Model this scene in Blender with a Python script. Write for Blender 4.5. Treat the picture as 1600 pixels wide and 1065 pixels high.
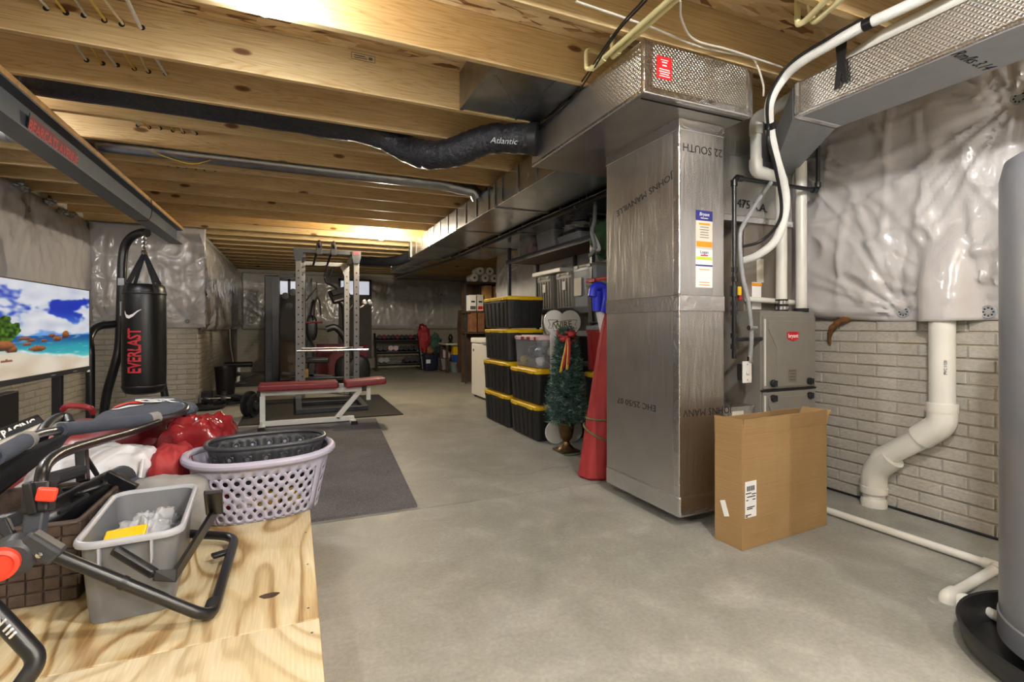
import bpy, bmesh, math, random
from mathutils import Vector, Matrix, noise
random.seed(7)
PI = math.pi
R = math.radians
for o in list(bpy.data.objects):
    bpy.data.objects.remove(o, do_unlink=True)
SC = bpy.context.scene
COL = SC.collection

# ------------------------------------------------------------------ camera
F = 785.0                       # focal length in pixels of the 1600 px wide frame
HOR = 510.0                     # horizon row
CAMH = 1.05
YAW = math.atan2(340.0, F)      # the room's long axis vanishes at x = 460
CS, SN = math.cos(YAW), math.sin(YAW)
cam = bpy.data.cameras.new('camera')
cam.sensor_width = 36.0
cam.lens = F / 1600.0 * 36.0
cam.shift_y = -(532.5 - HOR) / 1600.0
cam.clip_start = 0.02
cob = bpy.data.objects.new('camera', cam)
COL.objects.link(cob)
cob.location = (0, 0, CAMH)
cob.rotation_euler = (PI / 2, 0, -YAW)
SC.camera = cob
# ------------------------------------------------------------------ world, exposure
w = bpy.data.worlds.new('world')
SC.world = w
w.use_nodes = True
w.node_tree.nodes['Background'].inputs[0].default_value = (0.05, 0.05, 0.055, 1)
w.node_tree.nodes['Background'].inputs[1].default_value = 1.0
vs = SC.view_settings
vs.view_transform = 'Standard'
vs.look = 'None'
vs.exposure = 0.55
vs.gamma = 1.0
vs.use_curve_mapping = False
EXPO = 0.55
BULB = 1150.0                    # brightness of a basement bulb's glass

# ------------------------------------------------------------------ pixel -> point helpers
def _dir(px):
    t = (px - 800.0) / F
    return t * CS + SN, CS - t * SN
def at_d(px, py, d):
    kx, ky = _dir(px)
    return Vector((kx * d, ky * d, CAMH - (py - HOR) / F * d))
def on_z(px, py, z):
    return at_d(px, py, F * (CAMH - z) / (py - HOR))
def on_x(px, py, x):
    return at_d(px, py, x / _dir(px)[0])
def on_y(px, py, y):
    return at_d(px, py, y / _dir(px)[1])

# ------------------------------------------------------------------ materials
def lin(c):
    return c / 12.92 if c <= 0.04045 else ((c + 0.055) / 1.055) ** 2.4
def C(h):
    h = h.lstrip('#')
    return tuple(lin(int(h[i:i + 2], 16) / 255.0) for i in (0, 2, 4)) + (1.0,)
MATS = {}
class NT:
    def __init__(s, name):
        s.m = bpy.data.materials.new(name)
        s.m.use_nodes = True
        s.t = s.m.node_tree
        s.b = s.t.nodes['Principled BSDF']
        s.co = None
    def n(s, kind, **kw):
        nd = s.t.nodes.new(kind)
        for k, v in kw.items():
            if k.startswith('i_'):
                nd.inputs[int(k[2:]) if k[2:].isdigit() else k[2:].replace('_', ' ')].default_value = v
            else:
                setattr(nd, k, v)
        return nd
    def l(s, a, b):
        s.t.links.new(a, b)
    def coord(s, scale=(1, 1, 1), rot=(0, 0, 0), rnd=False, loc=(0, 0, 0)):
        tc = s.n('ShaderNodeTexCoord')
        mp = s.n('ShaderNodeMapping')
        mp.inputs['Scale'].default_value = scale
        mp.inputs['Rotation'].default_value = rot
        mp.inputs['Location'].default_value = loc
        if rnd:
            oi = s.n('ShaderNodeObjectInfo')
            cb = s.n('ShaderNodeMath', operation='MULTIPLY')
            cb.inputs[1].default_value = 37.0
            s.l(oi.outputs['Random'], cb.inputs[0])
            va = s.n('ShaderNodeVectorMath', operation='ADD')
            s.l(tc.outputs['Object'], va.inputs[0])
            s.l(cb.outputs[0], va.inputs[1])
            s.l(va.outputs[0], mp.inputs[0])
        else:
            s.l(tc.outputs['Object'], mp.inputs[0])
        return mp.outputs[0]
    def noise(s, co, scale, detail=4, rough=0.55, dist=0.0):
        nd = s.n('ShaderNodeTexNoise')
        nd.inputs['Scale'].default_value = scale
        nd.inputs['Detail'].default_value = detail
        nd.inputs['Roughness'].default_value = rough
        nd.inputs['Distortion'].default_value = dist
        s.l(co, nd.inputs['Vector'])
        return nd.outputs['Fac']
    def ramp(s, fac, stops, interp='LINEAR'):
        r = s.n('ShaderNodeValToRGB')
        r.color_ramp.interpolation = interp
        el = r.color_ramp.elements
        while len(el) > 1:
            el.remove(el[-1])
        el[0].position, el[0].color = stops[0]
        for p, c in stops[1:]:
            e = el.new(p)
            e.color = c
        s.l(fac, r.inputs[0])
        return r.outputs[0]
    def mix(s, a, b, fac, mode='MIX'):
        m = s.n('ShaderNodeMix', data_type='RGBA', blend_type=mode)
        for sock, v in ((m.inputs[6], a), (m.inputs[7], b), (m.inputs[0], fac)):
            if hasattr(v, 'is_output'):
                s.l(v, sock)
            else:
                sock.default_value = v
        return m.outputs[2]
    def bump(s, h, strength=0.3, dist=0.01, prev=None):
        b = s.n('ShaderNodeBump')
        b.inputs['Strength'].default_value = strength
        b.inputs['Distance'].default_value = dist
        s.l(h, b.inputs['Height'])
        if prev:
            s.l(prev, b.inputs['Normal'])
        s.l(b.outputs[0], s.b.inputs['Normal'])
        return b.outputs[0]
    def done(s, col=None, rough=0.5, metal=0.0, spec=0.5):
        if col is not None:
            if hasattr(col, 'is_output'):
                s.l(col, s.b.inputs['Base Color'])
            else:
                s.b.inputs['Base Color'].default_value = col
        if hasattr(rough, 'is_output'):
            s.l(rough, s.b.inputs['Roughness'])
        else:
            s.b.inputs['Roughness'].default_value = rough
        s.b.inputs['Metallic'].default_value = metal
        s.b.inputs['Specular IOR Level'].default_value = spec
        MATS[s.m.name] = s.m
        return s.m

def simple(name, col, rough=0.5, metal=0.0, spec=0.5, var=0.12, vs_=14.0, bs=0.0, bscale=60.0, alpha=None, trans=0.0, emit=None):
    """plain coloured stuff with slight mottling and optional fine relief"""
    t = NT(name)
    co = t.coord(rnd=True)
    c = C(col)
    dark = tuple(x * (1 - var) for x in c[:3]) + (1,)
    lite = tuple(min(1, x * (1 + var)) for x in c[:3]) + (1,)
    cc = t.ramp(t.noise(co, vs_), [(0.3, dark), (0.7, lite)])
    if bs:
        t.bump(t.noise(co, bscale, 3), bs, 0.004)
    if trans:
        t.b.inputs['Transmission Weight'].default_value = trans
        t.b.inputs['IOR'].default_value = 1.3
    if alpha is not None:
        t.b.inputs['Alpha'].default_value = alpha
    if emit:
        t.b.inputs['Emission Color'].default_value = c
        t.b.inputs['Emission Strength'].default_value = emit
    return t.done(cc, rough, metal, spec)

# plain things
simple('black_plastic', '1b1b1d', 0.42)
simple('black_metal', '17181b', 0.32, 0.0, 0.6)
simple('black_rubber', '1a1a1a', 0.75, bs=0.25, bscale=140)
simple('black_vinyl', '141416', 0.35, bs=0.2, bscale=40)
simple('black_fabric', '232429', 0.9, bs=0.4, bscale=220)
simple('slate_fabric', '454b58', 0.9, bs=0.4, bscale=260)
simple('dark_grey_plastic', '34363a', 0.45)
simple('grey_plastic', '8d9093', 0.38, var=0.05)
simple('grey_tote', '7f7c76', 0.45, var=0.05)
simple('light_grey_paint', 'a7aab0', 0.35, var=0.05)
simple('rack_grey', '777778', 0.4, var=0.06)
simple('rack_dark', '3a3e45', 0.4)
simple('white_paint', 'dcdcd6', 0.35, var=0.04)
simple('white_plastic', 'e6e4dd', 0.35, var=0.03)
simple('white_paper', 'ece9e2', 0.8, var=0.03)
simple('white_fabric', 'dadadd', 0.7, var=0.05, bs=0.2, bscale=30)
simple('pvc', 'dedcd2', 0.3, var=0.04, vs_=6)
simple('cpvc', 'd9cf9a', 0.35, var=0.05)
simple('pipe_wrap', 'e4e4df', 0.6, var=0.05, bs=0.7, bscale=70)
simple('yellow_lid', 'e3b90f', 0.42, var=0.05)
simple('yellow_paint', 'e8bd18', 0.4)
simple('tote_black', '1d1c1c', 0.55, var=0.15, bs=0.15, bscale=160)
simple('red_plastic', 'a02323', 0.42)
simple('red_vinyl', '84262a', 0.38, bs=0.5, bscale=18)
simple('red_bag', '9c2a2c', 0.65, bs=0.3, bscale=80)
simple('red_gloss', '7d2025', 0.16, bs=0.7, bscale=14)
simple('red_leather', '7d2129', 0.4, bs=0.15, bscale=90)
simple('red_print', 'c8323a', 0.6)
simple('maroon', '6d1524', 0.6)
simple('orange_red', 'e8452c', 0.4)
simple('blue_plastic', '2a37e0', 0.35)
simple('blue_bin', '2452b8', 0.4)
simple('navy_plastic', '141c36', 0.45)
simple('green_olive', '6a6a45', 0.7)
simple('green_plastic', '405c3c', 0.5)
simple('lavender', 'a9a6b8', 0.4, var=0.03)
simple('chrome', 'c8c8ca', 0.16, 1.0)
simple('steel', '8d9298', 0.33, 1.0)
simple('galv', 'a2a6aa', 0.3, 1.0, var=0.18, vs_=9)
simple('grey_conduit', '9c9ea0', 0.45)
simple('beam_paint', '5a5f66', 0.5, var=0.08)
simple('cable_cream', 'cdbf92', 0.5)
simple('cable_white', 'cfcabd', 0.5)
simple('cable_yellow', 'c9a948', 0.5)
simple('furnace_paint', '97948d', 0.38, 0.35, var=0.04)
simple('coil_paint', '8a8177', 0.4, 0.45, var=0.05)
simple('heater_paint', '7d8086', 0.3, 0.25, var=0.04)
simple('grey_board', '55504d', 0.7, var=0.12)
simple('foam_beige', '6f6152', 0.8)
simple('wood_dark', '4f3a2a', 0.7, var=0.3, vs_=6)
simple('wood_light', 'c79a5c', 0.7, var=0.25, vs_=8)
simple('wood_orange', '8a5c3c', 0.7, var=0.3, vs_=12)
simple('lumber', 'c4965a', 0.6, var=0.18, vs_=20)
simple('cardboard_in', 'a88354', 0.8, var=0.06)
simple('bronze', '6b5638', 0.35, 0.85, var=0.35, vs_=30)
simple('pine_needle', '35544b', 0.7, var=0.4, vs_=60)
simple('pine_needle_light', '7d9a92', 0.7, var=0.3, vs_=60)
simple('ink', '16161a', 0.7)
simple('ink_grey', '55555a', 0.8)
simple('label_white', 'efefec', 0.7, var=0.02)
simple('label_cream', 'd9d3c4', 0.7, var=0.03)
simple('label_red', 'd01c22', 0.5, var=0.04)
simple('label_blue', '2a2f7d', 0.5, var=0.05)
simple('label_orange', 'e39a2a', 0.5, var=0.05)
simple('label_lime', 'c9dc4a', 0.5, var=0.05)
simple('pink_white', 'd8bfc4', 0.5)
simple('iron', '3c3d40', 0.4, 0.7, var=0.3)
simple('grey_cloth', '8d8b88', 0.9, bs=0.4, bscale=240)
simple('gold_ribbon', 'c9a83f', 0.4)
simple('wire_foil', 'b9bbbd', 0.25, 1.0, bs=0.8, bscale=50)
simple('insulation', '6e4a26', 0.95, bs=0.9, bscale=60)
simple('bag_clear', 'd2d4d8', 0.2, var=0.04, alpha=0.55)
simple('tote_clear', 'b9bec6', 0.18, var=0.06, alpha=0.25)
simple('tub_grey', '74767a', 0.38, var=0.04)
simple('tote_frost', 'a0a6ae', 0.3, var=0.06, alpha=0.75)
simple('glass_day', 'c9ccd8', 0.2, var=0.12, emit=0.6)

# joists: pine with grain along x
t = NT('joist_wood')
co = t.coord((0.3, 5.5, 5.5), rnd=True)
n = t.noise(co, 1.5, 3, 0.5, 0.35)
mul = t.n('ShaderNodeMath', operation='MULTIPLY')
mul.inputs[1].default_value = 26.0
t.l(n, mul.inputs[0])
fr = t.n('ShaderNodeMath', operation='FRACT')
t.l(mul.outputs[0], fr.inputs[0])
g2 = t.noise(t.coord((1.2, 46, 46), rnd=True), 3.0, 3)
big = t.noise(t.coord((0.7, 3, 3), rnd=True), 1.3, 3)
ring_ = t.ramp(fr.outputs[0], [(0.0, C('d2b685')), (0.45, C('e0c897')), (0.78, C('c7a36a')), (0.9, C('a9824c')), (1.0, C('d2b685'))])
tone = t.ramp(big, [(0.3, C('b89660')), (0.5, C('d4b884')), (0.7, C('e6d0a0'))])
base = t.mix(ring_, tone, 0.5)
base = t.mix(base, t.ramp(g2, [(0.35, C('8f6d43')), (0.6, C('e2cba0'))]), 0.2)
sp = t.n('ShaderNodeSeparateXYZ')
t.l(t.coord((1.3, 1, 3.4), rnd=True), sp.inputs[0])
cxz = t.n('ShaderNodeCombineXYZ')
t.l(sp.outputs[0], cxz.inputs[0])
t.l(sp.outputs[2], cxz.inputs[1])
vk = t.n('ShaderNodeTexVoronoi', feature='F1', voronoi_dimensions='2D')
vk.inputs['Scale'].default_value = 1.0
t.l(cxz.outputs[0], vk.inputs['Vector'])
kn = t.ramp(vk.outputs['Distance'], [(0.0, (1, 1, 1, 1)), (0.045, (0.9, 0.9, 0.9, 1)), (0.07, (0, 0, 0, 1))])
kn = t.mix((0, 0, 0, 1), kn, t.ramp(vk.outputs['Color'], [(0.52, (0, 0, 0, 1)), (0.56, (1, 1, 1, 1))]))
base = t.mix(base, C('6a4220'), kn)
t.bump(g2, 0.15, 0.003)
t.done(base, 0.62)

# OSB
t = NT('osb')
acc = None
for k, (ang, sc, off) in enumerate(((0.3, 12, 0), (1.25, 15, 3.1), (2.2, 13, 7.7))):
    v = t.n('ShaderNodeTexVoronoi', feature='F1')
    v.inputs['Scale'].default_value = sc
    v.inputs['Randomness'].default_value = 1.0
    t.l(t.coord((0.45, 2.0, 1), (0, 0, ang), loc=(off, off, 0)), v.inputs['Vector'])
    cc = t.ramp(v.outputs['Color'], [(0.22, C('6d4a28')), (0.38, C('a88356')), (0.6, C('c9aa78')), (0.78, C('e0c89c'))])
    acc = cc if acc is None else t.mix(acc, cc, t.ramp(v.outputs['Color'], [(0.45, (0, 0, 0, 1)), (0.55, (0.85, 0.85, 0.85, 1))]))
    last = v.outputs['Color']
t.bump(last, 0.3, 0.004)
t.done(acc, 0.75)

# plywood (grain along y, long cathedral loops)
def plywood(name, lite, mid, dark, off, rotz):
    t = NT(name)
    co = t.coord((1.0, 0.33, 1), (0, 0, rotz), loc=(off, off * 0.7, 0))
    n = t.noise(co, 2.6, 2, 0.5, 0.6)
    mul = t.n('ShaderNodeMath', operation='MULTIPLY')
    mul.inputs[1].default_value = 15.0
    t.l(n, mul.inputs[0])
    fr = t.n('ShaderNodeMath', operation='FRACT')
    t.l(mul.outputs[0], fr.inputs[0])
    bands = t.ramp(fr.outputs[0], [(0.0, C(mid)), (0.08, C(dark)), (0.2, C(dark)), (0.34, C(mid)), (0.55, C(lite)), (0.9, C(lite)), (1.0, C(mid))])
    plain = t.ramp(t.noise(co, 1.4, 3), [(0.35, C(lite)), (0.7, C(mid))])
    msk = t.ramp(t.noise(t.coord((1.3, 0.8, 1), loc=(off + 4, 1, 0)), 1.9, 2), [(0.34, (0.35, 0.35, 0.35, 1)), (0.58, (1, 1, 1, 1))])
    col = t.mix(plain, bands, msk)
    fine = t.noise(t.coord((60, 3, 1)), 3.0, 3)
    col = t.mix(col, t.ramp(fine, [(0.4, C('b3925a')), (0.65, C('f4e6bd'))]), 0.15)
    t.bump(fine, 0.12, 0.002)
    t.done(col, 0.5)
plywood('plywood_a', 'd3c6a2', 'bfa87a', '8c6a3a', 0.3, 0.5)
plywood('plywood_b', 'd9ceb0', 'c8b68c', '987c4c', 5.2, 0.35)
simple('ply_edge', 'b48f55', 0.7, var=0.25, vs_=90)

# concrete floor
t = NT('concrete')
co = t.coord()
big = t.noise(co, 0.75, 5, 0.6, 0.4)
mid = t.noise(co, 4.5, 6, 0.65, 0.5)
fin = t.noise(co, 60, 4, 0.7)
c1 = t.ramp(big, [(0.3, C('74756d')), (0.5, C('8f9088')), (0.68, C('a8a8a1'))])
c2 = t.ramp(mid, [(0.3, C('696a61')), (0.52, C('919189')), (0.72, C('b8b8b1'))])
col = t.mix(c1, c2, 0.45)
col = t.mix(col, t.ramp(fin, [(0.35, C('77756c')), (0.65, C('c4c2b9'))]), 0.16)
# hairline cracks
vc = t.n('ShaderNodeTexVoronoi', feature='DISTANCE_TO_EDGE')
vc.inputs['Scale'].default_value = 0.8
wob = t.n('ShaderNodeVectorMath', operation='ADD')
nz = t.n('ShaderNodeTexNoise')
nz.inputs['Scale'].default_value = 3.0
nz.inputs['Detail'].default_value = 5
t.l(co, nz.inputs['Vector'])
sc = t.n('ShaderNodeVectorMath', operation='SCALE')
sc.inputs['Scale'].default_value = 0.35
t.l(nz.outputs['Color'], sc.inputs[0])
t.l(co, wob.inputs[0])
t.l(sc.outputs[0], wob.inputs[1])
t.l(wob.outputs[0], vc.inputs['Vector'])
crk = t.ramp(vc.outputs['Distance'], [(0.0, (0.5, 0.5, 0.5, 1)), (0.009, (0, 0, 0, 1))])
msk = t.ramp(t.noise(co, 0.9, 2), [(0.52, (0, 0, 0, 1)), (0.6, (1, 1, 1, 1))])
ck = t.mix((0, 0, 0, 1), crk, msk)
col = t.mix(col, C('6a685f'), ck)
rg = t.ramp(mid, [(0.3, (0.42, 0.42, 0.42, 1)), (0.7, (0.62, 0.62, 0.62, 1))])
t.bump(fin, 0.12, 0.003)
t.done(col, rg, 0.0, 0.4)

# brick relief of the cast wall: single bricks and the wall behind them
t = NT('brick')
co = t.coord(rnd=True)
n1 = t.noise(t.coord((1, 6, 9), rnd=True), 9, 5, 0.6)
n2 = t.noise(co, 5, 3)
n0 = t.noise(t.coord((1, 1, 1)), 1.2, 2)
col = t.ramp(n1, [(0.3, C('9b968c')), (0.5, C('b0aba1')), (0.7, C('bdb9b0'))])
col = t.mix(col, t.ramp(n2, [(0.3, C('a39b8a')), (0.7, C('b9b5ac'))]), 0.4)
t.bump(n1, 0.55, 0.006)
t.done(col, 0.8, 0, 0.3)
def brick_wall(name, along):
    t = NT(name)
    tc = t.n('ShaderNodeTexCoord')
    sx = t.n('ShaderNodeSeparateXYZ')
    t.l(tc.outputs['Object'], sx.inputs[0])
    cx = t.n('ShaderNodeCombineXYZ')
    t.l(sx.outputs[along], cx.inputs[0])
    t.l(sx.outputs[2], cx.inputs[1])
    b = t.n('ShaderNodeTexBrick')
    b.offset = 0.5
    b.inputs['Color1'].default_value = C('aaa498')
    b.inputs['Color2'].default_value = C('b4afa4')
    b.inputs['Mortar'].default_value = C('b3a98f')
    b.inputs['Scale'].default_value = 1.0
    b.inputs['Mortar Size'].default_value = 0.0045
    b.inputs['Mortar Smooth'].default_value = 0.3
    b.inputs['Brick Width'].default_value = 0.222
    b.inputs['Row Height'].default_value = 0.068
    t.l(cx.outputs[0], b.inputs['Vector'])
    n1 = t.noise(t.coord((4, 4, 9)), 9, 4)
    col = t.mix(b.outputs['Color'], t.ramp(n1, [(0.3, C('8f897d')), (0.7, C('c2bdb2'))]), 0.3)
    inv = t.n('ShaderNodeMath', operation='SUBTRACT')
    inv.inputs[0].default_value = 1.0
    t.l(b.outputs['Fac'], inv.inputs[1])
    p = t.bump(inv.outputs[0], 0.8, 0.006)
    t.done(col, 0.85, 0, 0.3)
brick_wall('brick_wall_y', 1)
brick_wall('brick_wall_x', 0)
simple('mortar', 'b0a793', 0.9, var=0.12, vs_=8, bs=0.4, bscale=80)

# vapour barrier: milky sheet plastic
t = NT('vapour_plastic')
co = t.coord()
n1 = t.noise(co, 1.6, 4, 0.6)
n2 = t.noise(t.coord((3, 3, 1.2)), 6, 5, 0.6, 0.8)
col = t.ramp(n1, [(0.3, C('b3afac')), (0.7, C('c9c6c4'))])
t.bump(t.noise(t.coord((7, 7, 2.2)), 5, 4, 0.55, 1.2), 0.2, 0.01, t.bump(n2, 0.16, 0.012))
t.b.inputs['Coat Weight'].default_value = 0.8
t.b.inputs['Coat Roughness'].default_value = 0.14
t.done(col, 0.34, 0, 0.5)

# foil faced duct insulation / board
def foil(name, rough, bs, cell, tint='c9c7c4', streak=False):
    """foil facing: fine diagonal scrim weave plus soft undulation"""
    t = NT(name)
    co = t.coord()
    n1 = t.noise(co, 1.7, 4, 0.6, 0.6)
    n2 = t.noise(t.coord((1, 1, 0.5)), 30, 3, 0.55)
    acc = None
    for d in ((1, 1, 1), (1, 1, -1)):
        dt = t.n('ShaderNodeVectorMath', operation='DOT_PRODUCT')
        t.l(co, dt.inputs[0])
        dt.inputs[1].default_value = tuple(q * cell for q in d)
        sn = t.n('ShaderNodeMath', operation='SINE')
        t.l(dt.outputs['Value'], sn.inputs[0])
        if acc is None:
            acc = sn.outputs[0]
        else:
            ad = t.n('ShaderNodeMath', operation='MAXIMUM')
            t.l(acc, ad.inputs[0])
            t.l(sn.outputs[0], ad.inputs[1])
            acc = ad.outputs[0]
    col = t.ramp(n1, [(0.3, tuple(x * 0.82 for x in C(tint)[:3]) + (1,)), (0.7, C(tint))])
    rr = t.ramp(t.noise(co, 5, 2), [(0.3, (rough * 0.92,) * 3 + (1,)), (0.7, (rough * 1.15,) * 3 + (1,))])
    prev = t.bump(acc, bs, 0.002)
    if name == 'foil_tape':
        prev = t.bump(t.noise(co, 26, 1, 0.5, 0.6), 0.45, 0.008, prev)
    if name == 'foil_board':
        prev = t.bump(t.noise(t.coord((9, 9, 1.6)), 2.4, 2, 0.5, 0.6), 0.3, 0.012, prev)
    t.bump(t.noise(co, 2.2, 0, 0.5), 0.22, 0.03, prev)
    t.done(col, rr, 1.0)
foil('foil_board', 0.3, 0.14, 420, 'd2d0ce')
foil('foil_quilt', 0.3, 0.5, 300, 'd2cfc8')
foil('foil_tape', 0.22, 0.1, 500, 'e0dede')
foil('duct_sheet', 0.24, 0.02, 60, 'b9babb', True)
simple('duct_grey', '9da0a5', 0.5, 0.3, var=0.05)

# flex duct jacket
t = NT('flex_jacket')
co = t.coord()
t.bump(t.noise(co, 26, 4, 0.7, 0.7), 0.8, 0.02)
t.done(C('1c1f26'), 0.3, 0, 0.6)

# carpet
t = NT('carpet')
co = t.coord()
n1 = t.noise(co, 170, 3, 0.8)
n2 = t.noise(co, 3.2, 4)
col = t.mix(t.ramp(n1, [(0.3, C('4a494a')), (0.5, C('7b797a')), (0.7, C('b4b2b4'))]),
            t.ramp(n2, [(0.3, C('5e5c5c')), (0.7, C('8f8d8e'))]), 0.35)
t.bump(n1, 0.9, 0.012)
t.done(col, 1.0, 0, 0.1)

# cardboard
t = NT('cardboard')
n1 = t.noise(t.coord((1, 1, 40)), 3, 3)
n2 = t.noise(t.coord(), 3.0, 4)
col = t.mix(t.ramp(n1, [(0.3, C('94764f')), (0.7, C('a5875e'))]), t.ramp(n2, [(0.3, C('907249')), (0.7, C('aa8d64'))]), 0.5)
t.bump(n1, 0.05, 0.002)
t.done(col, 0.75, 0, 0.3)

# ------------------------------------------------------------------ geometry helpers
WM = {}
def wm(o):
    return WM.get(o.name, Matrix.Identity(4)) if o else Matrix.Identity(4)
def frame(zdir, up=(0, 0, 1)):
    z = Vector(zdir).normalized()
    u = Vector(up)
    if abs(z.dot(u)) > 0.999:
        u = Vector((1, 0, 0))
    x = u.cross(z).normalized()
    y = z.cross(x)
    return Matrix((x, y, z)).transposed()
def crv(pts, n=6, closed=False):
    """Catmull-Rom through the points"""
    P = [Vector(p) for p in pts]
    out = []
    m = len(P)
    rng = range(m if closed else m - 1)
    for i in rng:
        p1, p2 = P[i], P[(i + 1) % m]
        p0 = P[i - 1] if (i > 0 or closed) else p1 * 2 - p2
        p3 = P[(i + 2) % m] if (i + 2 < m or closed) else p2 * 2 - p1
        for k in range(n):
            t = k / n
            out.append(0.5 * ((2 * p1) + (p2 - p0) * t + (2 * p0 - 5 * p1 + 4 * p2 - p3) * t * t + (3 * p1 - p0 - 3 * p2 + p3) * t ** 3))
    if not closed:
        out.append(P[-1])
    return out
def bend(pts, r, n=5):
    """polyline with rounded corners"""
    P = [Vector(p) for p in pts]
    out = [P[0]]
    for i in range(1, len(P) - 1):
        a, b, c = P[i - 1], P[i], P[i + 1]
        rr = min(r, (a - b).length * 0.48, (c - b).length * 0.48)
        s, e = b + (a - b).normalized() * rr, b + (c - b).normalized() * rr
        for k in range(n + 1):
            t = k / n
            out.append(s * (1 - t) ** 2 + b * 2 * t * (1 - t) + e * t * t)
    out.append(P[-1])
    return out
def rrect(w, l, r, n=4):
    """rounded rectangle outline, centred, counter-clockwise"""
    out = []
    for sx, sy, a0 in ((1, 1, 0), (-1, 1, 90), (-1, -1, 180), (1, -1, 270)):
        for k in range(n + 1):
            a = R(a0 + 90 * k / n)
            out.append((sx * (w / 2 - r) + r * math.cos(a), sy * (l / 2 - r) + r * math.sin(a)))
    return out

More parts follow.
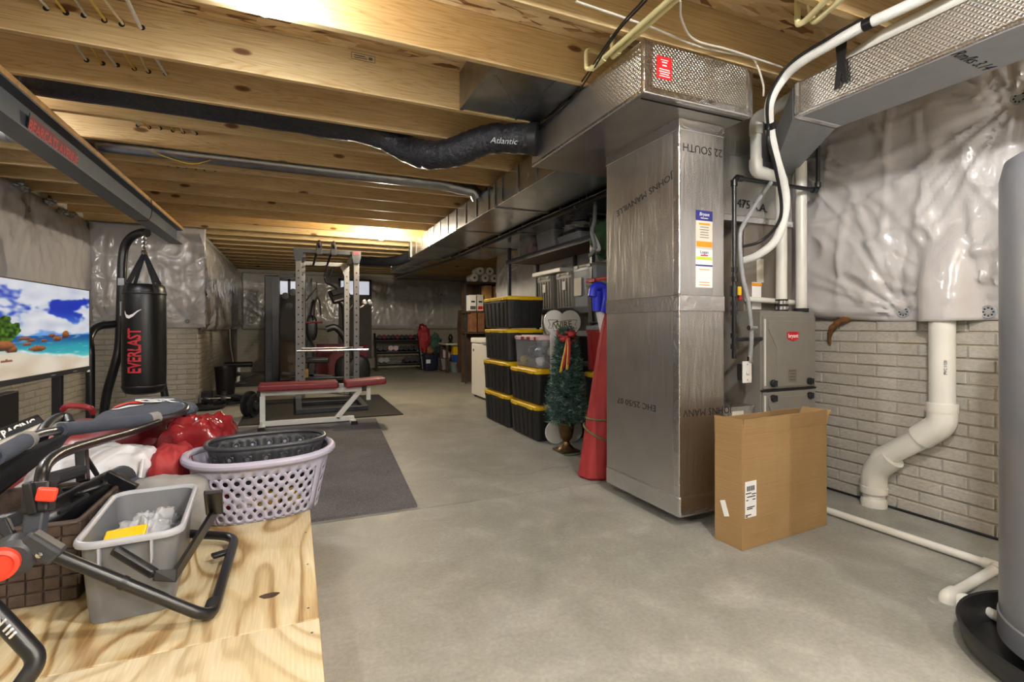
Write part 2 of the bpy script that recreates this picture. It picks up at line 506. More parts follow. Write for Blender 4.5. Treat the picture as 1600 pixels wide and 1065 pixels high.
class MB:
    def __init__(s):
        s.v, s.f, s.sm = [], [], []
    def add(s, vs_, fs_, smooth=False):
        o = len(s.v)
        s.v += [Vector(p) for p in vs_]
        for f in fs_:
            s.f.append([i + o for i in f])
            s.sm.append(smooth)
        return s
    def hexa(s, p):
        return s.add(p, [(0, 3, 2, 1), (4, 5, 6, 7), (0, 1, 5, 4), (1, 2, 6, 5), (2, 3, 7, 6), (3, 0, 4, 7)])
    def box(s, x0, x1, y0, y1, z0, z1):
        return s.hexa([(x0, y0, z0), (x1, y0, z0), (x1, y1, z0), (x0, y1, z0), (x0, y0, z1), (x1, y0, z1), (x1, y1, z1), (x0, y1, z1)])
    def obox(s, c, size, rot=None):
        c = Vector(c)
        M = rot or Matrix.Identity(3)
        hx, hy, hz = (q / 2 for q in size)
        return s.hexa([c + M @ Vector(q) for q in ((-hx, -hy, -hz), (hx, -hy, -hz), (hx, hy, -hz), (-hx, hy, -hz), (-hx, -hy, hz), (hx, -hy, hz), (hx, hy, hz), (-hx, hy, hz))])
    def bar(s, a, b, w, h, up=(0, 0, 1)):
        a, b = Vector(a), Vector(b)
        return s.obox((a + b) / 2, (w, h, (b - a).length), frame(b - a, up))
    def tube(s, pts, r, n=10, cap=True, closed=False):
        P = [Vector(p) for p in pts]
        m = len(P)
        rs = list(r) if isinstance(r, (list, tuple)) else [r] * m
        T = []
        for i in range(m):
            a = P[i - 1] if (i > 0 or closed) else P[i]
            b = P[(i + 1) % m] if (i + 1 < m or closed) else P[i]
            d = b - a
            T.append(d.normalized() if d.length > 1e-9 else Vector((0, 0, 1)))
        u = T[0].orthogonal().normalized()
        vs_ = []
        for i in range(m):
            u = u - T[i] * u.dot(T[i])
            u = u.normalized() if u.length > 1e-6 else T[i].orthogonal().normalized()
            v = T[i].cross(u)
            for k in range(n):
                a = 2 * PI * k / n
                vs_.append(P[i] + (u * math.cos(a) + v * math.sin(a)) * rs[i])
        fs_ = []
        for i in range(m if closed else m - 1):
            j = (i + 1) % m
            for k in range(n):
                k2 = (k + 1) % n
                fs_.append((i * n + k, i * n + k2, j * n + k2, j * n + k))
        s.add(vs_, fs_, True)
        if cap and not closed:
            s.add(vs_[:n], [tuple(range(n))[::-1]])
            s.add(vs_[-n:], [tuple(range(n))])
        return s
    def cyl(s, a, b, r, n=16):
        return s.tube([a, b], r, n)
    def lathe(s, prof, n=24, c=(0, 0, 0), M=None, cap=True):
        c = Vector(c)
        M = M or Matrix.Identity(3)
        vs_ = [c + M @ Vector((r * math.cos(2 * PI * k / n), r * math.sin(2 * PI * k / n), z)) for r, z in prof for k in range(n)]
        fs_ = []
        for i in range(len(prof) - 1):
            for k in range(n):
                k2 = (k + 1) % n
                fs_.append((i * n + k, i * n + k2, (i + 1) * n + k2, (i + 1) * n + k))
        s.add(vs_, fs_, True)
        if cap:
            if prof[0][0] > 1e-5:
                s.add(vs_[:n], [tuple(range(n))[::-1]])
            if prof[-1][0] > 1e-5:
                s.add(vs_[-n:], [tuple(range(n))])
        return s
    def prism(s, poly, z0, z1, M=None):
        M = M or Matrix.Identity(4)
        n = len(poly)
        vs_ = [M @ Vector((x, y, z0)) for x, y in poly] + [M @ Vector((x, y, z1)) for x, y in poly]
        fs_ = [tuple(range(n))[::-1], tuple(range(n, 2 * n))] + [(i, (i + 1) % n, n + (i + 1) % n, n + i) for i in range(n)]
        return s.add(vs_, fs_)
    def loft(s, rings, cap0=True, cap1=True, smooth=True):
        n = len(rings[0])
        vs_ = [Vector(p) for r in rings for p in r]
        fs_ = []
        for i in range(len(rings) - 1):
            for k in range(n):
                k2 = (k + 1) % n
                fs_.append((i * n + k, i * n + k2, (i + 1) * n + k2, (i + 1) * n + k))
        s.add(vs_, fs_, smooth)
        if cap0:
            s.add(rings[0], [tuple(range(n))[::-1]])
        if cap1:
            s.add(rings[-1], [tuple(range(n))])
        return s
    def grid(s, fn, nu, nv, smooth=True):
        vs_ = [Vector(fn(i / nu, j / nv)) for j in range(nv + 1) for i in range(nu + 1)]
        fs_ = [(j * (nu + 1) + i, j * (nu + 1) + i + 1, (j + 1) * (nu + 1) + i + 1, (j + 1) * (nu + 1) + i) for j in range(nv) for i in range(nu)]
        return s.add(vs_, fs_, smooth)
    def blob(s, c, size, seed=0, amp=0.12, freq=2.2, n=28, m=16, pw=2.0, rot=None, flat=True):
        """lumpy cushion: super-ellipsoid with noise, flat underside"""
        c = Vector(c)
        M = rot or Matrix.Identity(3)
        rings = []
        def sp(x):
            return math.copysign(abs(x) ** (2.0 / pw), x)
        for j in range(m + 1):
            ph = -PI / 2 + PI * j / m
            ring = []
            for k in range(n):
                th = 2 * PI * k / n
                d = Vector((sp(math.cos(ph)) * sp(math.cos(th)), sp(math.cos(ph)) * sp(math.sin(th)), sp(math.sin(ph))))
                k_ = 1 + amp * noise.noise(d * freq + Vector((seed, seed * 2.3, 0))) + amp * 0.5 * noise.noise(d * freq * 2.7 + Vector((seed, 5, seed)))
                d = d * k_
                p = Vector((d.x * size[0] / 2, d.y * size[1] / 2, d.z * size[2] / 2))
                if flat:
                    p.z = max(p.z, -size[2] / 2 * 0.97)
                ring.append(c + M @ p)
            rings.append(ring)
        return s.loft(rings)
    def build(s, name, mat, parent=None, world=True, bevel=0.0, seg=2, sharp=35.0, solid=0.0, subd=0, weld=0.0):
        me = bpy.data.meshes.new(name)
        V = s.v
        if parent is not None and world:
            inv = wm(parent).inverted()
            V = [inv @ p for p in V]
        me.from_pydata([tuple(p) for p in V], [], s.f)
        me.polygons.foreach_set('use_smooth', s.sm)
        me.validate()
        if weld:
            bm = bmesh.new()
            bm.from_mesh(me)
            bmesh.ops.remove_doubles(bm, verts=bm.verts, dist=weld)
            bmesh.ops.recalc_face_normals(bm, faces=bm.faces)
            bm.to_mesh(me)
            bm.free()
        me.materials.append(MATS[mat])
        if any(s.sm):
            me.set_sharp_from_angle(angle=R(sharp))
        o = bpy.data.objects.new(name, me)
        COL.objects.link(o)
        if parent is not None:
            o.parent = parent
            WM[o.name] = wm(parent)
        if solid:
            md = o.modifiers.new('solid', 'SOLIDIFY')
            md.thickness = solid
            md.offset = 0
        if bevel:
            md = o.modifiers.new('bevel', 'BEVEL')
            md.width = bevel
            md.segments = seg
            md.limit_method = 'ANGLE'
            md.angle_limit = R(40)
            md.harden_normals = False
        if subd:
            md = o.modifiers.new('sub', 'SUBSURF')
            md.levels = md.render_levels = subd
        return o

def tag(o, label, cat, group=None, kind=None):
    if label:
        o['label'] = label
    if cat:
        o['category'] = cat
    if group:
        o['group'] = group
    if kind:
        o['kind'] = kind
    return o
def thing(name, label, cat, loc=(0, 0, 0), rotz=0.0, group=None):
    o = bpy.data.objects.new(name, None)
    o.empty_display_size = 0.1
    COL.objects.link(o)
    o.location = loc
    o.rotation_euler = (0, 0, rotz)
    WM[o.name] = Matrix.Translation(Vector(loc)) @ Matrix.Rotation(rotz, 4, 'Z')
    return tag(o, label, cat, group)
def copy_tree(o, parent=None):
    c = o.copy()
    COL.objects.link(c)
    c.parent = parent
    WM[c.name] = wm(o)
    for ch in list(o.children):
        copy_tree(ch, c)
    return c
def place(o, loc, rotz=0.0, label=None):
    o.location = loc
    o.rotation_euler = (0, 0, rotz)
    if label:
        o['label'] = label
    return o
FONT = {}
def text(name, body, size, M, mat, parent, depth=0.0006, align='CENTER', world=True, bold=0.0, shear=0.0, xs=1.0):
    """flat lettering; M maps text plane (x right, y up, z out) to the world"""
    cu = bpy.data.curves.new(name, 'FONT')
    cu.body = body
    cu.size = size
    cu.align_x = align
    cu.align_y = 'CENTER'
    cu.extrude = depth
    cu.offset = bold
    cu.shear = shear
    cu.resolution_u = 2
    tmp = bpy.data.objects.new(name, cu)
    me = bpy.data.meshes.new_from_object(tmp)
    bpy.data.objects.remove(tmp)
    bpy.data.curves.remove(cu)
    MM = M @ Matrix.Diagonal((xs, 1, 1, 1))
    if parent is not None and world:
        MM = wm(parent).inverted() @ MM
    me.transform(MM)
    me.materials.clear()
    me.materials.append(MATS[mat])
    me.name = name
    o = bpy.data.objects.new(name, me)
    COL.objects.link(o)
    if ' ' in body:
        o['kind'] = 'stuff'
    if parent is not None:
        o.parent = parent
        WM[o.name] = wm(parent)
    return o
def basis(o, x, y):
    """4x4 matrix with origin o, x axis along x, y axis along y (z out)"""
    x = Vector(x).normalized()
    y = Vector(y)
    y = (y - x * y.dot(x)).normalized()
    z = x.cross(y)
    m = Matrix((x, y, z)).transposed().to_4x4()
    m.translation = Vector(o)
    return m

def print_bar(name, M, w_, h_, mat, parent):
    """a line of print too small to read: one thin bar in the plane of M"""
    return MB().prism([(-w_ / 2, -h_ / 2), (w_ / 2, -h_ / 2), (w_ / 2, h_ / 2), (-w_ / 2, h_ / 2)], 0, .0005, M).build(name, mat, parent)
# ------------------------------------------------------------------ the setting
XL, XR, YJ, YF = -2.4, 3.185, 7.94, 13.1        # front part of the basement
XL2, XR2 = -1.2, 4.25                            # back part, shifted to the right
YN = -3.2                                        # wall behind the camera
HJ, JD = 2.38, 0.235                             # underside of the joists, joist depth
CEIL = HJ + JD

def structure(name, mb, mat, parent=None, **k):
    o = mb.build(name, mat, parent, **k)
    if parent is None:
        o['kind'] = 'structure'
    return o

# floor with a saw-cut control joint at y = 2.87
mb = MB()
def slab(x0, x1, y0, y1):
    mb.box(x0, x1, y0, y1, -0.12, 0.0)
slab(-2.7, 4.5, YN - .3, 2.862)
slab(-2.7, 4.5, 2.874, YF + .3)
mb.box(-2.7, 4.5, 2.862, 2.874, -0.12, -0.006)
floor = structure('floor', mb, 'concrete')
tag(floor, 'grey stained concrete basement floor with a cut joint', None)

# walls
wr = structure('wall_right', MB().box(XR + .006, XR + .25, YN, YJ, 0, CEIL), 'brick_wall_y')
wr2 = structure('wall_right.001', MB().box(XR + .001, XR2 + .006, YJ - .02, YJ + .001, 0, CEIL), 'brick_wall_x')
wr3 = structure('wall_right.002', MB().box(XR2 + .006, XR2 + .25, YJ - .2, YF + .2, 0, CEIL), 'brick_wall_y')
wf = structure('wall_far', MB().box(XL2 - .2, XR2 + .2, YF + .006, YF + .25, 0, CEIL), 'brick_wall_x')
wl = structure('wall_left', MB().box(XL - .25, XL - .006, YN, YJ + .2, 0, CEIL), 'brick_wall_y')
wl2 = structure('wall_left.001', MB().box(XL - .2, XL2 - .006, YJ + .006, YJ + .25, 0, CEIL), 'brick_wall_x')
wl3 = structure('wall_left.002', MB().box(XL2 - .25, XL2 - .006, YJ + .012, YF + .2, 0, CEIL), 'brick_wall_y')
wn = structure('wall_near', MB().box(XL - .2, XR + .2, YN - .25, YN, 0, CEIL), 'mortar')
for o_, l_ in ((wr, 'pale brick-pattern concrete wall beside the furnace'), (wr2, 'return of the brick-pattern wall behind the storage shelf'),
               (wr3, 'far right brick-pattern wall of the back room'), (wf, 'far brick-pattern wall behind the exercise machines'),
               (wl, 'brick-pattern wall behind the television'), (wl2, 'brick-pattern wall behind the punching bag'),
               (wl3, 'brick-pattern side wall leading to the far wall'), (wn, 'plain concrete wall behind the viewer')):
    o_['label'] = l_

# bricks proud of the walls
def brick_mesh(name, lx, ly, lz):
    # bevelled face, slightly hollow back; lx thin or ly thin
    bm = bmesh.new()
    bmesh.ops.create_cube(bm, size=1.0)
    for v in bm.verts:
        v.co = Vector((v.co.x * lx, v.co.y * ly, v.co.z * lz))
    bmesh.ops.bevel(bm, geom=list(bm.edges), offset=0.004, segments=1, affect='EDGES')
    me = bpy.data.meshes.new(name)
    bm.to_mesh(me)
    bm.free()
    me.materials.append(MATS['brick'])
    return me
BW, BH, G = 0.222, 0.068, 0.009
BRK_Y = brick_mesh('brick', 0.022, BW - G, BH - G)
BRK_X = brick_mesh('brick', BW - G, 0.022, BH - G)
CUTS = {('y', round(BW, 3)): BRK_Y, ('x', round(BW, 3)): BRK_X}
def brick_cut(axis, ln):
    if (axis, ln) not in CUTS:
        CUTS[axis, ln] = brick_mesh('brick', .022, ln - G, BH - G) if axis == 'y' else brick_mesh('brick', ln - G, .022, BH - G)
    return CUTS[axis, ln]
def lay(parent, axis, fixed, a0, a1, rows, sign):
    """running bond bricks; axis 'y' -> wall plane x = fixed, bricks run along y"""
    rnd = random.Random(int(fixed * 100))
    for r in range(rows):
        z = (r + .5) * BH
        off = BW / 2 * (r % 2)
        k0 = math.floor((a0 - off) / BW) - 1
        k = k0
        while True:
            s0, s1 = off + k * BW, off + (k + 1) * BW
            k += 1
            if s0 >= a1 - .02:
                break
            if s1 <= a0 + .02:
                continue
            s0, s1 = max(s0, a0), min(s1, a1)
            c = (s0 + s1) / 2
            me = brick_cut(axis, round(s1 - s0, 3))
            o = bpy.data.objects.new('brick', me)
            COL.objects.link(o)
            o.parent = parent
            d = fixed + sign * (.007 + rnd.uniform(-.0025, .0025))
            o.location = (d, c, z) if axis == 'y' else (c, d, z)
            o.rotation_euler = (rnd.uniform(-.006, .006), 0, 0) if axis == 'y' else (0, rnd.uniform(-.006, .006), 0)
lay(wr, 'y', XR, BW * 1.5, BW * 14, 17, 1)
lay(wl, 'y', XL, BW * 22, YJ, 16, -1)
lay(wl2, 'x', YJ, XL + .02, XL2 + .006, 16, 1)
lay(wl3, 'y', XL2, YJ + .004, YJ + BW * 9, 16, -1)

# ceiling: OSB subfloor with joists below
ceil = structure('ceiling', MB().box(-2.7, 4.5, YN - .3, YF + .3, CEIL, CEIL + .02), 'osb')
ceil['label'] = 'chipboard subfloor above exposed wooden joists'
J0, JS = 2.98, 0.488
rj = random.Random(3)
JY = []
for k in range(-12, 21):
    y = J0 + JS * k if k >= 0 else 2.385 + .49 * (k + 1)
    if y > YF - .05:
        break
    JY.append(y)
    x0, x1 = (XL - .1, XR + .1) if y < YJ else (XL2 - .1, XR2 + .1)
    L = x1 - x0
    mb = MB().box(-L / 2, L / 2, -.019, .019, -JD / 2, JD / 2 - .001)
    o = mb.build('joist', 'joist_wood', ceil, world=False, bevel=.003, seg=1)
    o.location = ((x0 + x1) / 2, y, HJ + JD / 2)
# rim blocking at the left wall end of the near bays
# stamped grade marks on some joists
for k, x in ((0, -1.05), (1, -.7), (2, -.45), (3, -.2), (4, .1)):
    y = J0 + JS * k
    M = basis((x, y - .0196, HJ + .14), (0, 0, 1), (1, 0, 0))
    M = basis((x, y - .0196, HJ + .14), (0, 0, -1), (1, 0, 0))
for dx_, dz_, w_, h_ in ((0, .018, .13, .003), (0, -.018, .13, .003), (-.065, 0, .003, .036), (.065, 0, .003, .036), (-.02, .006, .06, .006), (-.015, -.006, .07, .005), (.04, 0, .02, .016)):
    print_bar('grade_stamp', basis((.36 + dx_, 2.98 - .0197, HJ + .2 + dz_), (1, 0, 0), (0, 0, 1)), w_, h_, 'ink_grey', ceil)

# ------------------------------------------------------------------ vapour barrier sheets
def sheet(name, label, org, ux, length, z0, z1, nrm, pins, bulge, res, seed, hem=0.03, ridge=None, extra=None, bottom=None):
    """wrinkled plastic over wall insulation, gathered at its fixing washers"""
    org, ux, nrm = Vector(org), Vector(ux), Vector(nrm)
    nu, nv = max(4, int(length / res)), max(4, int((z1 - z0) / res))
    t = thing(name, label, 'plastic sheet', tuple(org))
    def h(u, z):
        b = bulge * (0.72 + 0.3 * noise.noise(Vector((u * .9, z * 1.1, seed))))
        q = noise.noise(Vector((u * 5.0, z * 1.1, seed + 3)))
        b += 0.011 * max(0, 1 - abs(q) * 5) ** 1.5
        q2 = noise.noise(Vector((u * 2.2 + z * 2.6, z * 2.2 - u * 1.7, seed + 8)))
        b += 0.013 * max(0, 1 - abs(q2) * 7) ** 1.6
        q3 = noise.noise(Vector((u * 3.1 - z * 2.0, z * 1.7 + u * 1.1, seed + 13)))
        b += 0.011 * max(0, 1 - abs(q3) * 9) ** 1.6
        b += 0.004 * noise.noise(Vector((u * 16, z * 4, seed + 5)))
        for pu, pz in pins:
            du, dz = u - pu, z - pz
            r = math.hypot(du, dz)
            if r < 1.1:
                a = math.atan2(dz, du)
                fall = math.exp(-r / .42)
                rad = noise.noise(Vector((math.cos(a) * 4.6, math.sin(a) * 4.6, seed + pu * 3)))
                rad2 = noise.noise(Vector((math.cos(a) * 10.0, math.sin(a) * 10.0, seed + pz * 5)))
                b += fall * min(1, r / .05) * (.034 * max(-.4, 1 - 5 * abs(rad)) + .012 * rad2)
                b -= bulge * .8 * math.exp(-(r / .13) ** 2)
        e = min(1, (z - z0) / .10)
        b *= .25 + .75 * max(0, e)
        b *= min(1, .2 + (z1 - z) / .25)
        if ridge:
            for ru, rz, rw, rh in ridge:
                b = max(b, (rh + .12 * b) * math.exp(-((u - ru) / rw) ** 4) / (1 + math.exp((z - rz) / .1)))
        return max(.008, b)
    def fn(i, j):
        u = i * length
        zb = z0 + (bottom(u) if bottom else 0) + .012 * noise.noise(Vector((u * 4, 0, seed)))
        z = zb + (z1 - zb) * j
        return org + ux * u + Vector((0, 0, z)) + nrm * h(u, z)
    mb = MB().grid(fn, nu, nv)
    o = mb.build('film', 'vapour_plastic', t, sharp=80)
    md = o.modifiers.new('solid', 'SOLIDIFY')
    md.thickness = .002
    for pu, pz in pins:
        c = org + ux * pu + Vector((0, 0, pz)) + nrm * (h(pu, pz) + .006)
        Mx = frame(nrm)
        w_ = MB().lathe([(.0, .0), (.032, .0), (.034, .003), (.030, .005), (.026, .0025), (.014, .0025), (.012, .006), (.0, .007)], 20, c, Mx)
        wo = w_.build('washer', 'grey_conduit', t)
        hs = MB()
        for q in range(8):
            a = q * PI / 4
            hs.lathe([(.0045, 0), (.0045, .0008)], 8, c + Mx @ Vector((.02 * math.cos(a), .02 * math.sin(a), .0025)), Mx)
        hs.build('washer_hole', 'ink', wo)
    return t
yq = on_x(1472, 500, 3.12).y
sheet('vapour_barrier', 'shiny milky plastic sheet above the drain pipe beside the furnace', (XR + .0, YN + .4, 0), (0, 1, 0), 6.4, 1.08, 2.378, (-1, 0, 0),
      [(on_x(1408, 487, 3.15).y - YN - .4, on_x(1408, 487, 3.15).z), (on_x(1541, 487, 3.15).y - YN - .4, on_x(1541, 487, 3.15).z),
       (on_x(1586, 150, 3.13).y - YN - .4, on_x(1586, 150, 3.13).z), (5.2, 2.2), (2.0, 1.6)], .075, .017, 2.0,
      ridge=[(yq - YN - .4, 1.5, .12, .135)], bottom=lambda u: .05 * math.sin(max(0, min(1, (u - 4.6) / 1.2)) * PI * .5))
sheet('vapour_barrier.001', 'plastic sheet on the right wall beyond the shelving', (XR, 3.4, 0), (0, 1, 0), 4.5, .9, 2.378, (-1, 0, 0),
      [(1.0, 1.9), (3.9, 2.15)], .06, .04, 5.0)
sheet('vapour_barrier.002', 'greyish plastic sheet hanging on the wall behind the television', (XL, -.5, 0), (0, 1, 0), 8.4, 1.05, 2.378, (1, 0, 0),
      [(4.6, 2.05), (6.9, 2.2), (8.0, 1.2)], .07, .04, 9.0)
sheet('vapour_barrier.003', 'plastic sheet on the wall behind the punching bag', (XL + .03, YJ, 0), (1, 0, 0), 1.265, 1.03, 2.378, (0, -1, 0),
      [(.15, 1.1), (1.05, 1.12)], .07, .022, 12.0)
sheet('vapour_barrier.004', 'bulging plastic sheet wrapping the brick corner beyond the punching bag', (XL2 + .012, YJ - .085, 0), (0, 1, 0), 5.1, .99, 2.30, (1, 0, 0),
      [(.7, 1.08), (2.2, 1.05), (3.6, 1.1)], .1, .03, 15.0)
sheet('vapour_barrier.005', 'creased plastic sheet on the far wall above the dumbbell rack', (XL2 + .1, YF, 0), (1, 0, 0), 5.3, .98, 2.3, (0, -1, 0),
      [(3.25, 1.75), (4.05, 1.04), (4.7, 1.9), (1.6, 1.9), (.6, 1.1)], .1, .035, 21.0)
# soft insulation stuffed in at the sill on the left

# ------------------------------------------------------------------ bulbs
def bulb_glass(name, k, col=(1.0, 0.992, 0.985, 1)):
    t = NT(name)
    t.b.inputs['Emission Color'].default_value = col
    t.b.inputs['Emission Strength'].default_value = BULB * k
    t.done((1, 1, 1, 1), 0.4)
bulb_glass('bulb_glass', 1.0)
bulb_glass('bulb_glass_dim', .22)
bulb_glass('bulb_glass_mid', .6)
bulb_glass('bulb_glass_warm', 1.0, (1.0, 0.87, 0.66, 1))
def bulb(loc, label, group='bare bulbs on the joists', glass='bulb_glass'):
    x, y, z = loc
    th = thing('light_bulb', label, 'light bulb', (x, y, z), 0, group)
    MB().lathe([(.0, -.052), (.02, -.048), (.036, -.032), (.043, -.008), (.04, .014), (.028, .036), (.017, .05), (.016, .06)], 20, (x, y, z)).build('glass', glass, th)
    MB().lathe([(.017, .055), (.017, .075), (.05, .082), (.056, .1), (.056, .12), (.0, .12)], 20, (x, y, z)).build('lamp_holder', 'white_plastic', th)
    return th
bulb(tuple(at_d(413, 4, 2.06)), 'glaring bare bulb nearest the viewer between two joists', glass='bulb_glass_dim')
bulb((1.13, 7.296, HJ - .05), 'small bare bulb glowing at the far end near the long duct', glass='bulb_glass_warm')
bulb((1.15, .35, HJ - .0), 'added fill bulb above the viewer, out of the frame')  # unseen bulb, added to raise the room's brightness
bulb((-.9, -.6, HJ - .0), 'added fill bulb behind the plywood platform, out of the frame')  # added out of view as fill for the near left
bulb((1.2, -1.9, HJ - .0), 'added fill bulb behind the viewer, out of the frame')  # extra bulb behind the camera, added for general fill light
bulb((2.5, -1.2, HJ - .0), 'added fill bulb near the water heater, out of the frame')  # unseen fill source, added to brighten the right side
bulb((-2.0, 3.9, HJ - .0), 'added fill bulb left of the television, out of the frame', glass='bulb_glass_mid')  # added off-frame to lift the dim left wall and punching bag

# ------------------------------------------------------------------ steel beam on the left
bx = thing('steel_beam', 'grey painted steel I-beam running under the joists on the left', 'beam', (-1.44, 3.5, 2.15))
def ibeam(x, z0, w_, h_, tf, tw):
    return [(x - w_ / 2, z0), (x + w_ / 2, z0), (x + w_ / 2, z0 + tf), (x + tw / 2, z0 + tf), (x + tw / 2, z0 + h_ - tf), (x + w_ / 2, z0 + h_ - tf),
            (x + w_ / 2, z0 + h_), (x - w_ / 2, z0 + h_), (x - w_ / 2, z0 + h_ - tf), (x - tw / 2, z0 + h_ - tf), (x - tw / 2, z0 + tf), (x - w_ / 2, z0 + tf)]
Mxz = Matrix(((1, 0, 0, 0), (0, 0, 1, 0), (0, 1, 0, 0), (0, 0, 0, 1)))
MB().prism(ibeam(-1.44, 2.145, .145, .197, .012, .009), YN + .02, YJ + .0, Mxz).build('web_and_flanges', 'beam_paint', bx)
for a, b in ((YN + .05, 3.55), (3.555, 6.2), (6.205, YJ + .0)):
    MB().box(-1.51, -1.366, a, b, 2.342, 2.379).build('top_plate', 'lumber', bx, bevel=.002, seg=1)
MB().tube(crv([(-1.36, 6.25, 2.36), (-1.355, 6.26, 2.25), (-1.37, 6.2, 2.14), (-1.44, 6.1, 2.11)], 5), .004, 6).build('cord', 'black_plastic', bx)
# street sign standing on the flange
sg = thing('street_sign', 'black and red street sign lettered in red, resting on the steel beam flange', 'sign', (-1.425, 4.15, 2.157))
Msg = basis((-1.4235, 4.15, 2.157), (0, 1, 0), (.12, 0, 1))
poly = [(-.37, 0), (.37, 0), (.365, .05), (.34, .1), (.29, .132), (-.37, .132)]
MB().prism(poly, 0, .004, Msg).build('panel', 'black_plastic', sg)
pb = [(-.36, .006), (.356, .006), (.35, .05), (.33, .094), (.286, .124), (-.36, .124)]
MB().prism([(x, y) for x, y in pb], .0042, .0046, Msg).build('red_field', 'maroon', sg)
text('lettering', 'BEARCATS AVENUE', .088, Msg @ Matrix.Translation((-.01, .063, .0052)), 'red_print', sg, bold=.0015, xs=.93)

# ------------------------------------------------------------------ ducts
FB = .0
def tape(mb, a, b, w_=.05):
    pass
# return drop: the foil pillar
px0, px1, py0, py1, pz0, pz1 = 1.825, 2.135, 2.04, 2.70, .07, 2.13
pil = thing('return_air_duct', 'tall foil-faced duct drop standing beside the cardboard box', 'duct', ((px0 + px1) / 2, (py0 + py1) / 2, pz0))
def pillar(z0, z1, g=0.0):
    return MB().box(px0 - g, px1 + g, py0 - g, py1 + g, z0, z1)
pillar(pz0, 1.17).build('lower_section', 'foil_board', pil, bevel=.006)
pillar(1.172, pz1).build('upper_section', 'foil_board', pil, bevel=.006)
tb = MB().box(px0 - .003, px1 + .003, py0 - .003, py1 + .003, 1.13, 1.215)
tb.build('seam_tape', 'foil_tape', pil, bevel=.003)
MB().box(px0 - .004, px1 + .004, py0 - .004, py1 + .004, pz0 - .012, pz0 + .1).build('bottom_tape', 'foil_tape', pil, bevel=.012)
for z0_, z1_ in ((pz0 + .1, 1.13), (1.215, pz1)):
    tp = MB()
    tp.box(px0 - .0025, px0 + .012, py0 - .0025, py0 + .045, z0_, z1_)
    tp.build('corner_tape', 'foil_tape', pil, bevel=.004)
MB().box(px0 - .004, px1 + .004, py0 - .004, py1 + .004, pz1 - .06, pz1).build('collar_tape', 'foil_tape', pil, bevel=.004)
ML = lambda y, z: basis((px0 - .0004, y, z), (0, 1, 0), (0, 0, -1))     # upside-down print, left face
MF = lambda x, z: basis((x, py0 - .0004, z), (-1, 0, 0), (0, 0, -1))
text('print', 'JOHNS MANVILLE', .052, basis((px0 - .0004, 2.34, 1.795), (0, 1, -.2), (0, -.2, -1)), 'ink', pil, xs=1.25)
text('print', '22 SOUTH', .06, MF(1.985, 1.985), 'ink', pil)
text('print', 'EHC 25/50 07', .05, ML(2.40, .60), 'ink', pil, xs=1.25)
text('print', 'JOHNS MANV', .055, MF(2.02, .60), 'ink', pil)
# stickers down the front face
def sticker(x0, x1, z0, z1, mat, name='sticker', k=.0012):
    return MB().box(x0, x1, py0 - k, py0 + .001, z0, z1).build(name, mat, pil)
sx0, sx1 = on_y(1087, 400, py0).x, on_y(1113, 400, py0).x
zz = lambda y: on_y(1100, y, py0).z
sticker(sx0, sx1, zz(388), zz(329), 'label_cream')
sticker(sx0, sx1, zz(345), zz(329), 'label_blue', 'sticker_header', .0016)
sticker(sx0 + .004, sx1 - .002, zz(386), zz(377), 'label_orange', 'sticker_band', .0016)
sticker(sx0, sx1, zz(449), zz(389), 'label_white')
sticker(sx0 + .002, sx1 - .004, zz(406), zz(401), 'label_lime', 'sticker_band', .0016)
sticker(sx0 - .001, sx1, zz(416), zz(413.5), 'label_blue', 'sticker_band', .0016)
Ms = lambda y: basis(((sx0 + sx1) / 2, py0 - .002, zz(y)), (1, 0, 0), (0, 0, 1))
text('print', 'Bryant', .026, Ms(335), 'label_white', pil, shear=.2)
print_bar('print_line', Ms(341), .05, .004, 'label_white', pil)
print_bar('print_line', Ms(350), .075, .01, 'label_orange', pil)
for y in (355, 359, 363, 367, 371):
    print_bar('print_line', Ms(y), .055 + .004 * (y % 3), .003, 'ink_grey', pil)
text('print', 'Logan', .024, Ms(394), 'label_blue', pil)
print_bar('print_line', Ms(399), .05, .006, 'label_red', pil)
for y in (421, 441, 445):
    print_bar('print_line', Ms(y), .07, .004, 'label_orange', pil)

# return box on top, flush under the joists
bx0, bx1, by0, by1, bz0, bz1 = 1.475, 2.165, 1.88, 3.07, 2.13, 2.376
rb = thing('return_plenum_box', 'horizontal foil-faced duct box with a red tag above the tall foil duct', 'duct', ((bx0 + bx1) / 2, (by0 + by1) / 2, bz0))
MB().box(bx0, bx1, by0, by1, bz0, bz1).build('shell', 'foil_quilt', rb, bevel=.004)
tp = MB()
tp.box(bx0 - .003, bx0 + .05, by0 - .004, by0 + .02, bz0 - .003, bz1)
tp.build('corner_tape', 'foil_tape', rb, bevel=.006)
MB().box(bx0 - .002, bx1 + .002, by0 - .003, by0 + .03, bz0 - .004, bz0 + .035).build('edge_tape', 'foil_tape', rb, bevel=.006)
MB().box(bx1 - .05, bx1 + .004, by0 - .004, by0 + .02, bz0 - .003, bz1).build('corner_tape', 'foil_tape', rb, bevel=.012)
MB().box(bx0 - .003, bx0 + .02, by0 + .02, by1, bz0 - .003, bz0 + .02).build('edge_tape', 'foil_tape', rb, bevel=.006)
MB().box(bx0 + .03, bx1 - .01, by0 + .055, by0 + .062, bz0 - .0035, bz0 + .001).build('seam', 'ink', rb)
rx0, rx1 = on_y(1026, 100, by0).x, on_y(1049, 100, by0).x
rz0, rz1 = on_y(1037, 124, by0).z, on_y(1037, 89, by0).z
MB().box(rx0, rx1, by0 - .003, by0, rz0, rz1).build('red_tag', 'label_red', rb)
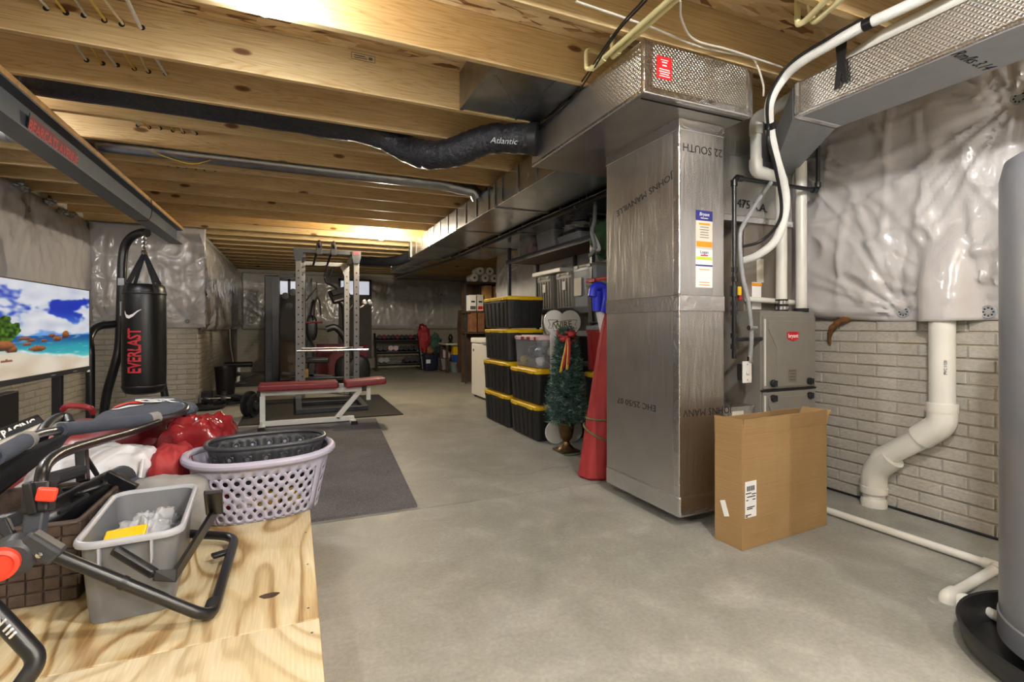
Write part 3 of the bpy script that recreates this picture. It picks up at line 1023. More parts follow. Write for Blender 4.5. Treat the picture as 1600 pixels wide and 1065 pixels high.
for i_, (f_, s_) in enumerate(((.84, .008), (.74, .012), (.6, .014), (.42, .01), (.32, .01), (.22, .01), (.12, .008))):
    print_bar('tag_print', basis(((rx0 + rx1) / 2, by0 - .0034, rz0 + (rz1 - rz0) * f_), (1, 0, 0), (0, 0, 1)), (rx1 - rx0) * (.5, .35, .3, .7, .75, .6, .7)[i_], s_ * .45, 'label_white', rb)

# long trunks running to the far end
def trunk(label, x0, x1, y0, y1, z0, z1, name='long_duct'):
    th = thing(name, label, 'duct', ((x0 + x1) / 2, y0, z0))
    y = y0
    i = 0
    while y < y1 - .05:
        e = min(y1, y + 1.2)
        MB().box(x0, x1, y, e - .004, z0, z1).build('duct_section', 'duct_sheet', th, bevel=.003)
        if e < y1 - .05:
            MB().box(x0 - .008, x1 + .008, e - .02, e + .014, z0 - .008, z1 - .001).build('drive_cleat', 'galv', th, bevel=.002)
        y = e
        i += 1
    return th
t1 = trunk('long shiny sheet-metal duct under the joists with flanged joints, nearer one', 1.68, 2.22, by1 + .003, 8.05, 2.14, 2.376)
for k in range(14):
    y = 3.4 + k * .34
    MB().box(1.672, 1.684, y, y + .02, 2.15, 2.37).build('side_cleat', 'galv', t1, bevel=.001)
t2 = trunk('long sheet-metal duct above the storage shelf, behind the nearer duct', 2.30, 2.92, 2.98, 7.8, 2.15, 2.376, 'wide_duct')
# reduced trunk and black flexible run at the far end
t3 = trunk('smaller duct continuing the long duct at the far end', 1.82, 2.16, 8.053, 10.6, 2.17, 2.376, 'narrow_duct')
gp = thing('gas_pipe', 'thin black gas pipe running beneath the gap of the long ducts', 'pipe', (2.26, 6, 2.1))
MB().tube([(2.262, 2.98, 2.1), (2.262, 7.5, 2.1), (2.0, 10.9, 2.1)], .022, 10).build('pipe', 'black_metal', gp)
for y in (3.8, 5.0, 6.2, 7.3):
    MB().tube([(2.262 + .026 * math.cos(a), y, 2.1 + .026 * math.sin(a)) for a in [PI * (1 + k / 8) for k in range(9)]] + [(2.29, y, 2.37)], .004, 6).build('hanger', 'galv', gp)
fx = thing('flexible_duct', 'black flexible duct hanging under the far joists beside the end of the trunk', 'duct', (1.5, 9.2, 2.2))
MB().tube(crv([(1.82, 8.6, 2.26), (1.65, 8.85, 2.2), (1.45, 9.2, 2.21), (1.25, 9.6, 2.25), (1.0, 9.85, 2.3)], 8), .085, 14).build('jacket', 'flex_jacket', fx)
# flex duct in the joist bay, dropping under two joists to the box
flp = [(-2.3, 3.715, 2.47), (-.9, 3.715, 2.47), (.1, 3.715, 2.465), (.55, 3.71, 2.44), (.74, 3.62, 2.33), (.86, 3.46, 2.25), (1.0, 3.33, 2.245), (1.12, 3.24, 2.29), (1.22, 3.17, 2.315), (1.35, 3.06, 2.30), (1.475, 2.96, 2.28)]
fl = thing('flexible_duct', 'crinkled black flexible duct dropping from a joist bay into the foil box', 'duct', (.8, 3.4, 2.2))
pts = crv(flp, 10)
rr = [.098 + .002 * math.sin(i * 1.9) + .01 * noise.noise(Vector((i * .25, 0, 1))) for i in range(len(pts))]
MB().tube(pts, rr, 18).build('jacket', 'flex_jacket', fl)
MB().tube([(1.43, 2.995, 2.287), (1.472, 2.963, 2.281)], .108, 18).build('collar', 'black_plastic', fl)
for p_, s_ in ((64, .05), (88, .05)):
    pass
text('print', 'Atlantic', .055, basis(on_y(785, 222, 2.98) + Vector((0, -.02, 0)), (1, -.32, -.03), (0, 0, 1)), 'light_grey_paint', fl, shear=.25)
# silver round pipe in a bay
rp = thing('round_metal_duct', 'thin silver round duct lying between joists', 'duct', (0, 4.73, 2.4))
MB().tube([(XL + .25, 4.72, 2.435), (1.3, 4.72, 2.435), (1.62, 4.72, 2.40), (1.675, 4.72, 2.33)], .066, 16).build('pipe', 'galv', rp)
for x in (-1.9, -.7, .5):
    MB().tube([(x, 4.72, 2.435), (x + .03, 4.72, 2.435)], .0685, 16).build('joint_band', 'galv', rp)
# panned joist bay next to the box
pn = thing('panned_return', 'galvanised sheet-metal box fitted between two joists above the flexible duct', 'duct', (1.2, 2.74, 2.4))
MB().box(.93, 1.472, 2.407, 2.957, 2.386, CEIL - .003).build('pan', 'galv', pn, bevel=.003)
MB().obox((1.13, 2.68, 2.3855), (.50, .016, .008), Matrix.Rotation(.9, 3, 'Z')).build('cross_break', 'galv', pn)
MB().box(.93, .955, 2.407, 2.957, 2.379, 2.39).build('hem', 'galv', pn)
MB().box(1.3, 1.312, 2.407, 2.957, 2.379, 2.39).build('hem', 'galv', pn)
# small branch box behind, between later joists
MB().box(1.45, 1.679, 3.02, 3.1, 2.25, 2.376)

# supply duct near the top right
sx_0, sx_1, sz0, sz1, sy1 = 2.31, 2.63, 2.1, 2.275, 1.76
sd = thing('supply_duct', 'quilted foil duct with a grey underside crossing the top right corner', 'duct', (2.47, .5, sz0))
MB().box(sx_0, sx_1, -.9, sy1, sz0 + .006, sz1).build('shell', 'foil_quilt', sd, bevel=.01)
MB().box(sx_0 + .008, sx_1, -.9, sy1 - .01, sz0, sz0 + .007).build('underside', 'duct_grey', sd, bevel=.002)
MB().box(sx_0 - .003, sx_0 + .02, -.9, sy1, sz0 - .001, sz0 + .018).build('edge_tape', 'foil_tape', sd, bevel=.006)
MB().box(sx_0 - .003, sx_1, sy1 - .04, sy1 + .004, sz0 - .002, sz1 + .002).build('end_tape', 'foil_tape', sd, bevel=.01)
text('handwriting', 'Rm/ks 3.14', .06, basis(on_z(1520, 95, sz0 - .0006), (1, .05, 0), (.05, -1, 0)), 'ink', sd, shear=.3)
text('print', 'S.O.S', .06, basis((sx_0 - .001, .86, 2.19), (0, 0, 1), (0, 1, 0)), 'ink', sd)
# black strap hanging from the pipes over this duct
st = thing('cable_strap', 'black tape strap hanging down over the quilted foil duct', 'strap', (2.3, 1.35, 2.2))
a = on_x(1316, 58, 2.302)
b = on_x(1316, 132, 2.302)
MB().add([a + Vector((-.006, .03, .02)), a + Vector((-.006, -.03, .02)), (a + b) / 2 + Vector((-.006, -.018, .0)), b + Vector((-.006, -.03, 0)), b + Vector((-.006, -.006, 0)), b + Vector((-.006, -.002, .05)), b + Vector((-.006, .01, -.01)), b + Vector((-.006, .034, -.012)), (a + b) / 2 + Vector((-.006, .02, 0))],
         [(0, 1, 2, 8), (8, 2, 5), (2, 3, 4, 5), (8, 5, 6, 7)]).build('strap', 'black_vinyl', st, solid=.003)
# plenum, coil and furnace
fy = 2.15
fx0, fx1, ftz = 2.553, 3.025, 1.145
pl = thing('supply_plenum', 'foil-wrapped plenum with handwritten numbers above the furnace coil', 'duct', (2.6, 2.5, 1.7))
MB().box(2.30, 2.98, 2.28, 2.94, 1.70, 2.10).build('shell', 'foil_board', pl, bevel=.006)
MB().hexa([(2.31, 1.765, 2.098), (2.63, 1.765, 2.098), (2.98, 2.279, 2.04), (2.80, 2.279, 2.04), (2.31, 1.765, 2.26), (2.63, 1.765, 2.26), (2.98, 2.279, 2.26), (2.80, 2.279, 2.26)]).build('sloped_transition', 'duct_grey', pl)
MB().box(2.297, 2.984, 2.276, 2.944, 1.695, 1.735).build('edge_tape', 'foil_tape', pl, bevel=.005)
MB().box(2.34, 2.94, 2.30, 2.9, 2.10, 2.376).build('upper_duct', 'foil_board', pl, bevel=.004)
text('handwriting', '475 R.A.', .075, basis((2.62, 2.2755, 1.80), (1, 0, -.05), (0, 0, 1)), 'ink', pl)
fc = thing('gas_furnace', 'taupe upright gas furnace with a red bryant badge behind the cardboard box', 'furnace', (2.79, 2.5, 0))
MB().box(fx0 + .02, fx1 - .02, fy + .15, 2.9, ftz, 1.699).build('coil_case', 'coil_paint', fc, bevel=.004)
cab = MB().box(fx0, fx1, fy + .012, 2.9, .02, ftz).build('cabinet', 'furnace_paint', fc, bevel=.004)
def door(z0, z1, name):
    x0, x1 = fx0 + .012, fx1 - .004
    d = MB().box(x0, x1, fy, fy + .016, z0, z1).build(name, 'furnace_paint', fc, bevel=.006)
    cx = (x0 + x1) / 2
    h_ = z1 - z0
    # raised central panel with chamfered top
    p0, p1 = x0 + .11, x1 - .1
    if h_ > .3:
        pa = [(p0, z0 + .01), (p1, z0 + .01), (p1, z1 - .2), (p1 + .06, z1 - .08), (p1 + .06, z1 - .03), (p0 - .075, z1 - .03), (p0 - .075, z1 - .08), (p0, z1 - .2)]
    else:
        pa = [(p0, z0 + .01), (p1, z0 + .01), (p1, z1 - .02), (p0, z1 - .02)]
    MB().prism(pa[::-1], fy - .006, fy + .002, Mxz).build('raised_panel', 'furnace_paint', d, bevel=.004)
    MB().box(x0 + .004, x0 + .016, fy - .004, fy + .002, z0 + .02, z1 - .02).build('edge_flange', 'white_paint', d, bevel=.002)
    return d
zsplit = 1.05 - (610 - 510) * 2.99 / F
dk = door(zsplit + .006, ftz - .03, 'upper_door')
dl = door(.06, zsplit - .012, 'lower_door')
MB().box(fx0, fx1, fy - .002, fy + .014, zsplit - .008, zsplit + .002).build('door_gap', 'ink', fc)
for x in (fx0 + .085, fx1 - .065):
    for z, p in ((zsplit + .04, dk), (zsplit - .05, dl)):
        k_ = MB().lathe([(.022, 0), (.022, .012), (.016, .016), (.0, .016)], 16, (x, fy - .001, z), frame((0, -1, 0))).build('knob', 'black_plastic', p)
        MB().obox((x + .012, fy - .012, z), (.028, .012, .034)).build('knob_tab', 'black_plastic', k_, bevel=.003)
bc = on_y(1237, 524, fy)
bz = bc.z
Mb = basis((bc.x, fy - .0075, bz), (1, 0, 0), (0, 0, 1))
MB().prism([(-.05, -.018), (-.035, -.024), (0, -.034), (.035, -.024), (.05, -.018), (.05, .02), (.03, .024), (-.03, .024), (-.05, .02)], 0, .003, Mb).build('badge', 'label_red', dk, bevel=.001)
text('badge_lettering', 'bryant', .034, Mb @ Matrix.Translation((0, -.002, .0034)), 'label_white', dk, bold=.0008)
MB().box(bc.x - .035, bc.x + .035, fy - .0068, fy - .0058, zsplit + .04, zsplit + .12).build('data_sticker', 'coil_paint', dk)
for k in range(4):
    print_bar('data_print', basis((bc.x, fy - .0069, zsplit + .11 - k * .018), (1, 0, 0), (0, 0, 1)), .055 - .006 * (k % 2), .004, 'ink_grey', dk)
MB().box(2.64, 2.72, fy + .148, fy + .15, 1.16, 1.33).build('warning_label', 'label_white', fc)
MB().box(2.68, 2.74, fy + .147, fy + .1495, 1.33, 1.48).build('data_label', 'label_cream', fc)
MB().box(2.635, 2.725, fy + .1465, fy + .148, 1.305, 1.325).build('warning_band', 'label_orange', fc)
# return boot from the pillar foot to the furnace base
bo = thing('return_boot', 'low foil-taped duct joining the tall duct to the furnace base', 'duct', (2.35, 2.5, 0))
MB().box(px1 + .004, fx0 - .002, 2.2, 2.7, .08, .575).build('shell', 'foil_board', bo, bevel=.01)
MB().box(px1 + .004, fx0 - .002, 2.196, 2.7, .5, .578).build('seam_tape', 'foil_tape', bo, bevel=.008)
MB().box(2.36, 2.45, 2.193, 2.2, .46, .55).build('filter_label', 'label_cream', bo)

# ------------------------------------------------------------------ pipes and cables
def pipe(name, label, pts, r, mat, cat='pipe', n=14, bendr=.05, part='pipe'):
    th = thing(name, label, cat, tuple(Vector(pts[0])))
    MB().tube(bend(pts, bendr) if bendr else pts, r, n).build(part, mat, th)
    return th
def coupling(th, a, b, r, mat='pvc', name='coupling', n=18):
    return MB().tube([a, b], r, n).build(name, mat, th)
def fitting(th, pts, r, mat='pvc', name='elbow', br=.05):
    return MB().tube(bend(pts, br, 7), r, 18).build(name, mat, th)
# 4 inch drain on the right wall
X4 = 3.115
pa = on_x(1472, 480, X4)
y4 = pa.y
ztop, zb1 = 1.3, on_x(1470, 640, X4).z
pb_ = on_x(1362, 735, X4 - .02)
y4b = pb_.y
zb2 = pb_.z
dr = thing('drain_pipe', 'thick white drain pipe with an offset bend against the brick wall', 'pipe', (X4, y4b, 0))
MB().tube([(X4, y4, ztop), (X4, y4, zb1)], .056, 24).build('upper_pipe', 'pvc', dr)
MB().tube([(X4, y4, zb1), (X4, y4, zb1 - .05), (X4, y4 + .06, zb1 - .14), (X4, y4b - .05, zb2 + .09), (X4, y4b, zb2)][1:], .056, 24).build('offset_pipe', 'pvc', dr)
MB().tube([(X4, y4b, zb2), (X4, y4b, .005)], .056, 24).build('lower_pipe', 'pvc', dr)
fitting(dr, [(X4, y4, zb1 + .01), (X4, y4, zb1 - .075), (X4, y4 + .1, zb1 - .165)], .0655, br=.09)
coupling(dr, (X4, y4, zb1 - .01), (X4, y4, zb1 + .035), .069)
fitting(dr, [(X4, y4b - .1, zb2 + .1), (X4, y4b, zb2 + .0), (X4, y4b, zb2 - .12)], .0655, br=.09)
coupling(dr, (X4, y4b, zb2 - .13), (X4, y4b, zb2 - .09), .069)
MB().lathe([(.066, 0), (.066, .035), (.057, .05), (.0565, .05)], 20, (X4, y4b, 0.001)).build('floor_collar', 'pvc', dr)
text('print', 'PVC 1120', .018, basis((X4 - .045, y4 - .037, .84), (0, 0, 1), (-.6, .8, 0)), 'ink', dr)
# floor condensate line
zf = .022
q = [on_z(1296, 798, zf), on_z(1560, 886, zf), on_z(1480, 932, zf), on_z(1500, 940, zf), on_z(1590, 985, zf)]
cl = thing('condensate_pipe', 'thin white plastic pipe lying on the floor in a zigzag below the brick wall', 'pipe', tuple(q[1]))
far_ = q[0] + (q[0] - q[1]) * .9
far_.z = zf
MB().tube([far_, q[1]], .0185, 12).build('pipe', 'pvc', cl)
MB().tube([q[1], q[2]], .0185, 12).build('pipe', 'pvc', cl)
dirn = (q[4] - q[3]).normalized()
p3 = q[2] + Vector((.075, .0, 0))
p3 = on_z(1508, 938, zf)
MB().tube([p3, p3 + dirn * .27], .0185, 12).build('pipe', 'pvc', cl)
fitting(cl, [q[1] + (q[0] - q[1]).normalized() * .05, q[1], q[1] + (q[2] - q[1]).normalized() * .05], .024, br=.03)
fitting(cl, [q[2] + (q[1] - q[2]).normalized() * .06, q[2], q[2] + Vector((0, -.0, -.03))], .026, br=.03)
fitting(cl, [p3 + dirn * .06, p3 - dirn * .01, p3 - dirn * .01 + Vector((0, 0, -.03))], .026, br=.03)
MB().lathe([(.06, .0), (.055, .002), (.03, .003), (0, .003)], 11, (q[2].x - .0, q[2].y, .0)).build('patched_hole', 'concrete', cl)
# black cable at the wall foot
bc_ = pipe('floor_cable', 'black cable lying along the foot of the brick wall', [(XR - .02, .6, .008), (XR - .018, 1.5, .008), (XR - .025, 2.1, .009), (XR - .02, 3.0, .008)], .007, 'black_plastic', 'cable', 8, 0)
# exhaust PVC: furnace top -> up -> elbow -> toward the camera
r2 = .032
ex = thing('exhaust_pipe', 'white plastic exhaust pipe rising from the furnace and bending along the foil duct', 'pipe', (2.7, 2.3, ftz))
c0 = on_y(1221, 480, 2.24)
xE, yE = c0.x, 2.17
yE = 2.215
xE = on_y(1221, 480, yE).x
za = on_y(1210, 285, yE).z
xb = on_y(1181, 262, yE).x
zt = on_y(1190, 140, yE).z
xr_ = 2.235
MB().tube([(xE, yE, ftz + .0), (xE, yE, za)], r2, 18).build('riser', 'pvc', ex)
MB().tube(bend([(xE, yE, za - .02), (xE, yE, za + .03), (xb, yE, za + .05), (xb, yE, za + .12)], .06, 6), r2 + .006, 18).build('elbow', 'pvc', ex)
zr = 2.315
MB().tube([(xb, yE, za + .1), (xb, yE, zr - .05)], r2, 18).build('riser', 'pvc', ex)
MB().tube(bend([(xb, yE, zr - .1), (xb, yE, zr), (xb + .0, yE - .1, zr)], .07, 6), r2 + .006, 18).build('elbow', 'pvc', ex)
MB().tube([(xb, yE - .08, zr), (2.36, 1.35, zr + .0), (2.36, -.9, zr)], r2, 18).build('run', 'pvc', ex)
for z in (ftz + .01, ftz + .045):
    MB().tube([(xE, yE, z), (xE, yE, z + .02)], r2 + .008, 20).build('hose_clamp', 'chrome', ex)
MB().tube([(xE, yE, ftz), (xE, yE, ftz + .075)], r2 + .006, 20).build('rubber_boot', 'black_rubber', ex)
# intake PVC
xI = on_y(1252, 400, 2.19).x
it = thing('intake_pipe', 'vertical cream plastic intake pipe right of the exhaust pipe', 'pipe', (xI, 2.19, ftz))
MB().tube([(xI, 2.19, ftz + .0), (xI, 2.19, 2.09)], r2, 18).build('pipe', 'pvc', it)
MB().tube([(xI, 2.19, ftz), (xI, 2.19, ftz + .02)], r2 + .01, 18).build('rubber_boot', 'black_rubber', it)
# horizontal trap pipe on the furnace top
tr = pipe('trap_pipe', 'short white drain pipe lying on top of the furnace', [(2.56, 2.27, ftz + .075), (2.66, 2.25, ftz + .07), (2.95, 2.25, ftz + .06)], .017, 'pvc', n=12, bendr=0)
# insulated refrigerant line
yl = 1.98
ls = [on_y(1163, 407, 2.16), on_y(1185, 398, 2.08), on_y(1212, 375, 2.0), on_y(1226, 335, 1.96), on_y(1226, 295, 1.93), on_y(1212, 245, 1.89), on_y(1203, 200, 1.86), on_y(1203, 160, 1.8), on_x(1222, 125, 2.255), on_x(1250, 98, 2.24), on_x(1300, 68, 2.235), on_x(1350, 40, 2.24), on_x(1420, 8, 2.25), on_x(1500, -32, 2.26)]
lq = thing('refrigerant_line', 'thick white insulated refrigerant line curving up past the furnace to the ceiling', 'pipe', tuple(ls[0]))
MB().tube(crv(ls, 8), .0225, 14).build('insulation_sleeve', 'pipe_wrap', lq)
bl = [p + Vector((-.021, -.012, .012)) for p in ls[2:]]
bl = [on_y(1158, 386, 2.1), on_y(1190, 376, 2.05)] + [on_y(1215, 350, 1.97), on_y(1221, 320, 1.93), on_y(1212, 265, 1.88), on_y(1201, 220, 1.84)] + [ls[6] + Vector((-.027, -.012, 0)), ls[7] + Vector((-.028, -.012, .0)), ls[8] + Vector((-.024, -.006, .012)), ls[9] + Vector((-.02, -.0, .018)), ls[10] + Vector((-.016, 0, .022)), ls[11] + Vector((-.01, 0, .024))]
MB().tube(crv(bl, 6), .0085, 8).build('thermostat_cable', 'black_plastic', lq)
for i_ in (6, 11):
    MB().tube([ls[i_] + (ls[i_ + 1] - ls[i_]) * .0, ls[i_] + (ls[i_ + 1] - ls[i_]).normalized() * .035], .026, 14).build('tape_band', 'black_vinyl', lq)
# gas piping left of the furnace
gx, gy = on_y(1147, 400, 2.12).x, 2.12
g = lambda px, py: on_y(px, py, gy)
gq = thing('gas_riser', 'black iron gas pipe with a yellow valve handle dropping beside the furnace', 'pipe', tuple(g(1152, 560)))
zt_ = g(1147, 277).z
MB().tube(bend([(gx, gy, g(1150, 560).z), (gx, gy, zt_), (on_y(1205, 290, gy).x, gy, zt_ - .0), (2.94, 2.12, zt_)], .03), .0125, 12).build('pipe', 'black_metal', gq)
MB().tube(bend([(2.9, 2.12, zt_), (3.0, 2.12, zt_), (3.0, 2.12, 2.35)], .03), .0125, 12).build('pipe', 'black_metal', gq)
for a_, b_ in (((gx, gy, zt_ - .05), (gx, gy, zt_ - .015)), ((gx + .02, gy, zt_), (gx + .06, gy, zt_)), ((2.95, gy, zt_), (2.98, gy, zt_)), ((3.0, gy, zt_ + .02), (3.0, gy, zt_ + .05))):
    MB().tube([a_, b_], .019, 12).build('fitting', 'black_metal', gq)
for y_ in (425, 440, 478, 492, 528, 545):
    z_ = g(1150, y_).z
    MB().tube([(gx, gy, z_), (gx, gy, z_ + .028)], .019, 8).build('fitting', 'iron', gq)
zv = g(1152, 455).z
MB().tube([(gx, gy, zv - .03), (gx, gy, zv + .03)], .022, 12).build('valve_body', 'iron', gq)
MB().obox((gx + .012, gy - .026, zv), (.022, .014, .05)).build('valve_handle', 'yellow_paint', gq, bevel=.004)
MB().obox((gx + .03, gy - .012, zv - .035), (.02, .02, .03)).build('valve_cap', 'red_plastic', gq, bevel=.004)
zs = g(1150, 530).z
MB().tube([(gx, gy, zs), (fx0 + .03, gy + .05, zs)], .0125, 10).build('branch', 'black_metal', gq)
# grey conduit to the switch box
cdp = [on_y(1205, 285, 2.1), on_y(1190, 305, 2.1), on_y(1165, 345, 2.1), on_y(1156, 370, 2.1), on_y(1160, 430, 2.1), on_y(1169, 470, 2.1), on_y(1174, 520, 2.11), on_y(1172, 565, 2.12)]
cd = thing('conduit', 'grey flexible metal conduit hanging down to the white switch box', 'conduit', tuple(cdp[-1]))
pts = crv(cdp, 8)
MB().tube(pts, [.0115 + .0012 * (i % 2) for i in range(len(pts))], 12).build('conduit_tube', 'grey_conduit', cd)
MB().tube([cdp[-1] + Vector((0, 0, .0)), cdp[-1] + Vector((0, 0, .03))], .017, 12).build('connector', 'chrome', cd)
MB().tube([on_y(1171, 512, 2.1) + Vector((-.006, 0, 0)), on_y(1181, 512, 2.1)], .014, 10).build('clip', 'chrome', cd)
sw = thing('switch_box', 'white switch plate on a metal box beside the furnace', 'switch', tuple(on_y(1167, 582, 2.14)))
sc_ = on_y(1167, 581, 2.12)
MB().obox(sc_ + Vector((.018, .03, 0)), (.075, .05, .1)).build('box', 'steel', sw, bevel=.004)
sp = MB().obox(sc_ + Vector((0, .0, 0)), (.07, .006, .125)).build('cover_plate', 'white_plastic', sw, bevel=.002)
MB().obox(sc_ + Vector((0, -.006, 0)), (.012, .012, .024)).build('toggle', 'white_plastic', sp, bevel=.002)
for s_ in (-1, 1):
    MB().lathe([(.004, 0), (.004, .002), (0, .002)], 8, sc_ + Vector((0, -.003, s_ * .045)), frame((0, -1, 0))).build('screw', 'grey_conduit', sp)
# torn insulation scrap hanging out below the sheet
sc1 = thing('insulation_scrap', 'ragged brown insulation scrap poking out under the plastic sheet', 'insulation', tuple(on_x(1305, 510, 3.16)))
MB().tube(crv([on_x(1330, 497, 3.17), on_x(1312, 502, 3.15), on_x(1300, 512, 3.14), on_x(1296, 527, 3.16), on_x(1297, 540, 3.175)], 5), [.012, .018, .02, .024, .02, .018, .022, .02, .014, .018, .02, .016, .012, .015, .012, .01, .012, .008, .01, .006, .003][:21], 9).build('scrap', 'insulation', sc1)
# cream supply pipes by the ceiling
def cp(label, pts, r=.0115, mat='cpvc', br=.025):
    th = thing('water_pipe', label, 'pipe', tuple(Vector(pts[0])))
    MB().tube(bend(pts, br, 4), r, 12).build('pipe', mat, th)
    return th
zc = HJ - .02
w1 = cp('cream water pipe with an elbow nearest the foil box corner', [on_z(1045, 0, zc) + Vector((-.0, -.5, 0)), on_z(1045, 0, zc), on_z(925, 107, zc), on_z(916, 108, zc) + Vector((0, 0, .0)), on_z(916, 108, zc) + Vector((0, 0, .1)), on_z(916, 108, zc) + Vector((.09, .0, .1))])
w2 = cp('second cream water pipe right of the first above the foil box', [on_z(1056, 0, zc) + Vector((-.0, -.5, 0)), on_z(1056, 0, zc), on_z(957, 88, zc), on_z(957, 88, zc) + Vector((0, .0, .1))])
for th_, (qa, qb) in ((w1, (on_z(925, 107, zc), on_z(945, 90, zc))), (w2, (on_z(957, 88, zc), on_z(968, 79, zc)))):
    MB().tube([qa, qb], .0155, 12).build('coupling', 'cpvc', th_)
w3 = cp('cream water pipe stub with an elbow at the top right, left one', [on_z(1310, -20, 2.36), on_z(1258, 33, 2.36), on_z(1246, 40, 2.36), on_z(1246, 40, 2.36) + Vector((0, 0, .12))], .0125)
w4 = cp('cream water pipe stub with an elbow at the top right, right one', [on_z(1330, -15, 2.35), on_z(1270, 37, 2.35), on_z(1270, 37, 2.35) + Vector((-.03, .0, .12))], .0125)
# black cables draped along the box
for k, off in enumerate((0, .012)):
    cpts = [on_z(1005 + k * 6, 0, HJ - .05), on_z(960, 52 + k * 5, HJ - .06), on_x(903 + k * 4, 135 + k * 3, 1.455), on_x(858 + k * 5, 185, 1.462), on_x(836, 203 + 4 * k, 1.462), on_x(834, 213, 1.46)]
    th = thing('black_cable', ('thin black cable drooping diagonally across the foil box side, upper one', 'thin black cable drooping diagonally across the foil box side, lower one')[k], 'cable', tuple(cpts[0]))
    MB().tube(crv(cpts, 8), .0042, 7).build('cable', 'black_plastic', th)
# white data cables stapled to the joists on the right
wc = [[on_z(900, 2, HJ - .006), on_z(1010, 40, HJ - .008), on_z(1095, 73, HJ - .008), on_y(1165, 88, 1.86), on_y(1180, 96, 1.84), on_y(1192, 130, 1.84), on_y(1193, 150, 1.86)],
      [on_z(1063, 2, HJ - .006), on_z(1065, 30, HJ - .02), on_z(1085, 62, HJ - .006), on_z(1140, 78, HJ - .006), on_z(1222, 105, HJ - .006)]]
for k, cpts in enumerate(wc):
    th = thing('white_cable', ('white cable stapled along a joist above the red tag', 'white cable loop hanging from the chipboard above the foil box')[k], 'cable', tuple(cpts[0]))
    MB().tube(crv(cpts, 8), .005, 7).build('cable', 'cable_white', th)
# wires drilled through the joists on the left
hx = [(72, 13), (103, 20), (131, 24), (163, 32), (190, 38), (222, 43)]
cols = ['cable_white', 'cable_yellow', 'cable_white', 'cable_yellow', 'cable_cream', 'cable_white']
words = ['first', 'second', 'third', 'fourth', 'fifth', 'sixth']
for k, (px_, py_) in enumerate(hx):
    c = on_y(px_, py_, 2.96)
    th = thing('house_wire', 'house wire threaded through the joists above the beam, %s from the left' % words[k], 'wire', (c.x, c.y, c.z), 0, 'wires through the joists')
    pts = []
    yy = 1.03
    rr_ = random.Random(k)
    while yy < 6.4:
        pts.append((c.x + rr_.uniform(-.008, .008), yy, c.z + rr_.uniform(-.004, .004)))
        pts.append((c.x + rr_.uniform(-.02, .02), yy + JS / 2, c.z - .012 + rr_.uniform(-.01, .01)))
        yy += JS
    MB().tube(crv(pts, 4), .0062 if k != 5 else .009, 7).build('cable', cols[k], th)
    for yj in JY:
        if 1.9 < yj < 6.4:
            MB().lathe([(.013, 0), (.013, .001), (0, .001)], 10, (c.x, yj - .0194, c.z), frame((0, -1, 0))).build('drilled_hole', 'ink', th)
yw = thing('yellow_wire', 'slack yellow wire looping under a joist left of the far bulb', 'wire', (.0, 5, 2.4))
MB().tube(crv([on_z(236, 236, HJ), on_z(262, 246, HJ - .01), on_z(300, 256, HJ - .02), on_z(330, 250, HJ)], 8), .005, 6).build('cable', 'cable_yellow', yw)
# foil insulation tufts at the sill above the left wall
for k, (px_, py_) in enumerate(((36, 292), (78, 315), (97, 330), (112, 335))):
    c = on_x(px_, py_, XL + .08)
    th = thing('foil_tuft', ('crumpled foil tuft at the top of the left plastic sheet, nearest the viewer', 'second crumpled foil tuft along the top of the left plastic sheet', 'third crumpled foil tuft along the top of the left plastic sheet', 'last crumpled foil tuft along the top of the left plastic sheet')[k], 'insulation', tuple(c))
    MB().blob(c, (.1, .16, .07), k * 3.1, .5, 3.5, 14, 9, 2, None, False).build('foil', 'wire_foil', th)

# ------------------------------------------------------------------ water heater and pan
d_ = 1.47
rr0 = .27
cx_, cy_ = 2.225, .63
wh = thing('water_heater', 'tall grey water heater tank at the right edge of the view', 'water heater', (cx_, cy_, .06))
MB().lathe([(rr0, .075), (rr0, .12), (rr0, 1.52), (rr0 - .012, 1.575), (rr0 - .05, 1.60), (0, 1.612)], 64, (cx_, cy_, 0)).build('tank', 'heater_paint', wh)
MB().lathe([(rr0 + .004, .06), (rr0 + .004, .13), (rr0, .135)], 64, (cx_, cy_, 0)).build('base_ring', 'heater_paint', wh)
for a in (40, 160, 280):
    MB().obox((cx_ + .2 * math.cos(R(a)), cy_ + .2 * math.sin(R(a)), .038), (.05, .05, .052)).build('foot', 'dark_grey_plastic', wh)
MB().box(cx_ - rr0 - .002, cx_ - rr0 + .01, cy_ - .02, cy_ + .02, .14, 1.5)
MB().tube([(cx_ - .1, cy_, 1.6), (cx_ - .1, cy_, 2.37)], .014, 12).build('cold_pipe', 'cpvc', wh)
MB().tube([(cx_ + .1, cy_, 1.6), (cx_ + .1, cy_, 2.37)], .014, 12).build('hot_pipe', 'cpvc', wh)
pn_ = thing('drain_pan', 'black plastic drain pan under the water heater', 'drain pan', (cx_, cy_, 0))
MB().lathe([(.0, .003), (.335, .003), (.352, .02), (.366, .085), (.374, .088), (.376, .082), (.36, .018), (.342, .0), (0, 0)], 64, (cx_, cy_, 0.001), cap=False).build('pan', 'black_plastic', pn_)

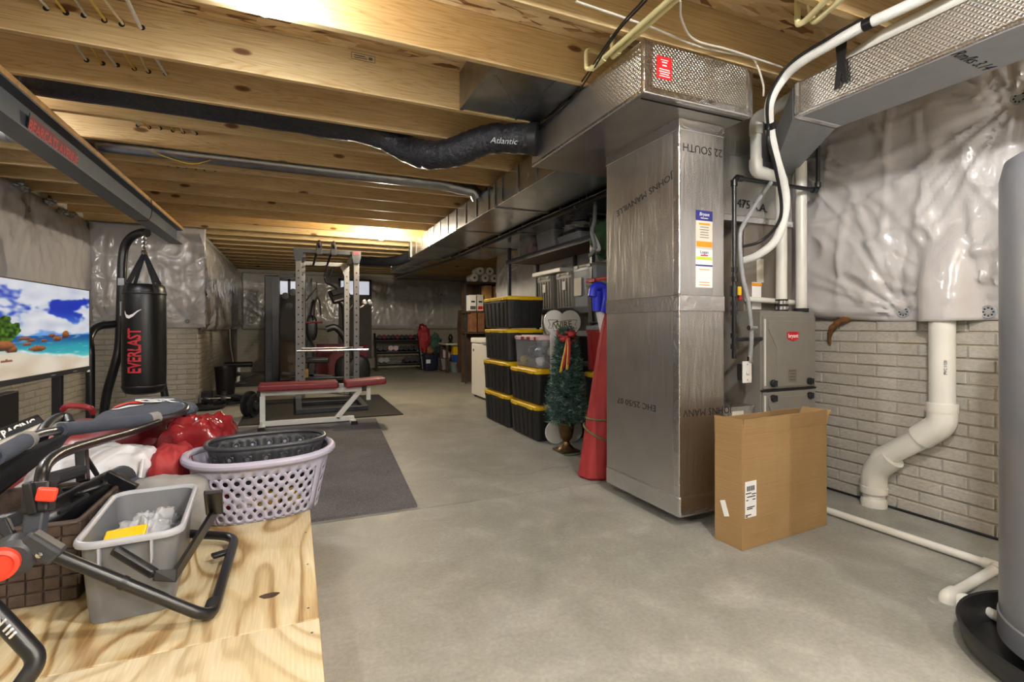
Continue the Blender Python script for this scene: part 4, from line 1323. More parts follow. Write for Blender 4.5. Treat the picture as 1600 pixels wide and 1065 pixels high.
# ------------------------------------------------------------------ totes
def ring(w_, l_, r, z, c=(0, 0), n=4):
    return [(x + c[0], y + c[1], z) for x, y in rrect(w_, l_, r, n)]
def make_tote(name, label, w_, l_, h_, body, lid, group=None, taper=.06, clear=False, cat='storage tote', lid_h=.035):
    """lidded storage tote: tapered ribbed body, handles, overhanging lid with latch tabs; origin at base centre"""
    t = thing(name, label, cat, (0, 0, 0), 0, group)
    wb, lb = w_ * (1 - taper * 1.6), l_ * (1 - taper)
    wt, lt = w_ * .965, l_ * .965
    zt = h_ - lid_h
    mb = MB()
    rg = [ring(wb - .03, lb - .03, .02, 0), ring(wb, lb, .03, .012)]
    rg += [ring(wb + (wt - wb) * k / 4 * .97, lb + (lt - lb) * k / 4 * .97, .035, .012 + (zt - .052) * k / 4) for k in range(1, 5)]
    rg += [ring(wt + .008, lt + .008, .035, zt - .04), ring(wt + .008, lt + .008, .035, zt)]
    if clear:
        rg += [ring(wt - .006, lt - .006, .03, zt), ring(wb - .008, lb - .008, .026, .006)]
        mb.loft(rg, True, True)
    else:
        mb.loft(rg)
    b = mb.build('body', body, t, world=False, sharp=40)
    # vertical ribs on the four sides
    rb = []
    def ribs(n_, along, dist0, dist1, half):
        for k in range(n_):
            u = (k - (n_ - 1) / 2) * half * 1.5 / n_
            for s_ in (-1, 1):
                m = MB()
                a0 = (u * .92, s_ * dist0) if along == 'x' else (s_ * dist0, u * .92)
                a1 = (u, s_ * dist1) if along == 'x' else (s_ * dist1, u)
                m.bar((a0[0], a0[1], .02), (a1[0], a1[1], zt - .045), .022, .003, (0, 1, 0) if along != 'x' else (1, 0, 0))
                m.build('rib', body, b, world=False)
    if not clear:
        ribs(4, 'x', lb / 2 - .0005, lt / 2 - .004, w_ / 2 * 1.1)
        ribs(5, 'y', wb / 2 - .0005, wt / 2 - .004, l_ / 2 * 1.1)
    lm = MB()
    lm.loft([ring(w_ - .006, l_ - .006, .04, zt - .012), ring(w_, l_, .042, zt - .006), ring(w_, l_, .042, zt + .014), ring(w_ - .014, l_ - .014, .038, zt + .022), ring(w_ - .05, l_ - .05, .03, zt + .022), ring(w_ - .06, l_ - .06, .03, zt + .014), ring(w_ - .1, l_ - .1, .03, zt + .014), ring(w_ - .11, l_ - .11, .03, zt + .03)], True, True)
    L = lm.build('lid', lid, t, world=False, sharp=30)
    for sx in (-1, 1):
        for u in (-.28, .28):
            MB().obox((sx * (w_ / 2 + .002), u * l_, zt), (.01, l_ * .16, .03)).build('latch_tab', lid, L, world=False, bevel=.003)
    for sy in (-1, 1):
        MB().obox((0, sy * (l_ / 2 + .002), zt), (w_ * .34, .01, .03)).build('latch_tab', lid, L, world=False, bevel=.003)
    return t
TW, TL, TH = .44, .70, .344
yt = make_tote('storage_tote', '', TW, TL, TH, 'tote_black', 'yellow_lid', 'black totes with yellow lids')
def use(proto, flag, loc, rotz, label):
    o = proto if not flag[0] else copy_tree(proto)
    flag[0] = True
    return place(o, loc, rotz, label)
fy_ = [False]
xa = 2.0 + TW / 2
where = ['bottom', 'second from the floor', 'third from the floor', 'topmost']
for k in range(4):
    use(yt, fy_, (xa + (.004, -.006, .004, -.002)[k], 4.757 + TL / 2, k * TH + .001), (.0, .012, -.01, .015)[k], 'black tote with yellow lid, %s of the tall stack of four' % where[k])
bt = make_tote('storage_tote', '', TW + .03, .62, .331, 'tote_black', 'yellow_lid', 'black totes with yellow lids')
fb_ = [False]
for k in range(2):
    use(bt, fb_, (2.0 + TW / 2 + .02, 4.08 + .31, k * .331 + .001), (.0, .01)[k], 'black tote with yellow lid under the clear red-lidded bin, %s' % ('on the floor', 'upper one')[k])
# stack behind the bone sign, next to the foil duct
xc, yc = 2.30 + .22, 3.46
ct = make_tote('storage_tote', '', .44, .62, .335, 'tote_black', 'yellow_lid', 'black totes with yellow lids')
fc_ = [False]
for k in range(2):
    use(ct, fc_, (xc, yc, k * .335 + .001), 0, 'black tote with yellow lid behind the red umbrella bag, %s' % ('on the floor', 'upper one')[k])
rt = make_tote('storage_tote', 'bright red tote with grey lid stacked beside the tall foil duct', .42, .6, .40, 'red_plastic', 'grey_plastic')
place(rt, (xc, yc, .672))
MB().box(-.212, -.2, -.12, .12, .1, .30).build('recessed_panel', 'red_plastic', rt, world=False, bevel=.006)
rl = make_tote('storage_tote', 'black tote with a dull red lid on top of the bright red tote', .42, .6, .40, 'tote_black', 'red_plastic')
place(rl, (xc, yc, 1.073))
# clear bin with red and white lid on the two black totes
cb = make_tote('clear_bin', 'clear bin of ornaments with red and white lid on the shorter tote stack', .40, .56, .31, 'tote_clear', 'pink_white', clear=True)
place(cb, (2.0 + .235, 4.08 + .30, .664))
rg_ = random.Random(5)
for k in range(8):
    s_ = (-1, 1)[k % 2]
    MB().obox((s_ * .2, -.2 + .13 * (k // 2), .276), (.012, .06, .03)).build('red_latch', 'red_plastic', cb, world=False, bevel=.003)
for k in range(14):
    c_ = ('label_white', 'red_plastic', 'steel', 'green_olive', 'pink_white', 'navy_plastic', 'gold_ribbon')[k % 7]
    p_ = (-.12 + .12 * (k % 3) + rg_.uniform(-.015, .015), -.18 + .09 * ((k % 7) // 3 * 2) + rg_.uniform(-.02, .02), .06 + .09 * (k // 7))
    o_ = MB().blob(p_, (.1, .1, .085), k, .25, 3, 14, 9, 2, None, False).build('ornament', c_, None)
    o_.location = (2.0 + .235, 4.08 + .30, .664)
    tag(o_, 'small %s ornament in the %s layer of the clear red-lidded bin' % (('white', 'red', 'silver', 'olive', 'pink', 'navy', 'gold')[k % 7], ('bottom', 'upper')[k // 7]), 'ornament', 'ornaments in the clear bin')

# ------------------------------------------------------------------ storage shelf along the right wall
su = thing('storage_shelf', 'long dark steel shelving unit behind the tote stacks', 'shelf', (2.88, 4.7, 0))
SX0, SX1, SY0, SY1 = 2.62, 3.08, 4.12, 6.2
for x in (SX0, SX1 - .04):
    for y in ((SY0, SY1 - .04) if x < 3 else (SY0, (SY0 + SY1) / 2, SY1 - .04)):
        p_ = MB().box(x, x + .04, y, y + .04, 0, 2.1).build('upright', 'rack_dark', su, bevel=.003)
for z in (.12, .66, 1.24, 1.93):
    MB().box(SX0 - .012, SX1 + .01, SY0 - .01, SY1 + .01, z - .035, z).build('shelf_board', 'wood_dark' if z > 1.5 else 'rack_dark', su, bevel=.003)
    MB().box(SX0 - .018, SX0 - .012, SY0 - .01, SY1 + .01, z - .055, z + .004).build('shelf_beam', 'rack_dark', su)
# things on the 1.24 shelf
gt = make_tote('grey_tote', 'grey-brown tote on the middle shelf, left one with a small label', .40, .38, .40, 'grey_tote', 'grey_tote', 'grey totes on the middle shelf', cat='storage tote')
place(gt, (2.84, on_x(842, 455, 2.64).y - .12, 1.241))
MB().box(-.203, -.2, -.05, .02, .2, .29).build('label_tag', 'label_white', gt, world=False)
g2 = copy_tree(gt)
place(g2, (2.84, on_x(880, 455, 2.64).y + .0, 1.241), 0, 'grey-brown tote on the middle shelf, right one beside the clear bin')
ctb = make_tote('clear_bin', 'clear bin with blue-grey lid and paper label on the middle shelf', .40, .42, .44, 'tote_frost', 'grey_tote', clear=True)
place(ctb, (2.82, 4.29, 1.241))
MB().box(-.204, -.2, .02, .16, .12, .3).build('paper_label', 'label_cream', ctb, world=False)
lb_ = tag(MB().obox((2.86, 5.16, 1.672), (.42, .70, .05)).build('flat_board', 'white_plastic', None, bevel=.01), 'flat white lid lying across the two grey totes', 'lid')
cb3 = make_tote('clear_bin', 'clear bin of red fabric on the top shelf at its far end', .34, .38, .28, 'tote_clear', 'tote_frost', clear=True)
place(cb3, (2.82, 5.75, 1.931))
o_ = tag(MB().blob((2.82, 5.75, 2.03), (.26, .3, .16), 3, .3, 3, 18, 10).build('red_cloth', 'red_bag', None), 'folded red cloth inside the clear bin on the top shelf', 'cloth')
cb4 = make_tote('clear_bin', 'low clear bin on the top shelf right of the red cloth bin', .36, .44, .25, 'tote_frost', 'tote_frost', clear=True)
place(cb4, (2.84, 5.22, 1.931))
cb5 = make_tote('clear_bin', 'clear bin under crumpled bags on the top shelf', .38, .48, .13, 'tote_frost', 'black_plastic', clear=True, lid_h=.03)
place(cb5, (2.82, 4.62, 1.931))
b_ = tag(MB().blob((2.82, 4.62, 2.10), (.36, .46, .1), 9, .5, 3.2, 26, 12).build('plastic_bag', 'bag_clear', None), 'crumpled clear plastic bag on the bin under the duct', 'plastic bag')
gb = thing('green_bag', 'green and white wrapped bag with a grey strap hanging beside the foil duct', 'bag', (2.5, 3.9, 1.9))
c_ = on_y(932, 375, 3.95)
MB().blob(c_ + Vector((.08, 0, .02)), (.26, .16, .34), 4, .3, 2.6, 22, 14, 2.4, None, False).build('wrap', 'green_plastic', gb)
MB().tube(crv([on_y(930, 318, 3.9), on_y(929, 345, 3.85), on_y(925, 362, 3.83), on_y(930, 385, 3.82), on_y(921, 400, 3.83)], 6), .018, 9).build('strap', 'grey_plastic', gb)
MB().tube(crv([on_y(925, 362, 3.83), on_y(934, 380, 3.82), on_y(936, 390, 3.82), on_y(923, 388, 3.82)], 6), .014, 9).build('strap', 'white_fabric', gb)
pg = thing('wall_hook', 'grey plastic hook bracket on the plastic sheet beyond the shelf', 'hook', (3.1, 6.9, 1.9))
MB().tube(crv([on_x(799, 404, 3.06), on_x(795, 414, 3.04), on_x(793, 424, 3.04), on_x(800, 421, 3.02), on_x(808, 415, 3.05)], 6), .016, 8).build('bracket', 'light_grey_paint', pg)
sb = tag(MB().obox((2.75, 4.75, 1.275), (.05, .4, .06)).build('black_case', 'black_plastic', None, bevel=.01), 'slim black case on the middle shelf front edge', 'case')
# white trim board lying low behind the bone sign
wb_ = tag(MB().box(2.5, 2.58, 4.12, 4.8, .96, 1.01).build('white_board', 'white_paint', None, bevel=.004), 'white board end showing behind the bone sign', 'board')
tag(MB().box(2.46, 2.6, 4.1, 4.75, .72, .955).build('carton', 'tote_black', None, bevel=.01), 'dark carton behind the clear red-lidded bin', 'carton')

# ------------------------------------------------------------------ chest freezer
cf = thing('chest_freezer', 'white chest freezer standing beyond the tall tote stack', 'freezer', (2.78, 6.75, 0))
MB().box(2.47, 3.08, 6.25, 7.26, .03, .80).build('cabinet', 'white_paint', cf, bevel=.015)
L_ = MB().box(2.46, 3.09, 6.24, 7.27, .805, .885).build('lid', 'white_paint', cf, bevel=.018)
MB().box(2.452, 2.462, 6.5, 6.75, .80, .83).build('handle', 'grey_plastic', L_, bevel=.003)
MB().lathe([(.02, 0), (.02, .004), (0, .004)], 12, (2.469, 7.15, .7), frame((-1, 0, 0))).build('lock', 'black_plastic', cf)
for x in (2.52, 3.03):
    for y in (6.3, 7.2):
        MB().box(x - .02, x + .02, y - .02, y + .02, 0, .032).build('foot', 'black_plastic', cf)

# ------------------------------------------------------------------ bone sign
bs = thing('bone_sign', 'white dog-bone cutout sign with a drawn ribbon banner, behind the artificial tree', 'sign', (2.235, 3.95, 0))
Mb_ = basis((2.235, 3.985, .0), (1, 0, 0), (0, .03, 1))
def bone(h_, r, nw):
    pts = []
    cxx = r * .78
    def arc(cx, cy, a0, a1, n=12):
        return [(cx + r * math.cos(R(a0 + (a1 - a0) * k / n)), cy + r * math.sin(R(a0 + (a1 - a0) * k / n))) for k in range(n + 1)]
    pts += arc(cxx, h_ - r, -66, 140)
    pts += arc(-cxx, h_ - r, 40, 246)
    pts += arc(-cxx, r, 114, 320)
    pts += arc(cxx, r, 220, 426)
    return pts
bone_pts = bone(1.20, .106, .1)
MB().prism(bone_pts, 0, .018, Mb_).build('board', 'white_paint', bs, bevel=.002)
zc_ = 1.2 - .12
def rib_line(pts, name='banner_outline', w_=.0028):
    MB().tube([Mb_ @ Vector((x, y, .0182)) for x, y in pts], w_, 5).build(name, 'ink_grey', bs)
rib_line([(-.15, zc_ + .03), (-.05, zc_ + .028), (-.1, zc_ + .005), (-.115, zc_ - .045), (-.15, zc_ - .045), (-.13, zc_ - .01), (-.15, zc_ + .03)])
rib_line([(-.1, zc_ + .005), (.07, zc_ + .03), (.15, zc_ + .03), (.125, zc_ - .01), (.148, zc_ - .045), (.085, zc_ - .05), (-.095, zc_ - .07), (-.1, zc_ + .005)])
MB().prism([(-.1, zc_ + .005), (-.05, zc_ + .03), (-.045, zc_ + .01)], .0182, .019, Mb_).build('banner_fold', 'ink_grey', bs)
text('lettering', 'WIRE', .078, Mb_ @ Matrix.Translation((-.0, zc_ - .018, .0186)) @ Matrix.Rotation(.12, 4, 'Z'), 'green_olive', bs, bold=.002)

# ------------------------------------------------------------------ artificial tree in an urn
tx, ty = 2.10, 3.70
at = thing('artificial_tree', 'small artificial fir tree with red bow in a bronze urn', 'tree', (tx, ty, 0))
ur = MB()
ur.box(tx - .085, tx + .085, ty - .085, ty + .085, .004, .022)
ur.lathe([(.075, .02), (.062, .035), (.035, .06), (.026, .085), (.034, .1), (.05, .115), (.062, .17), (.068, .215), (.082, .235), (.082, .247), (.068, .245), (.05, .24), (0, .24)], 24, (tx, ty, 0))
ur.build('urn', 'bronze', at, bevel=.002, seg=1)
MB().tube([(tx, ty, .22), (tx + .01, ty, .62), (tx, ty, 1.0)], [.014, .011, .006], 8).build('trunk', 'wood_dark', at)
rt_ = random.Random(11)
def needles(mat, n_branch, seed, jitter):
    rr = random.Random(seed)
    mb = MB()
    for k in range(n_branch):
        f = rr.random() ** .85
        z = .27 + f * .74
        rad = (.05 + .125 * (1 - f) ** .7) * rr.uniform(.75, 1.12)
        a = rr.uniform(0, 2 * PI)
        base = Vector((tx, ty, z - .03))
        tip = Vector((tx + rad * math.cos(a), ty + rad * math.sin(a), z + rr.uniform(-.05, .05)))
        d = tip - base
        for q in range(14):
            u = .35 + .65 * q / 13
            p = base + d * u
            dv = Vector((rr.uniform(-1, 1), rr.uniform(-1, 1), rr.uniform(-1, 1))).normalized() * .03 + d.normalized() * .02
            s_ = dv.cross(Vector((rr.uniform(-1, 1), rr.uniform(-1, 1), .3))).normalized() * .0028
            mb.add([p - s_, p + s_, p + dv], [(0, 1, 2)])
    return mb.build('needles', mat, at)
n1_ = needles('pine_needle', 1900, 1, .1)
n2_ = needles('pine_needle_light', 420, 2, .1)
n1_['kind'] = 'stuff'
n2_['kind'] = 'stuff'
bw_ = Vector((tx - .05, ty - .09, .96))
MB().blob(bw_ + Vector((-.03, -.01, -.01)), (.07, .05, .05), 2, .3, 3, 14, 9, 2, None, False).build('bow_loop', 'red_bag', at)
MB().blob(bw_ + Vector((.045, -.01, .03)), (.08, .05, .055), 7, .3, 3, 14, 9, 2, None, False).build('bow_loop', 'red_bag', at)
for k, (dx, l_, m_) in enumerate(((-.075, .28, 'gold_ribbon'), (-.055, .25, 'red_bag'), (-.02, .26, 'gold_ribbon'), (-.008, .22, 'red_bag'))):
    p0 = bw_ + Vector((0, -.025 - .004 * k, 0))
    pts = crv([p0, p0 + Vector((dx * .5, -.02, -l_ * .4)), p0 + Vector((dx, -.012, -l_))], 6)
    mb = MB()
    mb.grid(lambda i, j, P=pts: P[min(len(P) - 1, int(round(j * (len(P) - 1))))] + Vector(((i - .5) * .024, .004 * math.sin(i * 6), 0)), 2, len(pts) - 1)
    mb.build('ribbon_tail', m_, at, solid=.0015)
for k in range(7):
    MB().blob(bw_ + Vector((rt_.uniform(-.09, .09), rt_.uniform(-.04, .0), rt_.uniform(-.06, .05))), (.024, .024, .024), k, .05, 2, 10, 6, 2, None, False).build('berry', 'red_plastic', at)
pc = pipe('plug_lead', 'thin green lead lying on the floor in front of the urn', [(tx - .09, ty - .12, .006), (tx - .05, ty - .15, .006), (tx + .02, ty - .15, .006), (tx + .1, ty - .1, .006)], .005, 'green_plastic', 'cable', 6, .03)

# ------------------------------------------------------------------ red umbrella / tree bag leaning by the pillar
ux_, uy_ = 1.93, 3.0
ub = thing('red_umbrella_bag', 'tall red cloth cone tied with olive straps beside the foil duct', 'bag', (ux_, uy_, 0))
prof = [(.0, .004), (.105, .004), (.118, .02), (.115, .06), (.105, .2), (.098, .35), (.088, .5), (.078, .7), (.066, .9), (.055, 1.05), (.04, 1.14), (.0, 1.16)]
mb = MB()
n_ = 40
rings_ = []
for r_, z_ in prof:
    rings_.append([(ux_ + .135 * (z_ / 1.15) + (r_ * (1 + .045 * math.sin(7 * 2 * PI * k / n_ + z_ * 3))) * math.cos(2 * PI * k / n_), uy_ + (r_ * (1 + .045 * math.sin(7 * 2 * PI * k / n_ + z_ * 3))) * math.sin(2 * PI * k / n_), z_) for k in range(n_)])
mb.loft(rings_, False, False).build('cloth', 'red_bag', ub)
for z_, tl_ in ((.41, .0), (.31, .05)):
    r_ = .1 if z_ > .35 else .107
    MB().tube([(ux_ + .135 * z_ / 1.15 + r_ * math.cos(a), uy_ + r_ * math.sin(a), z_ + tl_ * math.cos(a - 2.2)) for a in [2 * PI * k / 28 for k in range(28)]], .0075, 6, closed=True).build('tie_strap', 'green_olive', ub)
bj = thing('blue_jug', 'bright blue plastic grip above a white bag beside the foil duct', 'handle', tuple(on_y(937, 470, 3.02)))
c1_ = on_y(936, 466, 3.05)
MB().tube(crv([c1_ + Vector((-.055, 0, .01)), c1_ + Vector((-.035, 0, .075)), c1_ + Vector((.03, 0, .08)), c1_ + Vector((.045, .0, .0)), c1_ + Vector((.02, 0, -.1))], 6), .033, 12).build('grip', 'blue_plastic', bj)
MB().tube([c1_ + Vector((-.02, 0, .05)), c1_ + Vector((-.02, 0, -.09))], [.035, .03], 12).build('grip', 'blue_plastic', bj)
MB().tube([c1_ + Vector((.01, .01, -.09)), c1_ + Vector((.1, .01, -.3))], [.028, .06], 14).build('white_sleeve', 'white_fabric', bj)

# ------------------------------------------------------------------ far right storage: shelf, rolls, lumber
fs = thing('utility_rack', 'dark rack of boards and cartons in the far right alcove', 'rack', (3.2, 8.8, 0))
ax = lambda px, y: on_y(px, 500, y).x
YR = 8.6
for px_ in (734, 757, 780):
    MB().box(ax(px_, YR) - .015, ax(px_, YR) + .015, YR + .22, YR + .25, 0, 1.83).build('post', 'rack_dark', fs)
for z in (.95, 1.33, 1.86):
    MB().box(ax(733, YR), ax(783, YR) + .3, YR - .01, YR + .45, z - .03, z).build('rack_shelf', 'wood_dark', fs)
MB().box(ax(733, YR), ax(783, YR) + .3, YR + .45, YR + .46, .0, 1.86).build('back_panel', 'wood_dark', fs)
zr_ = 1.86
for k, (px_, py_) in enumerate(((741, 434), (750, 424), (765, 422), (758, 435), (772, 436))):
    c = on_y(px_, py_, YR)
    c.z = zr_ + .073 + (.125 if py_ < 430 else 0)
    ro = thing('paper_roll', 'white paper roll on top of the alcove rack, %s' % ('bottom left', 'upper left', 'upper right', 'bottom middle', 'bottom right')[k], 'roll', tuple(c), 0, 'paper rolls on the rack')
    prof_ = [(.022, 0), (.07, 0), (.072, .004), (.072, .26), (.07, .264), (.022, .264), (.022, 0)]
    MB().lathe(prof_, 20, c + Vector((0, -.02, 0)), frame((0, 1, 0)), cap=False).build('paper', 'white_paper', ro)
    MB().lathe([(.0, .01), (.021, .01), (.021, .2)], 12, c + Vector((0, -.02, 0)), frame((0, 1, 0))).build('core', 'ink_grey', ro)
for k, (p0, p1, z0, z1, m_, l_) in enumerate(((758, 768, 1.34, 1.80, 'wood_light', 'pale lumber offcut standing on the alcove rack, left one'), (773, 782, 1.34, 1.79, 'wood_light', 'pale lumber offcut standing on the alcove rack, right one'),
                                         (734, 744, 1.335, 1.62, 'label_white', 'white printed carton on the alcove rack, left one'), (746, 755, 1.335, 1.63, 'label_cream', 'white printed carton on the alcove rack, right one'),
                                         (736, 745, .955, 1.3, 'wood_orange', 'orange-brown board standing on the lower rack shelf, left one'), (747, 757, .955, 1.31, 'wood_orange', 'orange-brown board standing on the lower rack shelf, right one'))):
    o_ = MB().box(ax(p0, YR), ax(p1, YR), YR - .005, YR + .2, z0, z1).build(('lumber_offcut', 'lumber_offcut', 'carton', 'carton', 'wood_board', 'wood_board')[k], m_, None, bevel=.003)
    tag(o_, l_, ('lumber', 'lumber', 'carton', 'carton', 'board', 'board')[k])
    if k in (2, 3):
        print_bar('print_block', basis((ax((p0 + p1) / 2, YR), YR - .0056, 1.50), (1, 0, 0), (0, 0, 1)), .07, .03, 'ink', o_)
        MB().box(ax(p0, YR) + .01, ax(p1, YR) - .01, YR - .006, YR - .004, 1.36, 1.42).build('print_block', 'label_red' if k == 3 else 'ink_grey', o_)
# live-edge slabs and workbench further back
for k, (px_, w2) in enumerate(((721, .16), (729, .13))):
    y_ = 10.4 - k * .5
    x_ = ax(px_, y_)
    rr = random.Random(k + 2)
    pl_, pr_ = [], []
    for q_ in range(9):
        z = .05 + q_ * 1.35 / 8
        pl_.append((x_ - w2 / 2 + rr.uniform(-.02, .02), z))
        pr_.append((x_ + w2 / 2 + rr.uniform(-.02, .02), z))
    o_ = MB().prism(pl_ + pr_[::-1], y_, y_ + .05, Mxz).build('wood_slab', 'wood_dark', None, bevel=.004)
    tag(o_, 'rough brown wood slab leaning by the alcove, %s' % ('left one', 'right one')[k], 'wood slab')
YB = 11.0
wk = thing('workbench', 'white-topped bench near the far right corner', 'table', (ax(715, YB), YB, 0))
bx_0, bx_1 = ax(696, YB), ax(734, YB) + .3
zb_ = on_y(715, 536, YB).z
MB().box(bx_0, bx_1, YB, YB + .6, zb_ - .04, zb_).build('top', 'label_cream', wk, bevel=.005)
for x in (bx_0 + .05, bx_1 - .05):
    for y in (YB + .05, YB + .55):
        MB().box(x - .025, x + .025, y - .025, y + .025, 0, zb_ - .04).build('leg', 'wood_dark', wk)
def far_bin(name, label, px0_, px1_, py0_, py1_, y_, mat, cat='bin', dep=.35):
    z0_ = max(.001, on_y((px0_ + px1_) / 2, py1_, y_).z)
    z1_ = on_y((px0_ + px1_) / 2, py0_, y_).z
    x0_, x1_ = on_y(px0_, 500, y_).x, on_y(px1_, 500, y_).x
    w_, h_ = x1_ - x0_, z1_ - z0_
    t = thing(name, label, cat, ((x0_ + x1_) / 2, y_ + dep / 2, z0_))
    MB().loft([ring(w_ * .8, dep * .82, .03, .0), ring(w_ * .86, dep * .88, .03, h_ * .5), ring(w_ * .92, dep * .94, .03, h_ * .9)], True, True).build('body', mat, t, world=False)
    MB().loft([ring(w_ * .98, dep, .03, h_ * .88), ring(w_, dep, .03, h_ * .9), ring(w_, dep, .03, h_ * .97), ring(w_ * .95, dep * .95, .03, h_)], True, True).build('lid', mat, t, world=False)
    return t
far_bin('storage_bin', 'yellow bin under the far bench, on top of the blue one', 708, 723, 541, 554, YB + .08, 'yellow_paint')
far_bin('storage_bin', 'blue bin under the far bench, below the yellow one', 710, 726, 554, 566, YB + .07, 'blue_bin')
far_bin('storage_bin', 'cloudy bin on the floor under the far bench', 706, 722, 566, 584, YB + .06, 'tote_frost')
far_bin('storage_bin', 'cloudy bin with blue side at the end of the far bench', 718, 732, 568, 584, YB - .32, 'tote_frost')
far_bin('storage_bin', 'small cloudy bin left of the far bench', 689, 703, 560, 578, YB + .5, 'tote_frost')
far_bin('storage_bin', 'pale carton on the small bin left of the far bench', 692, 706, 546, 559, YB + .5, 'pink_white', 'carton')
nv_ = far_bin('storage_bin', 'dark navy bin with a white label beside the dumbbell rack', 663, 685, 554, 578, 11.6, 'navy_plastic')
MB().box(-.12, -.02, -.168, -.16, .16, .25).build('label_tag', 'label_white', nv_, world=False)
rg1 = thing('red_gift_bag', 'crumpled red bag standing on the navy bin beside the dumbbell rack', 'bag', tuple(on_y(665, 552, 11.75)))
MB().blob(on_y(662, 528, 11.75), (.26, .2, .62), 3, .35, 2.6, 18, 14, 2.2, None, False).build('bag', 'red_bag', rg1)
MB().blob(on_y(659, 512, 11.75), (.14, .12, .2), 5, .35, 2.6, 14, 9, 2.2, None, False).build('tissue', 'red_gloss', rg1)
wr_ = thing('wreath_bundle', 'dark green and brown garland bundle right of the red bag', 'garland', tuple(on_y(681, 552, 11.8)))
MB().blob(on_y(680, 537, 11.8), (.3, .2, .45), 6, .5, 3.4, 18, 14, 2, None, False).build('foliage', 'pine_needle', wr_)
MB().blob(on_y(672, 547, 11.75), (.18, .14, .2), 9, .4, 3, 12, 9, 2, None, False).build('ribbon', 'wood_orange', wr_)
ln_ = thing('bare_lamp', 'small dark lantern standing on the far bench', 'lantern', tuple(on_y(704, 533, YB + .2)))
c = on_y(704, 534, YB + .2)
MB().lathe([(.07, 0), (.07, .015), (.03, .03), (.045, .06), (.06, .12), (.045, .17), (.02, .2), (0, .21)], 12, (c.x, c.y, zb_ + .002)).build('body', 'black_metal', ln_)
for k in range(3):
    o_ = MB().blob((on_y(696 + 5 * k, 548, YB + .3).x, YB + .35, .62 - .05 * k), (.16, .2, .12), k, .4, 3, 12, 8).build('cloth_bundle', ('black_fabric', 'slate_fabric', 'maroon')[k], None)
    o_.location.z = 0
    tag(o_, ('black cloth bundle hanging under the far bench', 'slate cloth bundle under the far bench', 'maroon cloth bundle under the far bench')[k], 'cloth')

# ------------------------------------------------------------------ cardboard box
A_ = on_z(1116, 842, 0)
B_ = on_z(1160, 861, 0)
D_ = on_z(1292, 820, 0)
ang = math.atan2(D_.y - B_.y, D_.x - B_.x)
bwid = (D_ - B_).length
bdep = .158
cbx = thing('cardboard_box', 'tall narrow open cardboard box with shipping labels standing in front of the furnace', 'box', (B_.x, B_.y, 0), ang)
hb = .535
def pnl(name, x0, x1, y0, y1, z0, z1, mat='cardboard'):
    return MB().box(x0, x1, y0, y1, z0, z1).build(name, mat, cbx, world=False, bevel=.0015, seg=1)
th_ = .005
pnl('front_panel', 0, bwid, 0, th_, .001, hb)
pnl('back_panel', 0, bwid, bdep - th_, bdep, .001, hb)
pnl('side_panel', 0, th_, th_, bdep - th_, .001, hb)
pnl('side_panel', bwid - th_, bwid, th_, bdep - th_, .001, hb)
pnl('bottom_panel', th_, bwid - th_, th_, bdep - th_, .001, .006)
def flap(name, a, b, out, h_):
    """flap hinged on edge a-b, leaning by vector out over its height"""
    a, b = Vector(a), Vector(b)
    o_ = Vector(out)
    mb = MB().add([a, b, b + o_ + (a - b) * .015, a + o_ + (b - a) * .015], [(0, 1, 2, 3)])
    return mb.build(name, 'cardboard', cbx, world=False, solid=.005)
flap('front_flap', (0, .0025, hb), (bwid, .0025, hb), (0, -.006, .078), 0)
flap('back_flap', (0, bdep - .0025, hb), (bwid, bdep - .0025, hb), (0, -.012, .066), 0)
flap('side_flap', (.0025, 0, hb), (.0025, bdep, hb), (-.004, 0, .078), 0)
flap('side_flap', (bwid - .0025, 0, hb), (bwid - .0025, bdep, hb), (.04, 0, .07), 0)
def lab(x0, x1, z0, z1, name='shipping_label'):
    return MB().box(x0, x1, -.0012, .001, z0, z1).build(name, 'label_white', cbx, world=False)
l_ = lab(.018, .098, .15, .32)
for k in range(11):
    MB().box(.03 + k * .0052, .0322 + k * .0052 + (.001 if k % 3 == 0 else 0), -.002, -.001, .275, .298).build('barcode_bar', 'ink', l_, world=False)
for z, x0, x1 in ((.262, .022, .06), (.256, .065, .095), (.245, .03, .09), (.23, .025, .04), (.23, .07, .09), (.196, .03, .085), (.188, .03, .07), (.16, .02, .06), (.153, .02, .036)):
    MB().box(x0, x1, -.002, -.001, z, z + .0045).build('print_line', 'ink', l_, world=False)
MB().prism([(.0, 0), (.03, 0), (.03, .075), (0, .075)], 0, .0012, basis((-.0003, .1, .13), (0, -1, .35), (0, .35, 1))).build('small_label', 'label_white', cbx, world=False)
for k in range(6):
    MB().box(-.002, -.001, .07 + .004 * k, .072 + .004 * k, .15, .19)

# ------------------------------------------------------------------ carpet and rubber mat
rug = thing('carpet', 'grey shaggy carpet remnant lying on the floor beyond the plywood', 'carpet', (0, 4.3, 0))
MB().grid(lambda i, j: ((.655 + .19 * j - (1 - i) * 2.2), 2.90 + 2.93 * j, .016 + .003 * noise.noise(Vector((i * 30, j * 40, 0)))), 30, 40).build('pile', 'carpet', rug)
MB().add([(.655, 2.9, 0), (.845, 5.83, 0), (-1.355, 5.83, 0), (-1.545, 2.9, 0), (.655, 2.9, .016), (.845, 5.83, .016), (-1.355, 5.83, .016), (-1.545, 2.9, .016)], [(0, 1, 5, 4), (1, 2, 6, 5), (2, 3, 7, 6), (3, 0, 4, 7)]).build('bound_edge', 'carpet', rug)
gm = tag(MB().box(-.55, 1.19, 6.0, 7.9, .001, .012).build('rubber_mat', 'black_rubber', None, bevel=.003), 'black rubber floor mat under the power rack', 'mat')
